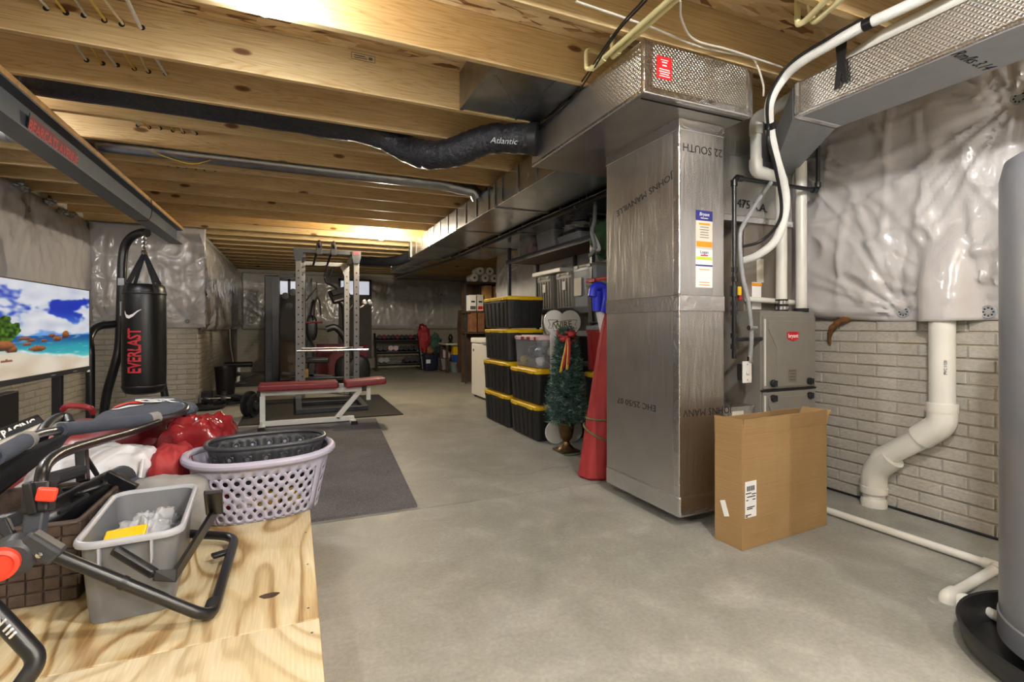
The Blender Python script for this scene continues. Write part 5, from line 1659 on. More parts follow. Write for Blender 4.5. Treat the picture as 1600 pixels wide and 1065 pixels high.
print_bar('print_mark', basis((1.02, 6.1, .0122), (1, 0, 0), (0, 1, 0)), .06, .02, 'ink_grey', gm)

# ------------------------------------------------------------------ weight bench
wbn = thing('weight_bench', 'white framed flat weight bench with red pads in front of the rack', 'bench', (.3, 5.75, 0))
by_ = 5.75
def pad(x0, x1, z0, tilt):
    c = Vector(((x0 + x1) / 2, by_, z0 + .035))
    Mr = Matrix.Rotation(tilt, 3, 'Y')
    return MB().obox(c, (x1 - x0, .28, .07), Mr).build('pad', 'red_leather', wbn, bevel=.018, seg=3)
pad(-.335, .43, .395, 0)
pad(.50, .93, .405, -.06)
for a_, b_, w_, h_ in (((-.33, by_, .365), (.70, by_, .365), .05, .055), ((-.3, by_, .34), (-.3, by_, .07), .05, .05), ((.66, by_, .345), (.42, by_, .06), .05, .05), ((-.3, by_, .05), (.6, by_, .05), .05, .05)):
    MB().bar(a_, b_, w_, h_, (0, 1, 0)).build('frame_tube', 'white_paint', wbn, bevel=.004)
for x in (-.3, .58):
    MB().box(x - .03, x + .03, by_ - .22, by_ + .22, .006, .045).build('foot_bar', 'white_paint', wbn, bevel=.004)
    for s_ in (-1, 1):
        MB().box(x - .033, x + .033, by_ + s_ * .22 - .015, by_ + s_ * .22 + .015, 0, .05).build('foot_cap', 'black_rubber', wbn, bevel=.003)
MB().box(-.352, -.318, by_ - .03, by_ + .03, .335, .395).build('end_cap', 'black_plastic', wbn, bevel=.003)
MB().box(.68, .73, by_ - .032, by_ + .032, .34, .40).build('end_cap', 'black_plastic', wbn, bevel=.003)
MB().box(.73, .775, by_ - .025, by_ + .025, .24, .41).build('pad_bracket', 'white_paint', wbn, bevel=.003)
MB().box(.44, .49, by_ - .04, by_ + .04, .392, .43).build('hinge', 'light_grey_paint', wbn, bevel=.003)

# ------------------------------------------------------------------ power rack
pr = thing('power_rack', 'tall grey steel power rack with dark top beam behind the bench', 'power rack', (.43, 7.6, .012))
xl, xr2, yf, yb = .05, .81, 7.47, 8.08
def post(x, y, z0, z1, mat='rack_grey', w_=.075):
    p = MB().box(x - w_ / 2, x + w_ / 2, y - w_ / 2, y + w_ / 2, z0, z1).build('upright', mat, pr, bevel=.005)
    mb = MB()
    z = z0 + .3
    while z < z1 - .1:
        h = MB().lathe([(.011, 0), (.011, .001), (0, .001)], 8, (x, y - w_ / 2 - .0005, z), frame((0, -1, 0)))
        mb.v_off = 0
        o = len(mb.v)
        mb.v += h.v
        mb.f += [[i + o for i in f] for f in h.f]
        mb.sm += h.sm
        z += .1
    q = mb.build('adjustment_holes', 'ink', p)
    q['kind'] = 'stuff'
    return p
post(xl, yf, .012, 2.0)
post(xr2, yf, .012, 2.0)
post(xl + .06, yb, .012, 2.0)
post(xr2 - .075, yb, .012, 2.0)
MB().box(xl - .06, xr2 + .06, yf - .04, yf + .04, 2.06, 2.12).build('top_beam', 'rack_dark', pr, bevel=.005)
for x, s_ in ((xl, 1), (xr2, -1)):
    MB().prism([(x - .06, 2.12), (x + .06, 2.12), (x + .06, 2.04), (x + .04, 1.95), (x - .04, 1.95), (x - .06, 2.04)], yf - .05, yf + .05, Mxz).build('gusset', 'rack_dark', pr)
    MB().box(x + .06 - .1 * (s_ < 0) - .03, x + .06 - .1 * (s_ < 0) + .03, yf, yb, 2.0, 2.06).build('side_rail', 'rack_grey', pr, bevel=.004)
text('lettering', 'FSR', .055, basis((xr2, yf - .052, 2.085), (1, 0, 0), (0, 0, 1)), 'red_print', pr)
MB().box(xl + .06, xr2 - .075, yb - .03, yb + .03, 1.96, 2.02).build('rear_beam', 'rack_grey', pr, bevel=.004)
MB().prism([(xr2 - .17, 1.96), (xr2 - .11, 1.96), (xr2 - .11, 1.82)], yb - .035, yb - .03, Mxz).build('gusset', 'rack_grey', pr)
for x in (.30, .49):
    MB().lathe([(.055, 0), (.06, .004), (.06, .026), (.055, .03), (0, .03)], 16, (x, yf - .02, 2.19), frame((1, 0, 0))).build('pulley', 'black_plastic', pr)
    MB().box(x - .02, x + .05, yf - .045, yf + .045, 2.05, 2.20).build('pulley_bracket', 'rack_dark', pr, bevel=.003)
    MB().tube([(x - .02, yf, 2.06), (x - .04, yb - .05, 1.97)], .016, 8).build('pull_up_grip', 'black_rubber', pr)
for y in (yf, yb):
    MB().tube([(xl - .02 if y == yf else xl, y - .06, .72 if y == yf else .73), (xr2 + .16, y - .06, .72 if y == yf else .73)], .014, 10).build('safety_bar', 'chrome', pr)
for x in (xl, xr2):
    MB().box(x - .035, x + .035, 6.45, 8.25, .013, .07).build('base_rail', 'rack_dark', pr, bevel=.005)
for y in (6.5, 7.1):
    MB().box(xl, xr2, y - .035, y + .035, .0135, .066).build('base_cross', 'rack_dark', pr, bevel=.005)
# plate horn and plates left of the bench
def plate(label, c, r, axis, mat='iron', group='iron weight plates on the floor'):
    t = thing('weight_plate', label, 'weight plate', tuple(c), 0, group)
    Mx = frame(axis)
    MB().lathe([(.026, .0), (r, .0), (r, .03), (r * .9, .03), (r * .86, .018), (r * .4, .018), (r * .36, .03), (.026, .03)], 28, c, Mx, cap=False).build('plate', mat, t)
    MB().lathe([(.027, -.001), (.04, -.001), (.04, .032), (.027, .032), (.027, -.001)], 16, c, Mx, cap=False).build('hub', 'steel', t)
    return t
c_ = on_y(398, 640, 6.55)
plate('dark weight plate standing on edge left of the bench leg', Vector((c_.x - .0, 6.5, .14)), .14, (.85, -.5, 0))
plate('second dark weight plate standing behind the one beside the bench leg', Vector((c_.x - .07, 6.60, .15)), .15, (.85, -.5, 0))
plate('black plate lying flat by the brick corner', on_z(322, 636, .02), .22, (0, 0, 1), 'black_rubber')
plate('black plate lying flat on the floor left of the mat', on_z(362, 628, .012), .2, (0, 0, 1))
plate('black plate lying on the others left of the mat', on_z(383, 622, .05), .2, (.1, 0, 1))
plate('upper black plate of the pile left of the mat', on_z(358, 621, .05), .18, (0, .1, 1))
hb_ = thing('hand_weight', 'chrome and black hand weight by the brick corner', 'dumbbell', tuple(on_z(336, 625, .1)))
c_ = on_z(336, 622, .12)
for s_ in (-1, 1):
    MB().lathe([(.03, 0), (.085, .005), (.09, .03), (.085, .055), (.03, .06)], 20, c_ + Vector((s_ * .1 - .03, 0, 0)), frame((1, 0, 0))).build('head', 'iron', hb_)
MB().tube([c_ + Vector((-.16, 0, 0)), c_ + Vector((.18, 0, 0))], .014, 10).build('handle', 'chrome', hb_)
tag(MB().obox(on_z(322, 632, .0) + Vector((0, .1, .085)), (.13, .13, .17)).build('black_block', 'black_plastic', None, bevel=.01), 'small black block beside the brick corner', 'block')
# waste bin
wb0 = on_z(346, 616, 0)
wbt = thing('waste_bin', 'round black bin standing against the brick side wall', 'bin', tuple(wb0))
MB().lathe([(.0, .004), (.12, .004), (.125, .02), (.15, .40), (.157, .405), (.157, .43), (.145, .43), (.14, .40), (.115, .03), (0, .03)], 28, (-.98, wb0.y, 0)).build('bucket', 'black_plastic', wbt)
MB().tube(crv([(-.98 + .15, wb0.y, .33), (-.98 + .2, wb0.y, .31), (-.98 + .15, wb0.y, .28)], 4), .02, 8).build('handle', 'black_plastic', wbt)
# leg developer: white post with roller pads
lp = on_z(372, 604, 0)
lg = thing('leg_roller', 'white post with a black foam roller standing near the bins', 'exercise stand', tuple(lp))
z_r = on_y(372, 569, lp.y).z
MB().bar((lp.x, lp.y, .05), (lp.x + .02, lp.y, z_r), .045, .045, (0, 1, 0)).build('post', 'white_paint', lg, bevel=.004)
x0_, x1_ = on_y(351, 569, lp.y).x, on_y(395, 569, lp.y).x
MB().tube([(x0_, lp.y - .05, z_r), (x0_ + .01, lp.y - .05, z_r), (x1_ - .01, lp.y - .05, z_r), (x1_, lp.y - .05, z_r)], [.035, .048, .048, .035], 14).build('foam_roller', 'black_vinyl', lg)
MB().bar((lp.x - .1, lp.y - .1, .03), (lp.x + .35, lp.y, .22), .09, .03).build('pad_board', 'black_vinyl', lg, bevel=.006)
MB().bar((lp.x - .2, lp.y, .03), (lp.x + .5, lp.y, .03), .05, .05).build('base_bar', 'black_metal', lg, bevel=.004)
pipe('extension_lead', 'white extension lead hanging down the left wall to the floor', [(-1.14, 11.0, 1.0), (-1.12, 10.9, .7), (-1.05, 10.7, .4), (-1.0, 10.4, .01), (-.6, 10.3, .01)], .008, 'cable_white', 'cable', 6, .1)

# ------------------------------------------------------------------ home gym
hg = thing('home_gym', 'black multi-station weight machine with weight stack tower at the far left', 'exercise machine', (-.2, 10.1, 0))
tx0, tx1 = on_y(413, 500, 10.0).x, on_y(437, 500, 10.0).x
MB().box(tx0, tx1, 10.0, 10.35, .02, 1.97).build('tower_shroud', 'black_metal', hg, bevel=.015)
MB().box(tx0 + .02, tx1 - .12, 9.99, 10.0, .1, 1.9).build('shroud_panel', 'dark_grey_plastic', hg, bevel=.004)
for k in range(14):
    MB().box(tx0 + .04, tx1 - .14, 9.982, 9.992, .25 + k * .05, .292 + k * .05).build('stack_plate', 'iron', hg)
MB().bar((tx1 - .1, 10.15, 1.95), (tx1 + .42, 10.15, 2.02), .07, .06).build('boom', 'rack_dark', hg, bevel=.004)
MB().box(on_y(465, 430, 10.0).x, on_y(476, 430, 10.0).x, 9.95, 10.2, 1.75, 2.12).build('head_housing', 'black_metal', hg, bevel=.01)
xg = on_y(484, 500, 10.0).x
MB().bar((xg, 10.1, .05), (xg, 10.1, 1.95), .08, .07, (0, 1, 0)).build('mast', 'black_metal', hg, bevel=.004)
for (px_, py_) in ((446, 462), (458, 456), (452, 478)):
    c = on_y(px_, py_, 9.95)
    MB().lathe([(.02, 0), (.06, .002), (.06, .03), (.02, .032)], 16, c, frame((0, -1, 0))).build('pulley', 'black_plastic', hg)
MB().tube(crv([on_y(490, 468, 9.9), on_y(484, 500, 9.85), on_y(486, 530, 9.8), on_y(492, 545, 9.8)], 5), .02, 8).build('press_arm', 'black_metal', hg)
MB().blob(on_y(487, 512, 9.85), (.2, .12, .46), 2, .05, 2, 16, 12, 3, None, False).build('back_pad', 'black_vinyl', hg)
MB().tube([on_y(478, 504, 9.8), on_y(504, 503, 9.8)], .018, 8).build('pull_bar', 'maroon', hg)
mb = MB().tube(crv([on_y(490, 500, 9.75), on_y(492, 475, 9.75), on_y(496, 464, 9.75), on_y(500, 475, 9.75), on_y(501, 492, 9.75)], 6), .016, 8).build('lat_handle', 'black_rubber', hg)
MB().tube([on_y(495, 440, 9.78), on_y(495, 464, 9.76)], .008, 6).build('cable', 'steel', hg)
MB().tube([on_y(478, 470, 9.8), on_y(494, 450, 9.8)], .012, 6).build('link', 'chrome', hg)
MB().box(xg - .2, xg + .3, 9.3, 9.75, .42, .5).build('seat_pad', 'black_vinyl', hg, bevel=.02)
MB().box(xg - .03, xg + .05, 9.3, 10.15, .05, .42).build('seat_post', 'black_metal', hg, bevel=.005)
MB().box(tx0, xg + .3, 9.4, 9.48, .01, .07).build('base_bar', 'black_metal', hg, bevel=.004)
MB().box(tx0, xg + .9, 10.1, 10.18, .01, .07).build('base_bar', 'black_metal', hg, bevel=.004)
print_bar('logo_mark', basis((tx0 + .35, 9.398, .04), (1, 0, 0), (0, 0, 1)), .12, .04, 'light_grey_paint', hg)

# ------------------------------------------------------------------ elliptical trainer
YE_ = 9.35
e = lambda px_, py_: on_y(px_, py_, YE_)
el = thing('elliptical_trainer', 'black elliptical trainer with chrome tipped handles behind the rack', 'exercise machine', tuple(e(530, 600)))
MB().blob(e(552, 578) + Vector((0, .1, 0)), (.62, .24, .56), 4, .03, 2, 28, 14, 2.6, None, False).build('flywheel_cover', 'black_plastic', el)
MB().tube(crv([e(548, 560), e(540, 530), e(525, 512), e(510, 514)], 5), [.06] * 16, 10).build('front_mast', 'black_plastic', el)
MB().tube(crv([e(545, 565), e(540, 510), e(538, 480), e(528, 468)], 5), [.055] * 16, 10).build('console_mast', 'black_plastic', el)
MB().obox(e(531, 461), (.34, .1, .26), Matrix.Rotation(-.5, 3, 'X') @ Matrix.Rotation(-.35, 3, 'Y')).build('console', 'black_plastic', el, bevel=.03)
MB().obox(e(527, 456) + Vector((0, -.08, .0)), (.2, .01, .1), Matrix.Rotation(-.5, 3, 'X') @ Matrix.Rotation(-.35, 3, 'Y')).build('display', 'ink', el, bevel=.005)
for k, (a_, b_) in enumerate((((507, 432), (515, 411)), ((515, 434), (523, 408)))):
    MB().tube([e(*a_), e(*b_)], .022, 8).build('grip', 'black_rubber', el)
MB().tube(crv([e(507, 434), e(511, 442), e(520, 446), e(528, 452)], 5), .02, 8).build('handle_arm', 'black_metal', el)
MB().tube(crv([e(538, 490), e(546, 482), e(553, 475), e(562, 480), e(570, 476)], 5), .02, 8).build('moving_arm', 'chrome', el)
for px_, py_ in ((570, 472), (578, 472)):
    MB().lathe([(.03, 0), (.05, .005), (.05, .03), (.03, .035)], 14, e(px_, py_), frame((0, -1, 0))).build('pivot', 'chrome', el)
MB().bar(e(455, 592), e(560, 590), .12, .06).build('foot_rail', 'black_metal', el, bevel=.01)
MB().bar(e(440, 583), e(520, 588), .1, .05).build('pedal_arm', 'dark_grey_plastic', el, bevel=.01)
MB().box(e(440, 600).x, e(445, 600).x, YE_ - .3, YE_ + .3, .0, .06).build('stabiliser', 'black_metal', el, bevel=.01)
MB().box(e(560, 600).x, e(565, 600).x, YE_ - .3, YE_ + .3, .0, .06).build('stabiliser', 'black_metal', el, bevel=.01)
print_bar('logo_mark', basis(e(517, 593) + Vector((0, -.13, 0)), (1, 0, 0), (0, 0, 1)), .14, .035, 'light_grey_paint', el)
# folded maroon mats and crate behind
fm = tag(MB().hexa([(on_y(493, 500, 11.2).x, 11.2, .02), (on_y(545, 500, 11.2).x, 11.2, .02), (on_y(545, 500, 11.2).x, 11.3, .02), (on_y(493, 500, 11.2).x, 11.3, .02), (on_y(495, 500, 11.3).x, 11.34, .68), (on_y(547, 500, 11.3).x, 11.34, .68), (on_y(547, 500, 11.3).x, 11.44, .68), (on_y(495, 500, 11.3).x, 11.44, .68)]).build('folding_mat', 'maroon', None, bevel=.01), 'folded maroon exercise mat standing behind the elliptical trainer', 'mat')
fm2 = tag(MB().box(on_y(560, 500, 11.2).x, on_y(574, 500, 11.2).x, 11.2, 11.35, .0, .66).build('folding_mat', 'maroon', None, bevel=.01), 'narrow folded maroon mat standing right of the rack', 'mat')
tag(MB().box(on_y(428, 500, 11.6).x, on_y(468, 500, 11.6).x, 11.6, 12.0, .0, .72).build('carton', 'foam_beige', None, bevel=.01), 'large plain brown carton behind the weight machine', 'carton')
tag(MB().box(on_y(470, 500, 9.05).x, on_y(482, 500, 9.05).x, 9.05, 9.2, .2, .34).build('wooden_block', 'wood_light', None, bevel=.005), 'pale wooden block resting by the rack upright', 'block')['kind'] = 'thing'

# ------------------------------------------------------------------ far windows with boards below
for k, (p0, p1) in enumerate(((425, 478), (529, 580))):
    yw_ = YF - .1
    x0_, x1_ = on_y(p0, 450, yw_).x, on_y(p1, 450, yw_).x
    z0_, z1_ = on_y((p0 + p1) / 2, 462, yw_).z, on_y((p0 + p1) / 2, 436, yw_).z
    wnd = bpy.data.objects.new('window_%d' % (k + 1), None)
    COL.objects.link(wnd)
    wnd['kind'] = 'structure'
    wnd['label'] = ('small high basement window above a grey board, left one', 'small high basement window above a grey board, right one')[k]
    for a_, b_, c_, d_ in ((x0_, x1_, z1_ - .05, z1_), (x0_, x1_, z0_, z0_ + .03), (x0_, x0_ + .05, z0_, z1_), (x1_ - .05, x1_, z0_, z1_), ((x0_ + x1_) / 2 - .03, (x0_ + x1_) / 2 + .03, z0_, z1_)):
        MB().box(a_, b_, yw_ - .04, yw_ + .06, c_, d_).build('window_frame', 'rack_dark', wnd)
    for a_, b_ in ((x0_ + .05, (x0_ + x1_) / 2 - .03), ((x0_ + x1_) / 2 + .03, x1_ - .05)):
        MB().box(a_, b_, yw_, yw_ + .01, z0_ + .03, z1_ - .05).build('pane', 'glass_day', wnd)
    gbd = MB().box(x0_, x1_, yw_ - .08, yw_ - .045, .3, z0_).build('grey_board', 'grey_board', None, bevel=.004)
    gbd.name = 'cover_board' if k == 0 else 'cover_board.001'
    tag(gbd, 'tall grey board below the far window, %s' % ('behind the weight machine', 'behind the rack upright')[k], 'board')

# ------------------------------------------------------------------ dumbbell rack
YD = 12.2
dk_ = thing('dumbbell_rack', 'black three-tier dumbbell rack against the far wall', 'rack', tuple(on_y(622, 578, YD)))
dx0, dx1 = on_y(588, 550, YD).x, on_y(657, 550, YD).x
tz = [on_y(622, y, YD).z for y in (568, 550, 532)]
for x in (dx0, dx1):
    MB().bar((x, YD - .1, .0), (x, YD + .3, .88), .05, .05, (1, 0, 0)).build('side_leg', 'black_metal', dk_, bevel=.004)
    MB().box(x - .03, x + .03, YD - .15, YD + .4, 0, .05).build('foot_bar', 'black_metal', dk_, bevel=.004)
for k, z in enumerate(tz):
    MB().obox(((dx0 + dx1) / 2, YD + .02 + .12 * k, z - .02), (dx1 - dx0, .22, .02), Matrix.Rotation(-.25, 3, 'X')).build('tier', 'dark_grey_plastic', dk_, bevel=.003)
def make_db(r, mat):
    t = thing('dumbbell', '', 'dumbbell', (0, 0, 0), 0, 'dumbbells on the far rack')
    hexp = [(r * math.cos(R(60 * k + 30)), r * math.sin(R(60 * k + 30))) for k in range(6)]
    for y0_ in (-.13, .06):
        m4 = Matrix(((1, 0, 0, 0), (0, 0, 1, 0), (0, 1, 0, r * .87), (0, 0, 0, 1)))
        MB().prism(hexp, y0_, y0_ + .07, m4).build('head', mat, t, world=False, bevel=.006, seg=1)
    MB().tube([(0, -.07, r * .87), (0, .07, r * .87)], .014, 8).build('handle', 'chrome', t, world=False)
    return t
protos = {}
rowdef = [(0, 5, [0, 1, 5, 6, 7], 8), (1, 8, list(range(8)), 8), (2, 9, list(range(9)), 9)]
ordw = ['first', 'second', 'third', 'fourth', 'fifth', 'sixth', 'seventh', 'eighth', 'ninth']
for row, n_, slots, tot in rowdef:
    for q_, s_ in enumerate(slots):
        mat_ = 'iron'
        if row == 1 and s_ in (2, 3):
            mat_ = 'pink_white'
        if row == 0 and s_ in (0, 1):
            mat_ = 'grey_plastic'
        if row == 2 and s_ % 3 == 1:
            mat_ = 'maroon'
        r_ = (.075, .07, .062)[row]
        key = (r_, mat_)
        if key not in protos:
            protos[key] = make_db(r_, mat_)
            t = protos[key]
        else:
            t = copy_tree(protos[key])
        x = dx0 + .1 + (dx1 - dx0 - .2) * s_ / (tot - 1)
        t.location = (x, YD + .02 + .12 * row, tz[row] + .01)
        t.rotation_euler = (-.25, 0, 0)
        t['label'] = '%s dumbbell, %s from the left on the %s tier of the far rack' % ({'iron': 'dark hex', 'pink_white': 'pale pink', 'grey_plastic': 'grey hex', 'maroon': 'dull red'}[mat_], ordw[q_], ('bottom', 'middle', 'top')[row])
br_ = tag(MB().bar(on_y(662, 578, 11.9) + Vector((0, 0, .02)), on_y(655, 520, 12.3), .06, .03, (0, 1, 0)).build('grey_bar', 'grey_conduit', None, bevel=.004), 'grey plank leaning beside the dumbbell rack', 'plank')

# ------------------------------------------------------------------ heavy bag on its stand
hx_, hy_ = -1.345, 5.93
db = 4.9
bagz0, bagz1 = .40, 1.46
sbg = thing('bag_stand', 'black tubular heavy bag stand with a curved top arm', 'stand', (-1.64, 6.3, 0))
P = lambda px_, py_, d: at_d(px_, py_, d)
MB().tube(crv([P(230, 364, 4.93), P(222, 363, 4.95), P(207, 369, 4.98), P(195, 385, 5.0), P(191, 410, 5.0), P(190, 440, 5.0), P(188, 500, 5.0), P(186, 540, 5.0), P(181, 565, 4.98), P(168, 610, 4.96), P(163, 640, 4.95), P(161, 660, 4.95)], 6), .04, 14).build('main_post', 'black_metal', sbg)
z_ = P(161, 660, 4.95)
MB().tube([z_, Vector((z_.x, z_.y, .03))], .04, 12).build('leg', 'black_metal', sbg)
aa = P(190, 505, 5.02)
bb_ = P(141, 545, 4.7)
MB().tube(bend([aa, P(150, 509, 4.85), P(138, 528, 4.75), bb_, Vector((bb_.x, bb_.y, .03))], .12, 8), .036, 12).build('side_arm', 'black_metal', sbg)
cc_ = P(252, 590, 5.25)
MB().tube([P(246, 560, 5.25), P(262, 640, 5.3), Vector((P(266, 640, 5.3).x, P(266, 640, 5.3).y, .03))], .034, 12).build('leg', 'black_metal', sbg)
MB().tube([P(190, 560, 5.05), P(246, 575, 5.25)], .034, 12).build('cross_arm', 'black_metal', sbg)
for p_ in (Vector((z_.x, z_.y, 0)), Vector((bb_.x, bb_.y, 0)), Vector((P(266, 640, 5.3).x, P(266, 640, 5.3).y, 0))):
    MB().box(p_.x - .06, p_.x + .06, p_.y - .06, p_.y + .06, .0, .03).build('foot_plate', 'black_rubber', sbg, bevel=.005)
MB().obox(P(189, 440, 4.955), (.05, .01, .07)).build('sticker', 'light_grey_paint', sbg)
MB().obox(P(191, 482, 4.955), (.035, .01, .14)).build('sticker', 'light_grey_paint', sbg)
hb2 = thing('punching_bag', 'black cylindrical punching bag with red vertical lettering hanging from its stand', 'punching bag', (hx_, hy_, bagz0))
rB = .178
MB().lathe([(.0, bagz0 - .012), (.1, bagz0 - .005), (.155, bagz0 + .012), (.174, bagz0 + .045), (rB, bagz0 + .1), (rB + .003, bagz0 + .4), (rB, bagz0 + .8), (rB - .002, bagz1 - .06), (.165, bagz1 - .015), (.15, bagz1), (0, bagz1 + .003)], 40, (hx_, hy_, 0)).build('body', 'black_vinyl', hb2)
for z0_ in (bagz1 - .1, bagz0 + .06):
    MB().lathe([(rB + .001, z0_), (rB + .004, z0_ + .005), (rB + .004, z0_ + .02), (rB + .001, z0_ + .025)], 40, (hx_, hy_, 0), cap=False).build('seam_band', 'black_plastic', hb2)
top = Vector((hx_, hy_, bagz1 + .30))
for k in range(4):
    a = R(45 + 90 * k)
    p0 = Vector((hx_ + .15 * math.cos(a), hy_ + .15 * math.sin(a), bagz1 - .08))
    p1 = Vector((hx_ + .145 * math.cos(a), hy_ + .145 * math.sin(a), bagz1 + .005))
    MB().bar(p0 + Vector((.028 * math.cos(a), .028 * math.sin(a), 0)), p1 + Vector((.01 * math.cos(a), .01 * math.sin(a), 0)), .05, .006, (math.cos(a), math.sin(a), 0)).build('strap', 'black_fabric', hb2)
    MB().bar(p1, top, .045, .006, (-math.sin(a), math.cos(a), 0)).build('strap', 'black_fabric', hb2)
ztop_ = P(228, 368, 4.93).z
nl = 9
zl = [top.z + (ztop_ - top.z) * k / nl for k in range(nl + 1)]
for k in range(nl):
    zc0 = (zl[k] + zl[k + 1]) / 2
    hl = (zl[1] - zl[0]) * .62
    ax_ = (1, 0) if k % 2 else (0, 1)
    MB().tube([(hx_ + ax_[0] * .018 * math.cos(a), hy_ + ax_[1] * .018 * math.cos(a), zc0 + hl * math.sin(a)) for a in [2 * PI * q / 12 for q in range(12)]], .006, 6, closed=True).build('chain_link', 'chrome', hb2)
MB().lathe([(.02, 0), (.028, .02), (.02, .05)], 12, (hx_, hy_, top.z - .01)).build('swivel', 'chrome', hb2)
# lettering wrapped on the bag: each letter bent round the cylinder
def wrap_text(name, body, size, z0_, a0, mat, up=True, bold=.0, xs=1.0):
    o = text(name, body, size, Matrix.Identity(4), mat, hb2, world=False, depth=.0004, bold=bold)
    me = o.data
    bm = bmesh.new()
    bm.from_mesh(me)
    bmesh.ops.triangulate(bm, faces=bm.faces)
    bmesh.ops.subdivide_edges(bm, edges=[e_ for e_ in bm.edges if e_.calc_length() > .02], cuts=2, use_grid_fill=False)
    bm.to_mesh(me)
    bm.free()
    for v in me.vertices:
        u, h_, dz = v.co.x * xs, v.co.y, v.co.z
        # text runs upward along the bag
        if up:
            ang_, zz_ = a0 - h_ / rB, z0_ + u
        else:
            ang_, zz_ = a0 + u / rB, z0_ + h_
        rr = rB + .0045 + dz
        v.co = Vector((rr * math.cos(ang_), rr * math.sin(ang_), zz_ - bagz0))
    return o
aim = math.atan2(-hy_, -hx_)
wrap_text('lettering', 'EVERLAST', .155, bagz0 + .42, aim - .42, 'red_print', True, .004, .62)
sw_ = MB()
Pw = lambda a, z: Vector((hx_ + (rB + .005) * math.cos(aim + a), hy_ + (rB + .005) * math.sin(aim + a), z))
cr = [(-.95, .80), (-.85, .765), (-.7, .755), (-.5, .77), (-.3, .80), (-.12, .815)]
lo = [(-.95, .775), (-.85, .735), (-.7, .725), (-.5, .745), (-.3, .785), (-.12, .812)]
vsx = [Pw(a, bagz0 + z) for a, z in cr] + [Pw(a, bagz0 + z) for a, z in lo]
sw_.add(vsx, [(k, k + 1, k + 7, k + 6) for k in range(5)])
sw_.build('logo_stroke', 'label_white', hb2, solid=.001)

# ------------------------------------------------------------------ television on a stand
tvr = at_d(139, 515, 4.0)
tl0 = Vector((-.05 - .0, -1.25, 0))
tv = thing('television', 'large flat television showing a tropical beach on the left', 'television', (tvr.x, tvr.y - .6, 0))
z0_, z1_ = 1.05 - (578 - 510) * 4 / F, 1.05 + (510 - 453) * 4 / F
rgt = Vector((tvr.x, tvr.y, 0))
dirv = Vector((-.05, -1.2, 0)).normalized()
W_ = 1.32
lft = rgt + dirv * W_
nrm = Vector((1, -.04, 0)).normalized()
Mt = basis((lft.x, lft.y, 0), rgt - lft, (0, 0, 1))
if (Mt.to_3x3() @ Vector((0, 0, 1))).dot(Vector((1, 0, 0))) < 0:
    pass
zdir = 1 if (Mt.to_3x3() @ Vector((0, 0, 1))).x > 0 else -1
def tvbox(x0, x1, z0, z1, d0, d1, name, mat, par, bev=.003):
    mb = MB()
    ps = []
    for zz_ in (d0, d1):
        for (x, y) in ((x0, z0), (x1, z0), (x1, z1), (x0, z1)):
            ps.append(Mt @ Vector((x, y, zz_ * zdir)))
    mb.hexa(ps)
    return mb.build(name, mat, par, bevel=bev)
tvbox(0, W_, z0_, z1_, -.04, 0, 'housing', 'black_plastic', tv, .006)
tvbox(0, W_, z0_ - .002, z0_ + .035, -.0, .008, 'lower_bezel', 'dark_grey_plastic', tv)
tvbox(W_ - .008, W_, z0_, z1_, 0, .006, 'side_bezel', 'black_plastic', tv, .001)
tvbox(0, .008, z0_, z1_, 0, .006, 'side_bezel', 'black_plastic', tv, .001)
tvbox(0, W_, z1_ - .008, z1_, 0, .006, 'top_bezel', 'black_plastic', tv, .001)
tvbox(W_ - .045, W_ - .01, z0_ - .012, z0_ + .004, .002, .01, 'energy_sticker', 'label_white', tv, .0005)
for bx_ in (W_ * .55, W_ * .8):
    tvbox(bx_ - .03, bx_ + .03, z0_ + .011, z0_ + .017, .008, .0086, 'logo_mark', 'light_grey_paint', tv, 0)
# screen picture: colours per vertex, computed
NU, NV = 190, 100
scr = MB()
x0s, x1s, z0s, z1s = .008, W_ - .008, z0_ + .034, z1_ - .008
scr.grid(lambda i, j: Mt @ Vector((x0s + (x1s - x0s) * i, z0s + (z1s - z0s) * j, .004 * zdir)), NU, NV, False)
t = NT('screen_picture')
at_ = t.n('ShaderNodeVertexColor', layer_name='picture')
t.l(at_.outputs[0], t.b.inputs['Emission Color'])
t.b.inputs['Emission Strength'].default_value = .8 / (2 ** EXPO)
t.done((0.01, 0.01, 0.01, 1), .25)
so = scr.build('screen', 'screen_picture', tv)
vc_ = so.data.color_attributes.new('picture', 'FLOAT_COLOR', 'POINT')
def mixc(a, b, f):
    f = max(0, min(1, f))
    return tuple(a[k] + (b[k] - a[k]) * f for k in range(3))
def ss(a, b, x):
    x = max(0, min(1, (x - a) / (b - a)))
    return x * x * (3 - 2 * x)
rocks = [(.165, .30, .055, .04), (.40, .285, .075, .034), (.60, .385, .05, .03), (.695, .43, .04, .045), (.46, .37, .03, .018), (.30, .34, .045, .016), (.34, .38, .05, .014), (.545, .425, .04, .018), (.13, .185, .05, .015), (.28, .40, .06, .016), (.10, .335, .09, .05)]
u_off = .22       # part of the picture lies left of the frame
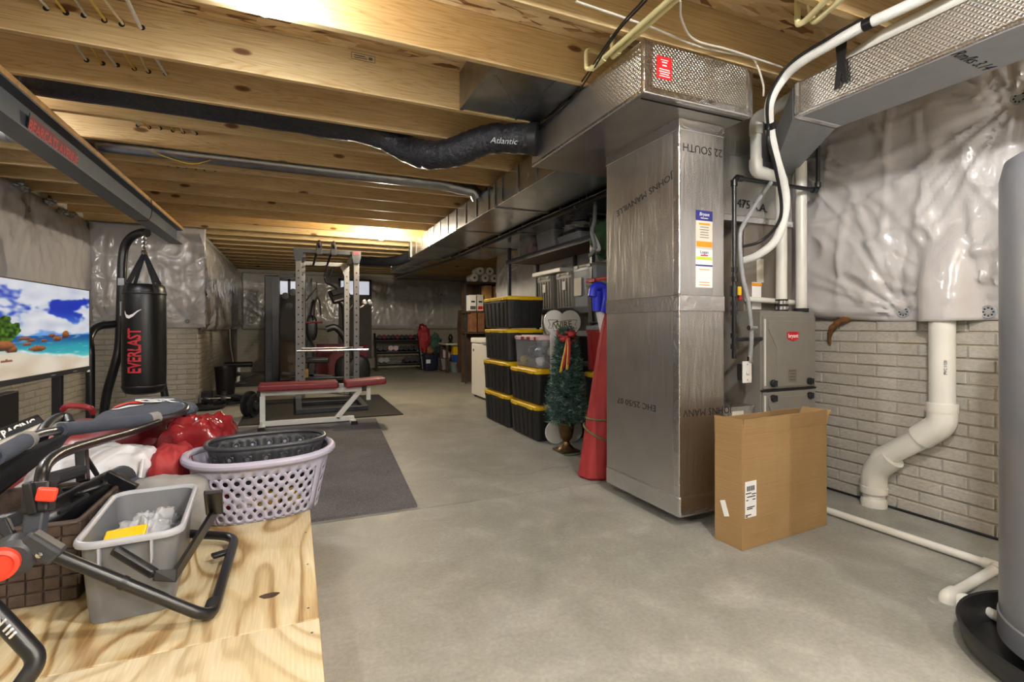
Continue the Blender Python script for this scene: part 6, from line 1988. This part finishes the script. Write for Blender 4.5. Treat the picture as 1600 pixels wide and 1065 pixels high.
def picture(u, v):
    n = lambda a, b, s=0: noise.noise(Vector((a, b, s)))
    hz = .42
    if v > hz:
        h = (v - hz) / (1 - hz)
        c = mixc((.42, .66, .92), (.07, .20, .72), ss(.0, .55, h))
        cl = n(u * 3.2, v * 6.5, 1) + .55 * n(u * 8, v * 14, 2) + .3 * n(u * 19, v * 30, 3)
        hole = math.exp(-(((u - .62) / .22) ** 2 + ((v - .74) / .10) ** 2)) * 1.3
        hole += math.exp(-(((u - .9) / .12) ** 2 + ((v - .66) / .05) ** 2)) * .6
        f = ss(-.35, .25, cl + .38 - hole + .25 * ss(.75, 1, h) - .5 * ss(.12, .0, h))
        c = mixc(c, mixc((.78, .80, .86), (.97, .97, .98), .5 + .5 * n(u * 7, v * 12, 9)), f)
    else:
        d = (hz - v) / hz
        shore = .13 + .17 * (1 - u) + .02 * n(u * 6, 0, 4)
        sea = mixc((.10, .36, .62), (.16, .66, .72), ss(.05, .35, d))
        sea = mixc(sea, (.52, .86, .80), ss(.35, .8, d) * .9)
        sea = mixc(sea, (.9, .96, .95), ss(.25, .5, n(u * 9, v * 40, 5)) * .35)
        sand = mixc((.86, .78, .68), (.93, .88, .80), .5 + n(u * 5, v * 7, 6))
        c = mixc(sand, sea, ss(-.03, .03, v - shore))
        foam = math.exp(-((v - shore) / .014) ** 2) * (.6 + .5 * n(u * 20, v * 20, 7))
        c = mixc(c, (1, 1, 1), foam)
    for rx, ry, rw, rh in rocks:
        q = ((u - rx) / rw) ** 2 + ((v - ry) / rh) ** 2 + .5 * n(u * 24, v * 24, 3)
        if q < 1:
            c = mixc((.68, .40, .20), (.22, .12, .07), ss(.0, 1.0, (ry + rh * .5 - v) / (rh * 1.5)) * .9 + .25 * n(u * 40, v * 40, 2))
    q = ((u - .12) / .12) ** 2 + ((v - .50) / .13) ** 2 + .8 * n(u * 14, v * 14, 11)
    if q < .85:
        c = mixc((.36, .56, .10), (.05, .14, .03), .5 + .9 * n(u * 34, v * 34, 12))
    return tuple(lin(max(0, min(1, x))) for x in c) + (1,)
vals = []
for j in range(NV + 1):
    for i in range(NU + 1):
        vals += picture(i / NU * 1.0, j / NV)
vc_.data.foreach_set('color', vals)
# stand
def tvp(x, z, d):
    return Mt @ Vector((x, z, d * zdir))
xc0 = W_ * .42
for xp in (W_ - .36, W_ - 1.16):
    MB().bar(tvp(xp, z0_ + .2, -.06), tvp(xp, .03, -.06), .055, .05, (0, 1, 0)).build('stand_post', 'black_metal', tv, bevel=.004)
    MB().bar(tvp(xp, .02, -.3), tvp(xp, .02, .22), .06, .03).build('stand_foot', 'black_metal', tv, bevel=.004)
MB().box(tvr.x - .10, tvr.x - .04, tvr.y - 1.24, tvr.y - 1.0, .25, .66).build('media_box', 'black_plastic', tv, bevel=.006)

# ------------------------------------------------------------------ plywood platform
PZ = .28
PXR = .06
pf = thing('plywood_platform', 'low platform topped with pale plywood sheets in the near left corner', 'platform', (-.6, 1.4, 0))
for a, b, m_ in ((1.4235, 2.64, 'plywood_a'), (.2, 1.4205, 'plywood_b')):
    s_ = MB().box(-1.28, PXR, a, b, PZ - .018, PZ).build('plywood_sheet', m_, pf, bevel=.0015, seg=1)
    MB().box(PXR, PXR + .0006, a, b, PZ - .017, PZ - .001).build('sheet_edge', 'ply_edge', s_)
    rr = random.Random(int(a * 10))
    for k in range(5):
        y = a + .06 + (b - a - .12) * k / 4
        MB().lathe([(.0035, 0), (.0035, .0004), (0, .0004)], 8, (PXR - .022 + rr.uniform(-.004, .004), y, PZ)).build('screw', 'ink_grey', s_)
kx = on_z(421, 930, PZ)
MB().lathe([(.017, 0), (.017, .0003), (0, .0003)], 14, (0, 0, 0)).lathe([(.0, 0)], 3) if False else None
kn_ = MB()
kn_.add([(kx.x + .026 * math.cos(a) * (1 + .15 * math.sin(3 * a)), kx.y + .016 * math.sin(a), PZ + .0003) for a in [2 * PI * k / 18 for k in range(18)]], [tuple(range(18))])
kn_.build('knot', 'wood_dark', pf)
for x in (-1.26, -.62, .02):
    MB().box(x - .02, x + .02, .22, 2.62, .0, PZ - .018).build('support_board', 'lumber', pf, bevel=.002, seg=1)
for y in (.22, 1.42, 2.6):
    for x0_, x1_ in ((-1.24, -.64), (-.6, .0)):
        MB().box(x0_, x1_, y, y + .038, .1, PZ - .018).build('cross_board', 'lumber', pf, bevel=.002, seg=1)

# ------------------------------------------------------------------ laundry basket (perforated oval tub)
def oval(a, b, k, n, p=2.6):
    th = 2 * PI * k / n
    c, s = math.cos(th), math.sin(th)
    return a * math.copysign(abs(c) ** (2 / p), c), b * math.copysign(abs(s) ** (2 / p), s)
def perforated(th, c, rotz, a0, b0, a1, b1, h_, ncol, nrow, mat, hole, part='wall'):
    """oval wall of cells, each cell with a round hole where hole(i, j) is a radius fraction"""
    Mr = Matrix.Translation(Vector(c)) @ Matrix.Rotation(rotz, 4, 'Z')
    # arc-length parametrisation
    N = 720
    pts = [Vector(oval(a1, b1, k, N) + (0,)) for k in range(N + 1)]
    L = [0]
    for k in range(N):
        L.append(L[-1] + (pts[k + 1] - pts[k]).length)
    def at(u):
        u = (u % 1.0) * L[-1]
        lo, hi = 0, N
        while hi - lo > 1:
            m = (lo + hi) // 2
            if L[m] <= u:
                lo = m
            else:
                hi = m
        f = (u - L[lo]) / max(1e-9, L[hi] - L[lo])
        return (lo + f) * 2 * PI / N
    def pos(u, v):
        th_ = at(u)
        aa, bb = a0 + (a1 - a0) * v, b0 + (b1 - b0) * v
        co_, si_ = math.cos(th_), math.sin(th_)
        return Mr @ Vector((aa * math.copysign(abs(co_) ** (2 / 2.6), co_), bb * math.copysign(abs(si_) ** (2 / 2.6), si_), h_ * v))
    mb = MB()
    cellw = L[-1] / ncol
    cellh = h_ / nrow
    for i in range(ncol):
        for j in range(nrow):
            r = hole(i, j)
            u0, v0 = i / ncol, j / nrow
            if r <= 0:
                vs_ = [pos(u0, v0), pos(u0 + .5 / ncol, v0), pos(u0 + 1 / ncol, v0), pos(u0 + 1 / ncol, v0 + 1 / nrow), pos(u0 + .5 / ncol, v0 + 1 / nrow), pos(u0, v0 + 1 / nrow)]
                mb.add(vs_, [(0, 1, 4, 5), (1, 2, 3, 4)], True)
            else:
                n = 12
                outer, inner = [], []
                for k in range(n):
                    a = 2 * PI * k / n
                    ca, sa = math.cos(a), math.sin(a)
                    q = max(abs(ca), abs(sa))
                    outer.append(pos(u0 + (.5 + .5 * ca / q) / ncol, v0 + (.5 + .5 * sa / q) / nrow))
                    inner.append(pos(u0 + (.5 + r * ca / cellw) / ncol, v0 + (.5 + r * sa / cellh) / nrow))
                mb.add(outer + inner, [(k, (k + 1) % n, n + (k + 1) % n, n + k) for k in range(n)], True)
    bm_o = mb.build(part, mat, th, solid=.004, sharp=60, weld=.0004)
    return pos, Mr
lbk = thing('laundry_basket', 'lavender plastic laundry basket with round holes on the platform corner', 'laundry basket', (-.12, 2.33, PZ))
LC, LR = (-.125, 2.36, PZ + .004), .12
def lhole(i, j):
    return .0104 if (j < 4 and i not in (3, 14, 21, 32)) else 0
pos_, Mr_ = perforated(lbk, LC, LR, .215, .145, .262, .19, .235, 36, 5, 'lavender', lhole)
# floor of the basket
MB().add([pos_(k / 60, .0) for k in range(60)], [tuple(range(60))]).build('base', 'lavender', lbk, solid=.004)
rim = [pos_(k / 80, 1.0) + Vector((0, 0, .0)) for k in range(80)]
rr_ = []
for k in range(80):
    p_ = Mr_.inverted() @ rim[k]
    dn = Vector((p_.x / .262, p_.y / .19, 0)).normalized()
    up_ = .012 * (abs(p_.x) / .262) ** 3
    rr_.append(Mr_ @ (p_ + dn * .012 + Vector((0, 0, up_))))
MB().tube(rr_, .0155, 10, closed=True).build('rim', 'lavender', lbk)
# dark basket nested inside
dkb = thing('laundry_basket', 'dark grey smaller basket nested inside the lavender one', 'laundry basket', (-.11, 2.38, PZ + .06))
def dhole(i, j):
    return .008 if (j in (4, 5) and i % 2 == 0 and (i % 36) not in (0, 18)) else 0
pos2, Mr2 = perforated(dkb, (-.105, 2.40, PZ + .085), LR, .17, .115, .228, .15, .20, 36, 7, 'dark_grey_plastic', dhole)
MB().add([pos2(k / 60, .0) for k in range(60)], [tuple(range(60))]).build('base', 'dark_grey_plastic', dkb, solid=.004)
MB().tube([pos2(k / 80, 1.0) for k in range(80)], .0095, 8, closed=True).build('rim', 'dark_grey_plastic', dkb)
for k, (dx, dy, m_) in enumerate(((-.06, -.05, 'label_white'), (.03, -.06, 'gold_ribbon'), (.12, -.04, 'gold_ribbon'), (-.12, .0, 'red_plastic'))):
    o_ = tag(MB().blob(Vector((-.125 + dx, 2.34 + dy, PZ + .06)), (.09, .07, .075), k, .25, 3, 12, 8).build('cloth_scrap', m_, None), ('white', 'yellow', 'second yellow', 'red')[k] + ' cloth scrap seen through the holes of the lavender basket', 'cloth')

# ------------------------------------------------------------------ grey tub
tubc = Vector((-.412, 1.822, PZ + .001))
ta = R(4)
gtb = thing('grey_tub', 'translucent grey rectangular tub on the plywood in front of the basket', 'tub', tuple(tubc), ta)
def rgs(w_, l_, r, z):
    return [Vector((x, y, z)) for x, y in rrect(w_, l_, r, 6)]
h_ = .218
shell = [rgs(.15, .36, .03, 0), rgs(.185, .40, .035, .0), rgs(.188, .404, .036, .03), rgs(.192, .408, .038, .034), rgs(.215, .437, .042, h_ - .012), rgs(.216, .438, .042, h_ - .008), rgs(.21, .43, .04, h_ - .004), rgs(.187, .402, .034, .036), rgs(.178, .392, .03, .008), rgs(.1, .3, .02, .006)]
MB().loft(shell, True, True).build('shell', 'tub_grey', gtb, world=False, sharp=50)
rimr = [rgs(.214, .436, .042, h_ - .012), rgs(.240, .462, .05, h_ - .012), rgs(.244, .466, .052, h_ - .006), rgs(.242, .464, .052, h_ + .002), rgs(.232, .454, .05, h_ + .006), rgs(.22, .442, .045, h_ + .004), rgs(.211, .431, .041, h_ - .006)]
MB().loft(rimr, False, False).build('rim', 'light_grey_paint', gtb, world=False, sharp=60)
for x in (-.06, .05):
    MB().prism([(x - .003, h_ - .012), (x + .003, h_ - .012), (x + .002, h_ - .07), (x - .002, h_ - .07)], -.236, -.215, Mxz).build('rib', 'light_grey_paint', gtb, world=False)
yp = tag(MB().obox(tubc + Vector((-.03, -.08, .17)), (.1, .07, .012), Matrix.Rotation(.5, 3, 'X') @ Matrix.Rotation(-.1, 3, 'Y')).build('yellow_packet', 'yellow_paint', None, bevel=.004), 'flat yellow packet inside the grey tub', 'packet')
cbg = tag(MB().blob(tubc + Vector((.0, .04, .12)), (.15, .26, .14), 5, .45, 3.0, 60, 32).build('plastic_bag', 'bag_clear', None, sharp=180), 'crumpled clear plastic bag inside the grey tub', 'plastic bag')
# ------------------------------------------------------------------ woven brown basket
wbk = thing('woven_basket', 'dark brown woven strap basket behind the folding seat frame', 'basket', (-.79, 2.0, PZ))
wx0, wx1, wy0, wy1, wh_ = -1.02, -.56, 1.79, 2.22, .215
simple('strap_brown', '4a3c34', .6, var=.3, vs_=30, bs=.3, bscale=120)
MB().box(wx0 + .006, wx1 - .006, wy0 + .006, wy1 - .006, PZ + .001, PZ + .012).build('base', 'strap_brown', wbk)
for a_ in ((wx0 + .004, wx1 - .004, wy0 + .004, wy0 + .008), (wx0 + .004, wx1 - .004, wy1 - .008, wy1 - .004), (wx0 + .004, wx0 + .008, wy0 + .008, wy1 - .008), (wx1 - .008, wx1 - .004, wy0 + .008, wy1 - .008)):
    MB().box(*a_, PZ + .002, PZ + wh_).build('backing', 'strap_brown', wbk)
nx, ny, nz = 12, 11, 6
sw2 = (wx1 - wx0) / nx
sh2 = wh_ / nz
sy2 = (wy1 - wy0) / ny
SQX = MB().obox((0, 0, 0), (sw2 * .94, .007, sh2 * .9)).build('strap', 'strap_brown', wbk, world=False, bevel=.002, seg=1)
SQY = MB().obox((0, 0, 0), (.007, sy2 * .94, sh2 * .9)).build('strap', 'strap_brown', wbk, world=False, bevel=.002, seg=1)
inv = wm(wbk).inverted()
first = {id(SQX): True, id(SQY): True}
def put(src, p):
    o = src if first[id(src)] else src.copy()
    if not first[id(src)]:
        COL.objects.link(o)
        o.parent = wbk
    first[id(src)] = False
    o.location = inv @ Vector(p)
for i in range(nx):
    for k in range(nz):
        d = .003 if (i + k) % 2 else -.001
        put(SQX, (wx0 + (i + .5) * sw2, wy0 + .002 - d, PZ + .003 + (k + .5) * sh2))
for i in range(ny):
    for k in range(nz):
        d = .003 if (i + k) % 2 else -.001
        put(SQY, (wx1 - .002 + d, wy0 + (i + .5) * sy2, PZ + .003 + (k + .5) * sh2))
MB().tube(bend([(wx0, wy0, PZ + wh_ + .004), (wx1, wy0, PZ + wh_ + .004), (wx1, wy1, PZ + wh_ + .004), (wx0, wy1, PZ + wh_ + .004), (wx0, wy0, PZ + wh_ + .004)], .02, 3), .008, 8).build('rim', 'strap_brown', wbk)
pipe('black_lead', 'coiled black lead lying on the woven basket', [(-.62, 1.84, PZ + .235), (-.58, 1.95, PZ + .25), (-.64, 2.0, PZ + .24), (-.57, 2.05, PZ + .25), (-.6, 2.15, PZ + .24), (-.7, 2.1, PZ + .235)], .006, 'black_plastic', 'cable', 6, .03)

# ------------------------------------------------------------------ red bag on the floor, bags on the platform
rbg = thing('red_vinyl_bag', 'long red vinyl storage bag lying on the floor behind the platform', 'bag', (-1.2, 3.2, 0))
def longbag(i, j):
    # i round the section, j along x
    th = 2 * PI * i
    x = -2.1 + 1.72 * j
    e = max(.0, 1 - abs(2 * j - 1) ** 6) ** .5
    hh = (.285 + .03 * noise.noise(Vector((x * 2.2, 1, 3)))) * (.35 + .65 * e)
    ww = .33 * (.3 + .7 * e)
    c, s_ = math.cos(th), math.sin(th)
    k = 1 + .09 * noise.noise(Vector((x * 4, c * 2, s_ * 2))) + .05 * noise.noise(Vector((x * 9, c * 5, s_ * 5)))
    y = 3.12 + ww * math.copysign(abs(c) ** .75, c) * k
    z = .29 + hh * math.copysign(abs(s_) ** .75, s_) * k
    return (x, y, max(.004, z))
MB().grid(longbag, 48, 60).build('vinyl_body', 'red_vinyl', rbg)
p_ = on_y(65, 643, 2.98)
MB().tube(crv([on_y(98, 640, 2.95), on_y(105, 634, 2.93), on_y(122, 634, 2.93), on_y(140, 637, 2.93), on_y(146, 645, 2.95)], 6), .013, 10).build('handle', 'red_vinyl', rbg)
ggl = thing('red_gloss_bag', 'shiny red plastic covered bundle behind the laundry basket', 'bag', (-.42, 2.62, PZ))
MB().blob((-.40, 2.66, PZ + .18), (.30, .22, .38), 8, .22, 2.0, 64, 36, 2.6).build('wrap', 'red_gloss', ggl, sharp=180)
wbg = thing('white_bag', 'white and red zipped bag lying on the platform behind the seat frame', 'bag', (-.7, 2.42, PZ))
MB().blob((-.70, 2.43, PZ + .155), (.40, .28, .32), 4, .2, 1.8, 56, 30, 2.8).build('white_panel', 'white_fabric', wbg, sharp=180)
MB().blob((-.455, 2.43, PZ + .145), (.15, .24, .29), 6, .16, 1.8, 48, 26, 3).build('red_panel', 'red_bag', wbg, sharp=180)
MB().tube(crv([(-.525, 2.30, PZ + .27), (-.535, 2.275, PZ + .14), (-.51, 2.275, PZ + .06), (-.46, 2.28, PZ + .04), (-.40, 2.29, PZ + .04)], 6), .006, 7).build('piping', 'white_fabric', wbg)
gcl = thing('grey_cloth', 'folded grey cloth lying between the bag and the grey tub', 'cloth', (-.5, 2.18, PZ))
MB().blob((-.43, 2.20, PZ + .11), (.28, .14, .22), 12, .12, 2.0, 48, 24, 3.2).build('folds', 'grey_cloth', gcl, sharp=180)
MB().blob((-.55, 2.25, PZ + .11), (.16, .1, .2), 15, .2, 2.0, 40, 20, 2.6).build('dark_fold', 'slate_fabric', gcl, sharp=180)
MB().tube(crv([(-.43, 2.127, PZ + .19), (-.425, 2.122, PZ + .17), (-.42, 2.12, PZ + .15)], 4), .004, 6).build('zip_pull', 'black_plastic', gcl)

# ------------------------------------------------------------------ folding racing seat frame
fsf = thing('racing_seat_frame', 'folded black tubular racing seat with red clips lying over the platform', 'folding seat', (-.6, 1.6, PZ))
def tb(name, pts, r, mat='black_metal', n=6, seg=14, smooth=True):
    return MB().tube(crv(pts, n) if smooth else pts, r, seg).build(name, mat, fsf)
tr_ = .0145
# U-shaped foot loop on the plywood
nc = on_z(330, 966, PZ + .016)
fcn = on_z(362, 845, PZ + .016)
hubp = on_y(75, 862, 1.50)
fe = Vector((-.42, 2.10, PZ + .05))
loop = bend([hubp, Vector((nc.x, nc.y, PZ + .016)), Vector((fcn.x + .012, fcn.y, PZ + .03)), fe], .055, 8)
MB().tube(loop, tr_, 14).build('foot_loop', 'black_metal', fsf)
mid_ = (Vector((nc.x, nc.y, 0)) * .25 + Vector((fcn.x, fcn.y, 0)) * .75)
MB().obox((mid_.x - .02, mid_.y, PZ + .028), (.05, .03, .012), Matrix.Rotation(.4, 3, 'Z')).build('foot_clip', 'black_plastic', fsf, bevel=.003)
MB().tube([Vector((nc.x - .008, nc.y + .03, PZ + .017)), Vector((nc.x - .006, nc.y + .08, PZ + .018))], .0175, 14).build('foot_sleeve', 'black_rubber', fsf)
MB().tube([hubp + (Vector((nc.x, nc.y, PZ + .016)) - hubp) * .42, hubp + (Vector((nc.x, nc.y, PZ + .016)) - hubp) * .45], .0165, 14).build('telescopic_collar', 'black_plastic', fsf)
for k in range(4):
    c = hubp + (Vector((nc.x, nc.y, PZ + .016)) - hubp) * (.2 + .05 * k) + Vector((0, -.0142, -.003))
    MB().lathe([(.004, 0), (.004, .001), (0, .001)], 8, c, frame((0, -1, 0))).build('pin_hole', 'ink', fsf)
# bracket socket at the hub
sk0 = on_y(40, 838, 1.50)
MB().bar(sk0, hubp + (Vector((nc.x, nc.y, PZ + .016)) - hubp) * .06, .042, .04, (0, 1, 0)).build('socket', 'dark_grey_plastic', fsf, bevel=.008)
MB().lathe([(.0, -.03), (.03, -.03), (.043, -.02), (.045, .02), (.03, .03), (0, .03)], 24, on_y(22, 868, 1.50), frame((-.2, 1, 0))).build('hub', 'dark_grey_plastic', fsf)
MB().lathe([(.036, 0), (.034, .018), (.026, .022), (.022, .016), (0, .016)], 24, on_y(0, 880, 1.47), frame((.25, -1, 0))).build('hub_cap', 'orange_red', fsf)
MB().lathe([(.007, 0), (.007, .004), (0, .005)], 8, on_y(62, 866, 1.478), frame((0, -1, 0))).build('bolt', 'chrome', fsf)
# post from the hub up to the red clip, tube bending back
d1 = 1.24
post0, post1 = at_d(52, 838, 1.22), at_d(66, 752, 1.25)
MB().bar(post0, post1, .04, .04, (0, 1, 0)).build('post_sleeve', 'rack_dark', fsf, bevel=.006)
MB().bar(at_d(60, 800, 1.23), at_d(64, 752, 1.245), .052, .05, (0, 1, 0)).build('clamp', 'black_plastic', fsf, bevel=.006)
MB().obox(at_d(73, 772, 1.205), (.04, .014, .034), Matrix.Rotation(.2, 3, 'Y')).build('quick_release', 'orange_red', fsf, bevel=.006)
MB().obox(at_d(48, 778, 1.21), (.02, .02, .08), Matrix.Rotation(-.15, 3, 'Y')).build('lever', 'black_plastic', fsf, bevel=.005)
tb('lower_tube', [at_d(65, 765, 1.25), at_d(66, 740, 1.27), at_d(75, 722, 1.32), at_d(100, 706, 1.42), at_d(150, 690, 1.62), at_d(200, 676, 1.85), at_d(248, 660, 2.05)], .0148)
tb('upper_tube', [at_d(-30, 722, 1.25), at_d(10, 704, 1.38), at_d(42, 686, 1.5), at_d(60, 678, 1.58), at_d(100, 671, 1.72), at_d(180, 662, 1.95), at_d(240, 655, 2.1), at_d(275, 648, 2.2), at_d(290, 640, 2.27), at_d(286, 632, 2.36), at_d(250, 628, 2.42)], .0135, 'steel')
tb('foam_sleeve', [at_d(95, 671, 1.70), at_d(140, 666, 1.83), at_d(190, 660, 1.97), at_d(243, 653, 2.11)], .024, 'slate_fabric')
tb('foam_sleeve', [at_d(-10, 715, 1.32), at_d(10, 705, 1.38), at_d(42, 687, 1.5)], .024, 'slate_fabric')
for p0, p1 in ((at_d(93, 671, 1.70), at_d(101, 670.5, 1.725)), (at_d(37, 690, 1.48), at_d(44, 686, 1.51)), (at_d(232, 655, 2.08), at_d(246, 652, 2.12))):
    MB().tube([p0, p1], .0262, 14).build('sleeve_tape', 'grey_cloth', fsf)
# back rest cover: fabric pillow slipped over the frame
def cover(i, j):
    a = at_d(152, 656, 2.05)
    b = at_d(300, 645, 2.3)
    c = at_d(225, 622, 2.75)
    d = at_d(282, 626, 2.7)
    e0 = at_d(130, 668, 1.9)
    p = (e0 * (1 - i) + b * i) * (1 - j) + (at_d(205, 627, 2.62) * (1 - i) + d * i) * j
    bul = math.sin(PI * i) ** .5 * math.sin(PI * j) ** .5
    return p + Vector((0, 0, .03 * bul + .01 * noise.noise(Vector((i * 6, j * 5, 0)))))
MB().grid(cover, 24, 16).build('back_cover', 'slate_fabric', fsf, solid=.022)
MB().blob(at_d(281, 640, 2.36), (.13, .2, .07), 3, .15, 2.4, 24, 12, 2.6, Matrix.Rotation(.3, 3, 'Z'), False).build('headrest_cover', 'slate_fabric', fsf)
# stripe and GT lettering on the cover
def strip(i0, i1, j0, j1, mat, name):
    MB().grid(lambda i, j: Vector(cover(i0 + (i1 - i0) * i, j0 + (j1 - j0) * j)) + Vector((0, 0, .0145)), 12, 3).build(name, mat, fsf)
strip(.05, .42, .40, .50, 'orange_red', 'stripe')
strip(.1, .45, .30, .35, 'label_white', 'stripe')
pc_ = Vector(cover(.62, .55))
px_v = (Vector(cover(.8, .55)) - Vector(cover(.5, .55)))
py_v = (Vector(cover(.62, .8)) - Vector(cover(.62, .4)))
text('lettering', 'GT', .085, basis(Vector(cover(.6, .42)) + Vector((0, 0, .017)), px_v, py_v) @ Matrix.Diagonal((1, 2.2, 1, 1)), 'label_white', fsf, bold=.003, xs=1.5)
# left panel with white lettering: fabric-backed board
q0, q1, q2, q3 = at_d(-40, 738, 1.5), at_d(75, 673, 1.72), at_d(58, 652, 1.75), at_d(-40, 690, 1.53)
MB().add([q0, q1, q2, q3], [(0, 1, 2, 3)]).build('side_panel', 'label_cream', fsf, solid=.012)
MB().tube([q3, q2, q1], .011, 8).build('panel_edge', 'black_plastic', fsf)
PN = (q1 - q0).cross(q3 - q0).normalized()
if PN.y > 0:
    PN = -PN
Mp = basis((q2 * .55 + q3 * .45) + (q0 - q3) * .16 + PN * .014, q2 - q3, q3 - q0)
MB().add([q3 + (q0 - q3) * .02 + PN * .008, q2 + PN * .008, q2 + (q1 - q2) * .4 + PN * .008, q3 + (q0 - q3) * .3 + PN * .008], [(0, 1, 2, 3)]).build('panel_band', 'black_fabric', fsf, solid=.003)
text('lettering', 'LEVEL RACING', .034, Mp @ Matrix.Translation((-.03, .0, .0025)), 'label_white', fsf, bold=.001)
MB().tube(crv([at_d(60, 690, 1.62), at_d(72, 668, 1.72), at_d(88, 655, 1.86), at_d(104, 653, 1.9), at_d(110, 664, 1.85)], 6), .02, 12).build('recliner_wheel', 'black_plastic', fsf)
# black seat fabric hanging between
def seat(i, j):
    a, b = at_d(-40, 735, 1.35), at_d(115, 672, 1.75)
    c, d = at_d(-40, 800, 1.45), at_d(95, 695, 1.75)
    p = (a * (1 - i) + b * i) * (1 - j) + (c * (1 - i) + d * i) * j
    return p + Vector((0, -.02, 0)) * math.sin(PI * j)
MB().grid(seat, 14, 8).build('seat_fabric', 'black_fabric', fsf, solid=.012)
# seat cushion roll
tb('cushion_roll', [at_d(-30, 835, 1.5), at_d(40, 822, 1.52), at_d(80, 808, 1.56), at_d(120, 786, 1.64), at_d(160, 763, 1.76), at_d(182, 752, 1.84)], [.05] * 30 + [.035], 'black_vinyl')
MB().tube([at_d(165, 760, 1.77), at_d(192, 746, 1.87)], .046, 18).build('roll_collar', 'dark_grey_plastic', fsf)
MB().bar(at_d(165, 742, 1.72), at_d(212, 764, 1.74), .02, .035).build('hinge_plate', 'black_metal', fsf, bevel=.003)
MB().bar(at_d(130, 752, 1.62), at_d(127, 690, 1.66), .03, .03, (0, 1, 0)).build('strut', 'black_metal', fsf, bevel=.004)
MB().bar(at_d(133, 712, 1.66), at_d(152, 742, 1.7), .014, .012, (0, 1, 0)).build('strut', 'black_metal', fsf, bevel=.003)
MB().tube([at_d(80, 748, 1.4), at_d(125, 735, 1.62)], .02, 10).build('cross_tube', 'black_fabric', fsf)
MB().bar(at_d(-20, 834, 1.2), at_d(45, 800, 1.28), .03, .03, (0, 1, 0)).build('side_rail', 'rack_dark', fsf, bevel=.005)
MB().bar(at_d(4, 812, 1.2), at_d(26, 858, 1.18), .022, .016, (0, 1, 0)).build('link_arm', 'black_metal', fsf, bevel=.003)
# second foot in the near corner
sf = bend([at_d(-60, 905, 1.0), at_d(0, 963, 1.02), at_d(62, 1030, 1.03), at_d(30, 1075, 1.0)], .05, 8)
MB().tube(sf, .0175, 14).build('foot_loop', 'black_metal', fsf)
Mf = basis(at_d(10, 978, .995), at_d(30, 1000, 1.0) - at_d(0, 965, 1.0), (0, -.2, 1))
text('lettering', 'N', .04, Mf @ Matrix.Translation((-.02, .005, .004)), 'label_white', fsf)
for k in range(3):
    MB().obox(Mf @ Vector((.004 + .009 * k, .003, .003)), (.004, .004, .022), Mf.to_3x3() @ Matrix.Rotation(PI / 2, 3, 'X')).build('foot_stripe', 'label_white', fsf)
# pedal bracket hooked on the tub rim
pbk = thing('pedal_bracket', 'bent black metal bracket hooked around the grey tub corner', 'bracket', tuple(on_y(245, 900, 1.52)))
b0, b1_, b2, b3 = on_y(178, 858, 1.585), on_y(243, 897, 1.54), on_y(270, 899, 1.56), on_x(338, 800, -.24)
MB().bar(b0, b1_, .022, .026, (0, 1, 0)).build('arm', 'black_metal', pbk, bevel=.006)
MB().add([b1_ + Vector((-.005, 0, .012)), b2 + Vector((.005, 0, .016)), b3 + Vector((0, 0, .03)), b3 + Vector((0, 0, -.01)), b2 + Vector((.005, -.01, -.014)), b1_ + Vector((-.005, -.004, -.014))], [(0, 1, 4, 5), (1, 2, 3, 4)]).build('plate', 'black_metal', pbk, solid=.012, bevel=.002)
MB().bar(b3 + Vector((-.002, -.02, .005)), on_x(333, 778, -.225) + Vector((0, 0, .02)), .014, .05, (1, 0, 0)).build('hook', 'black_metal', pbk, bevel=.004)
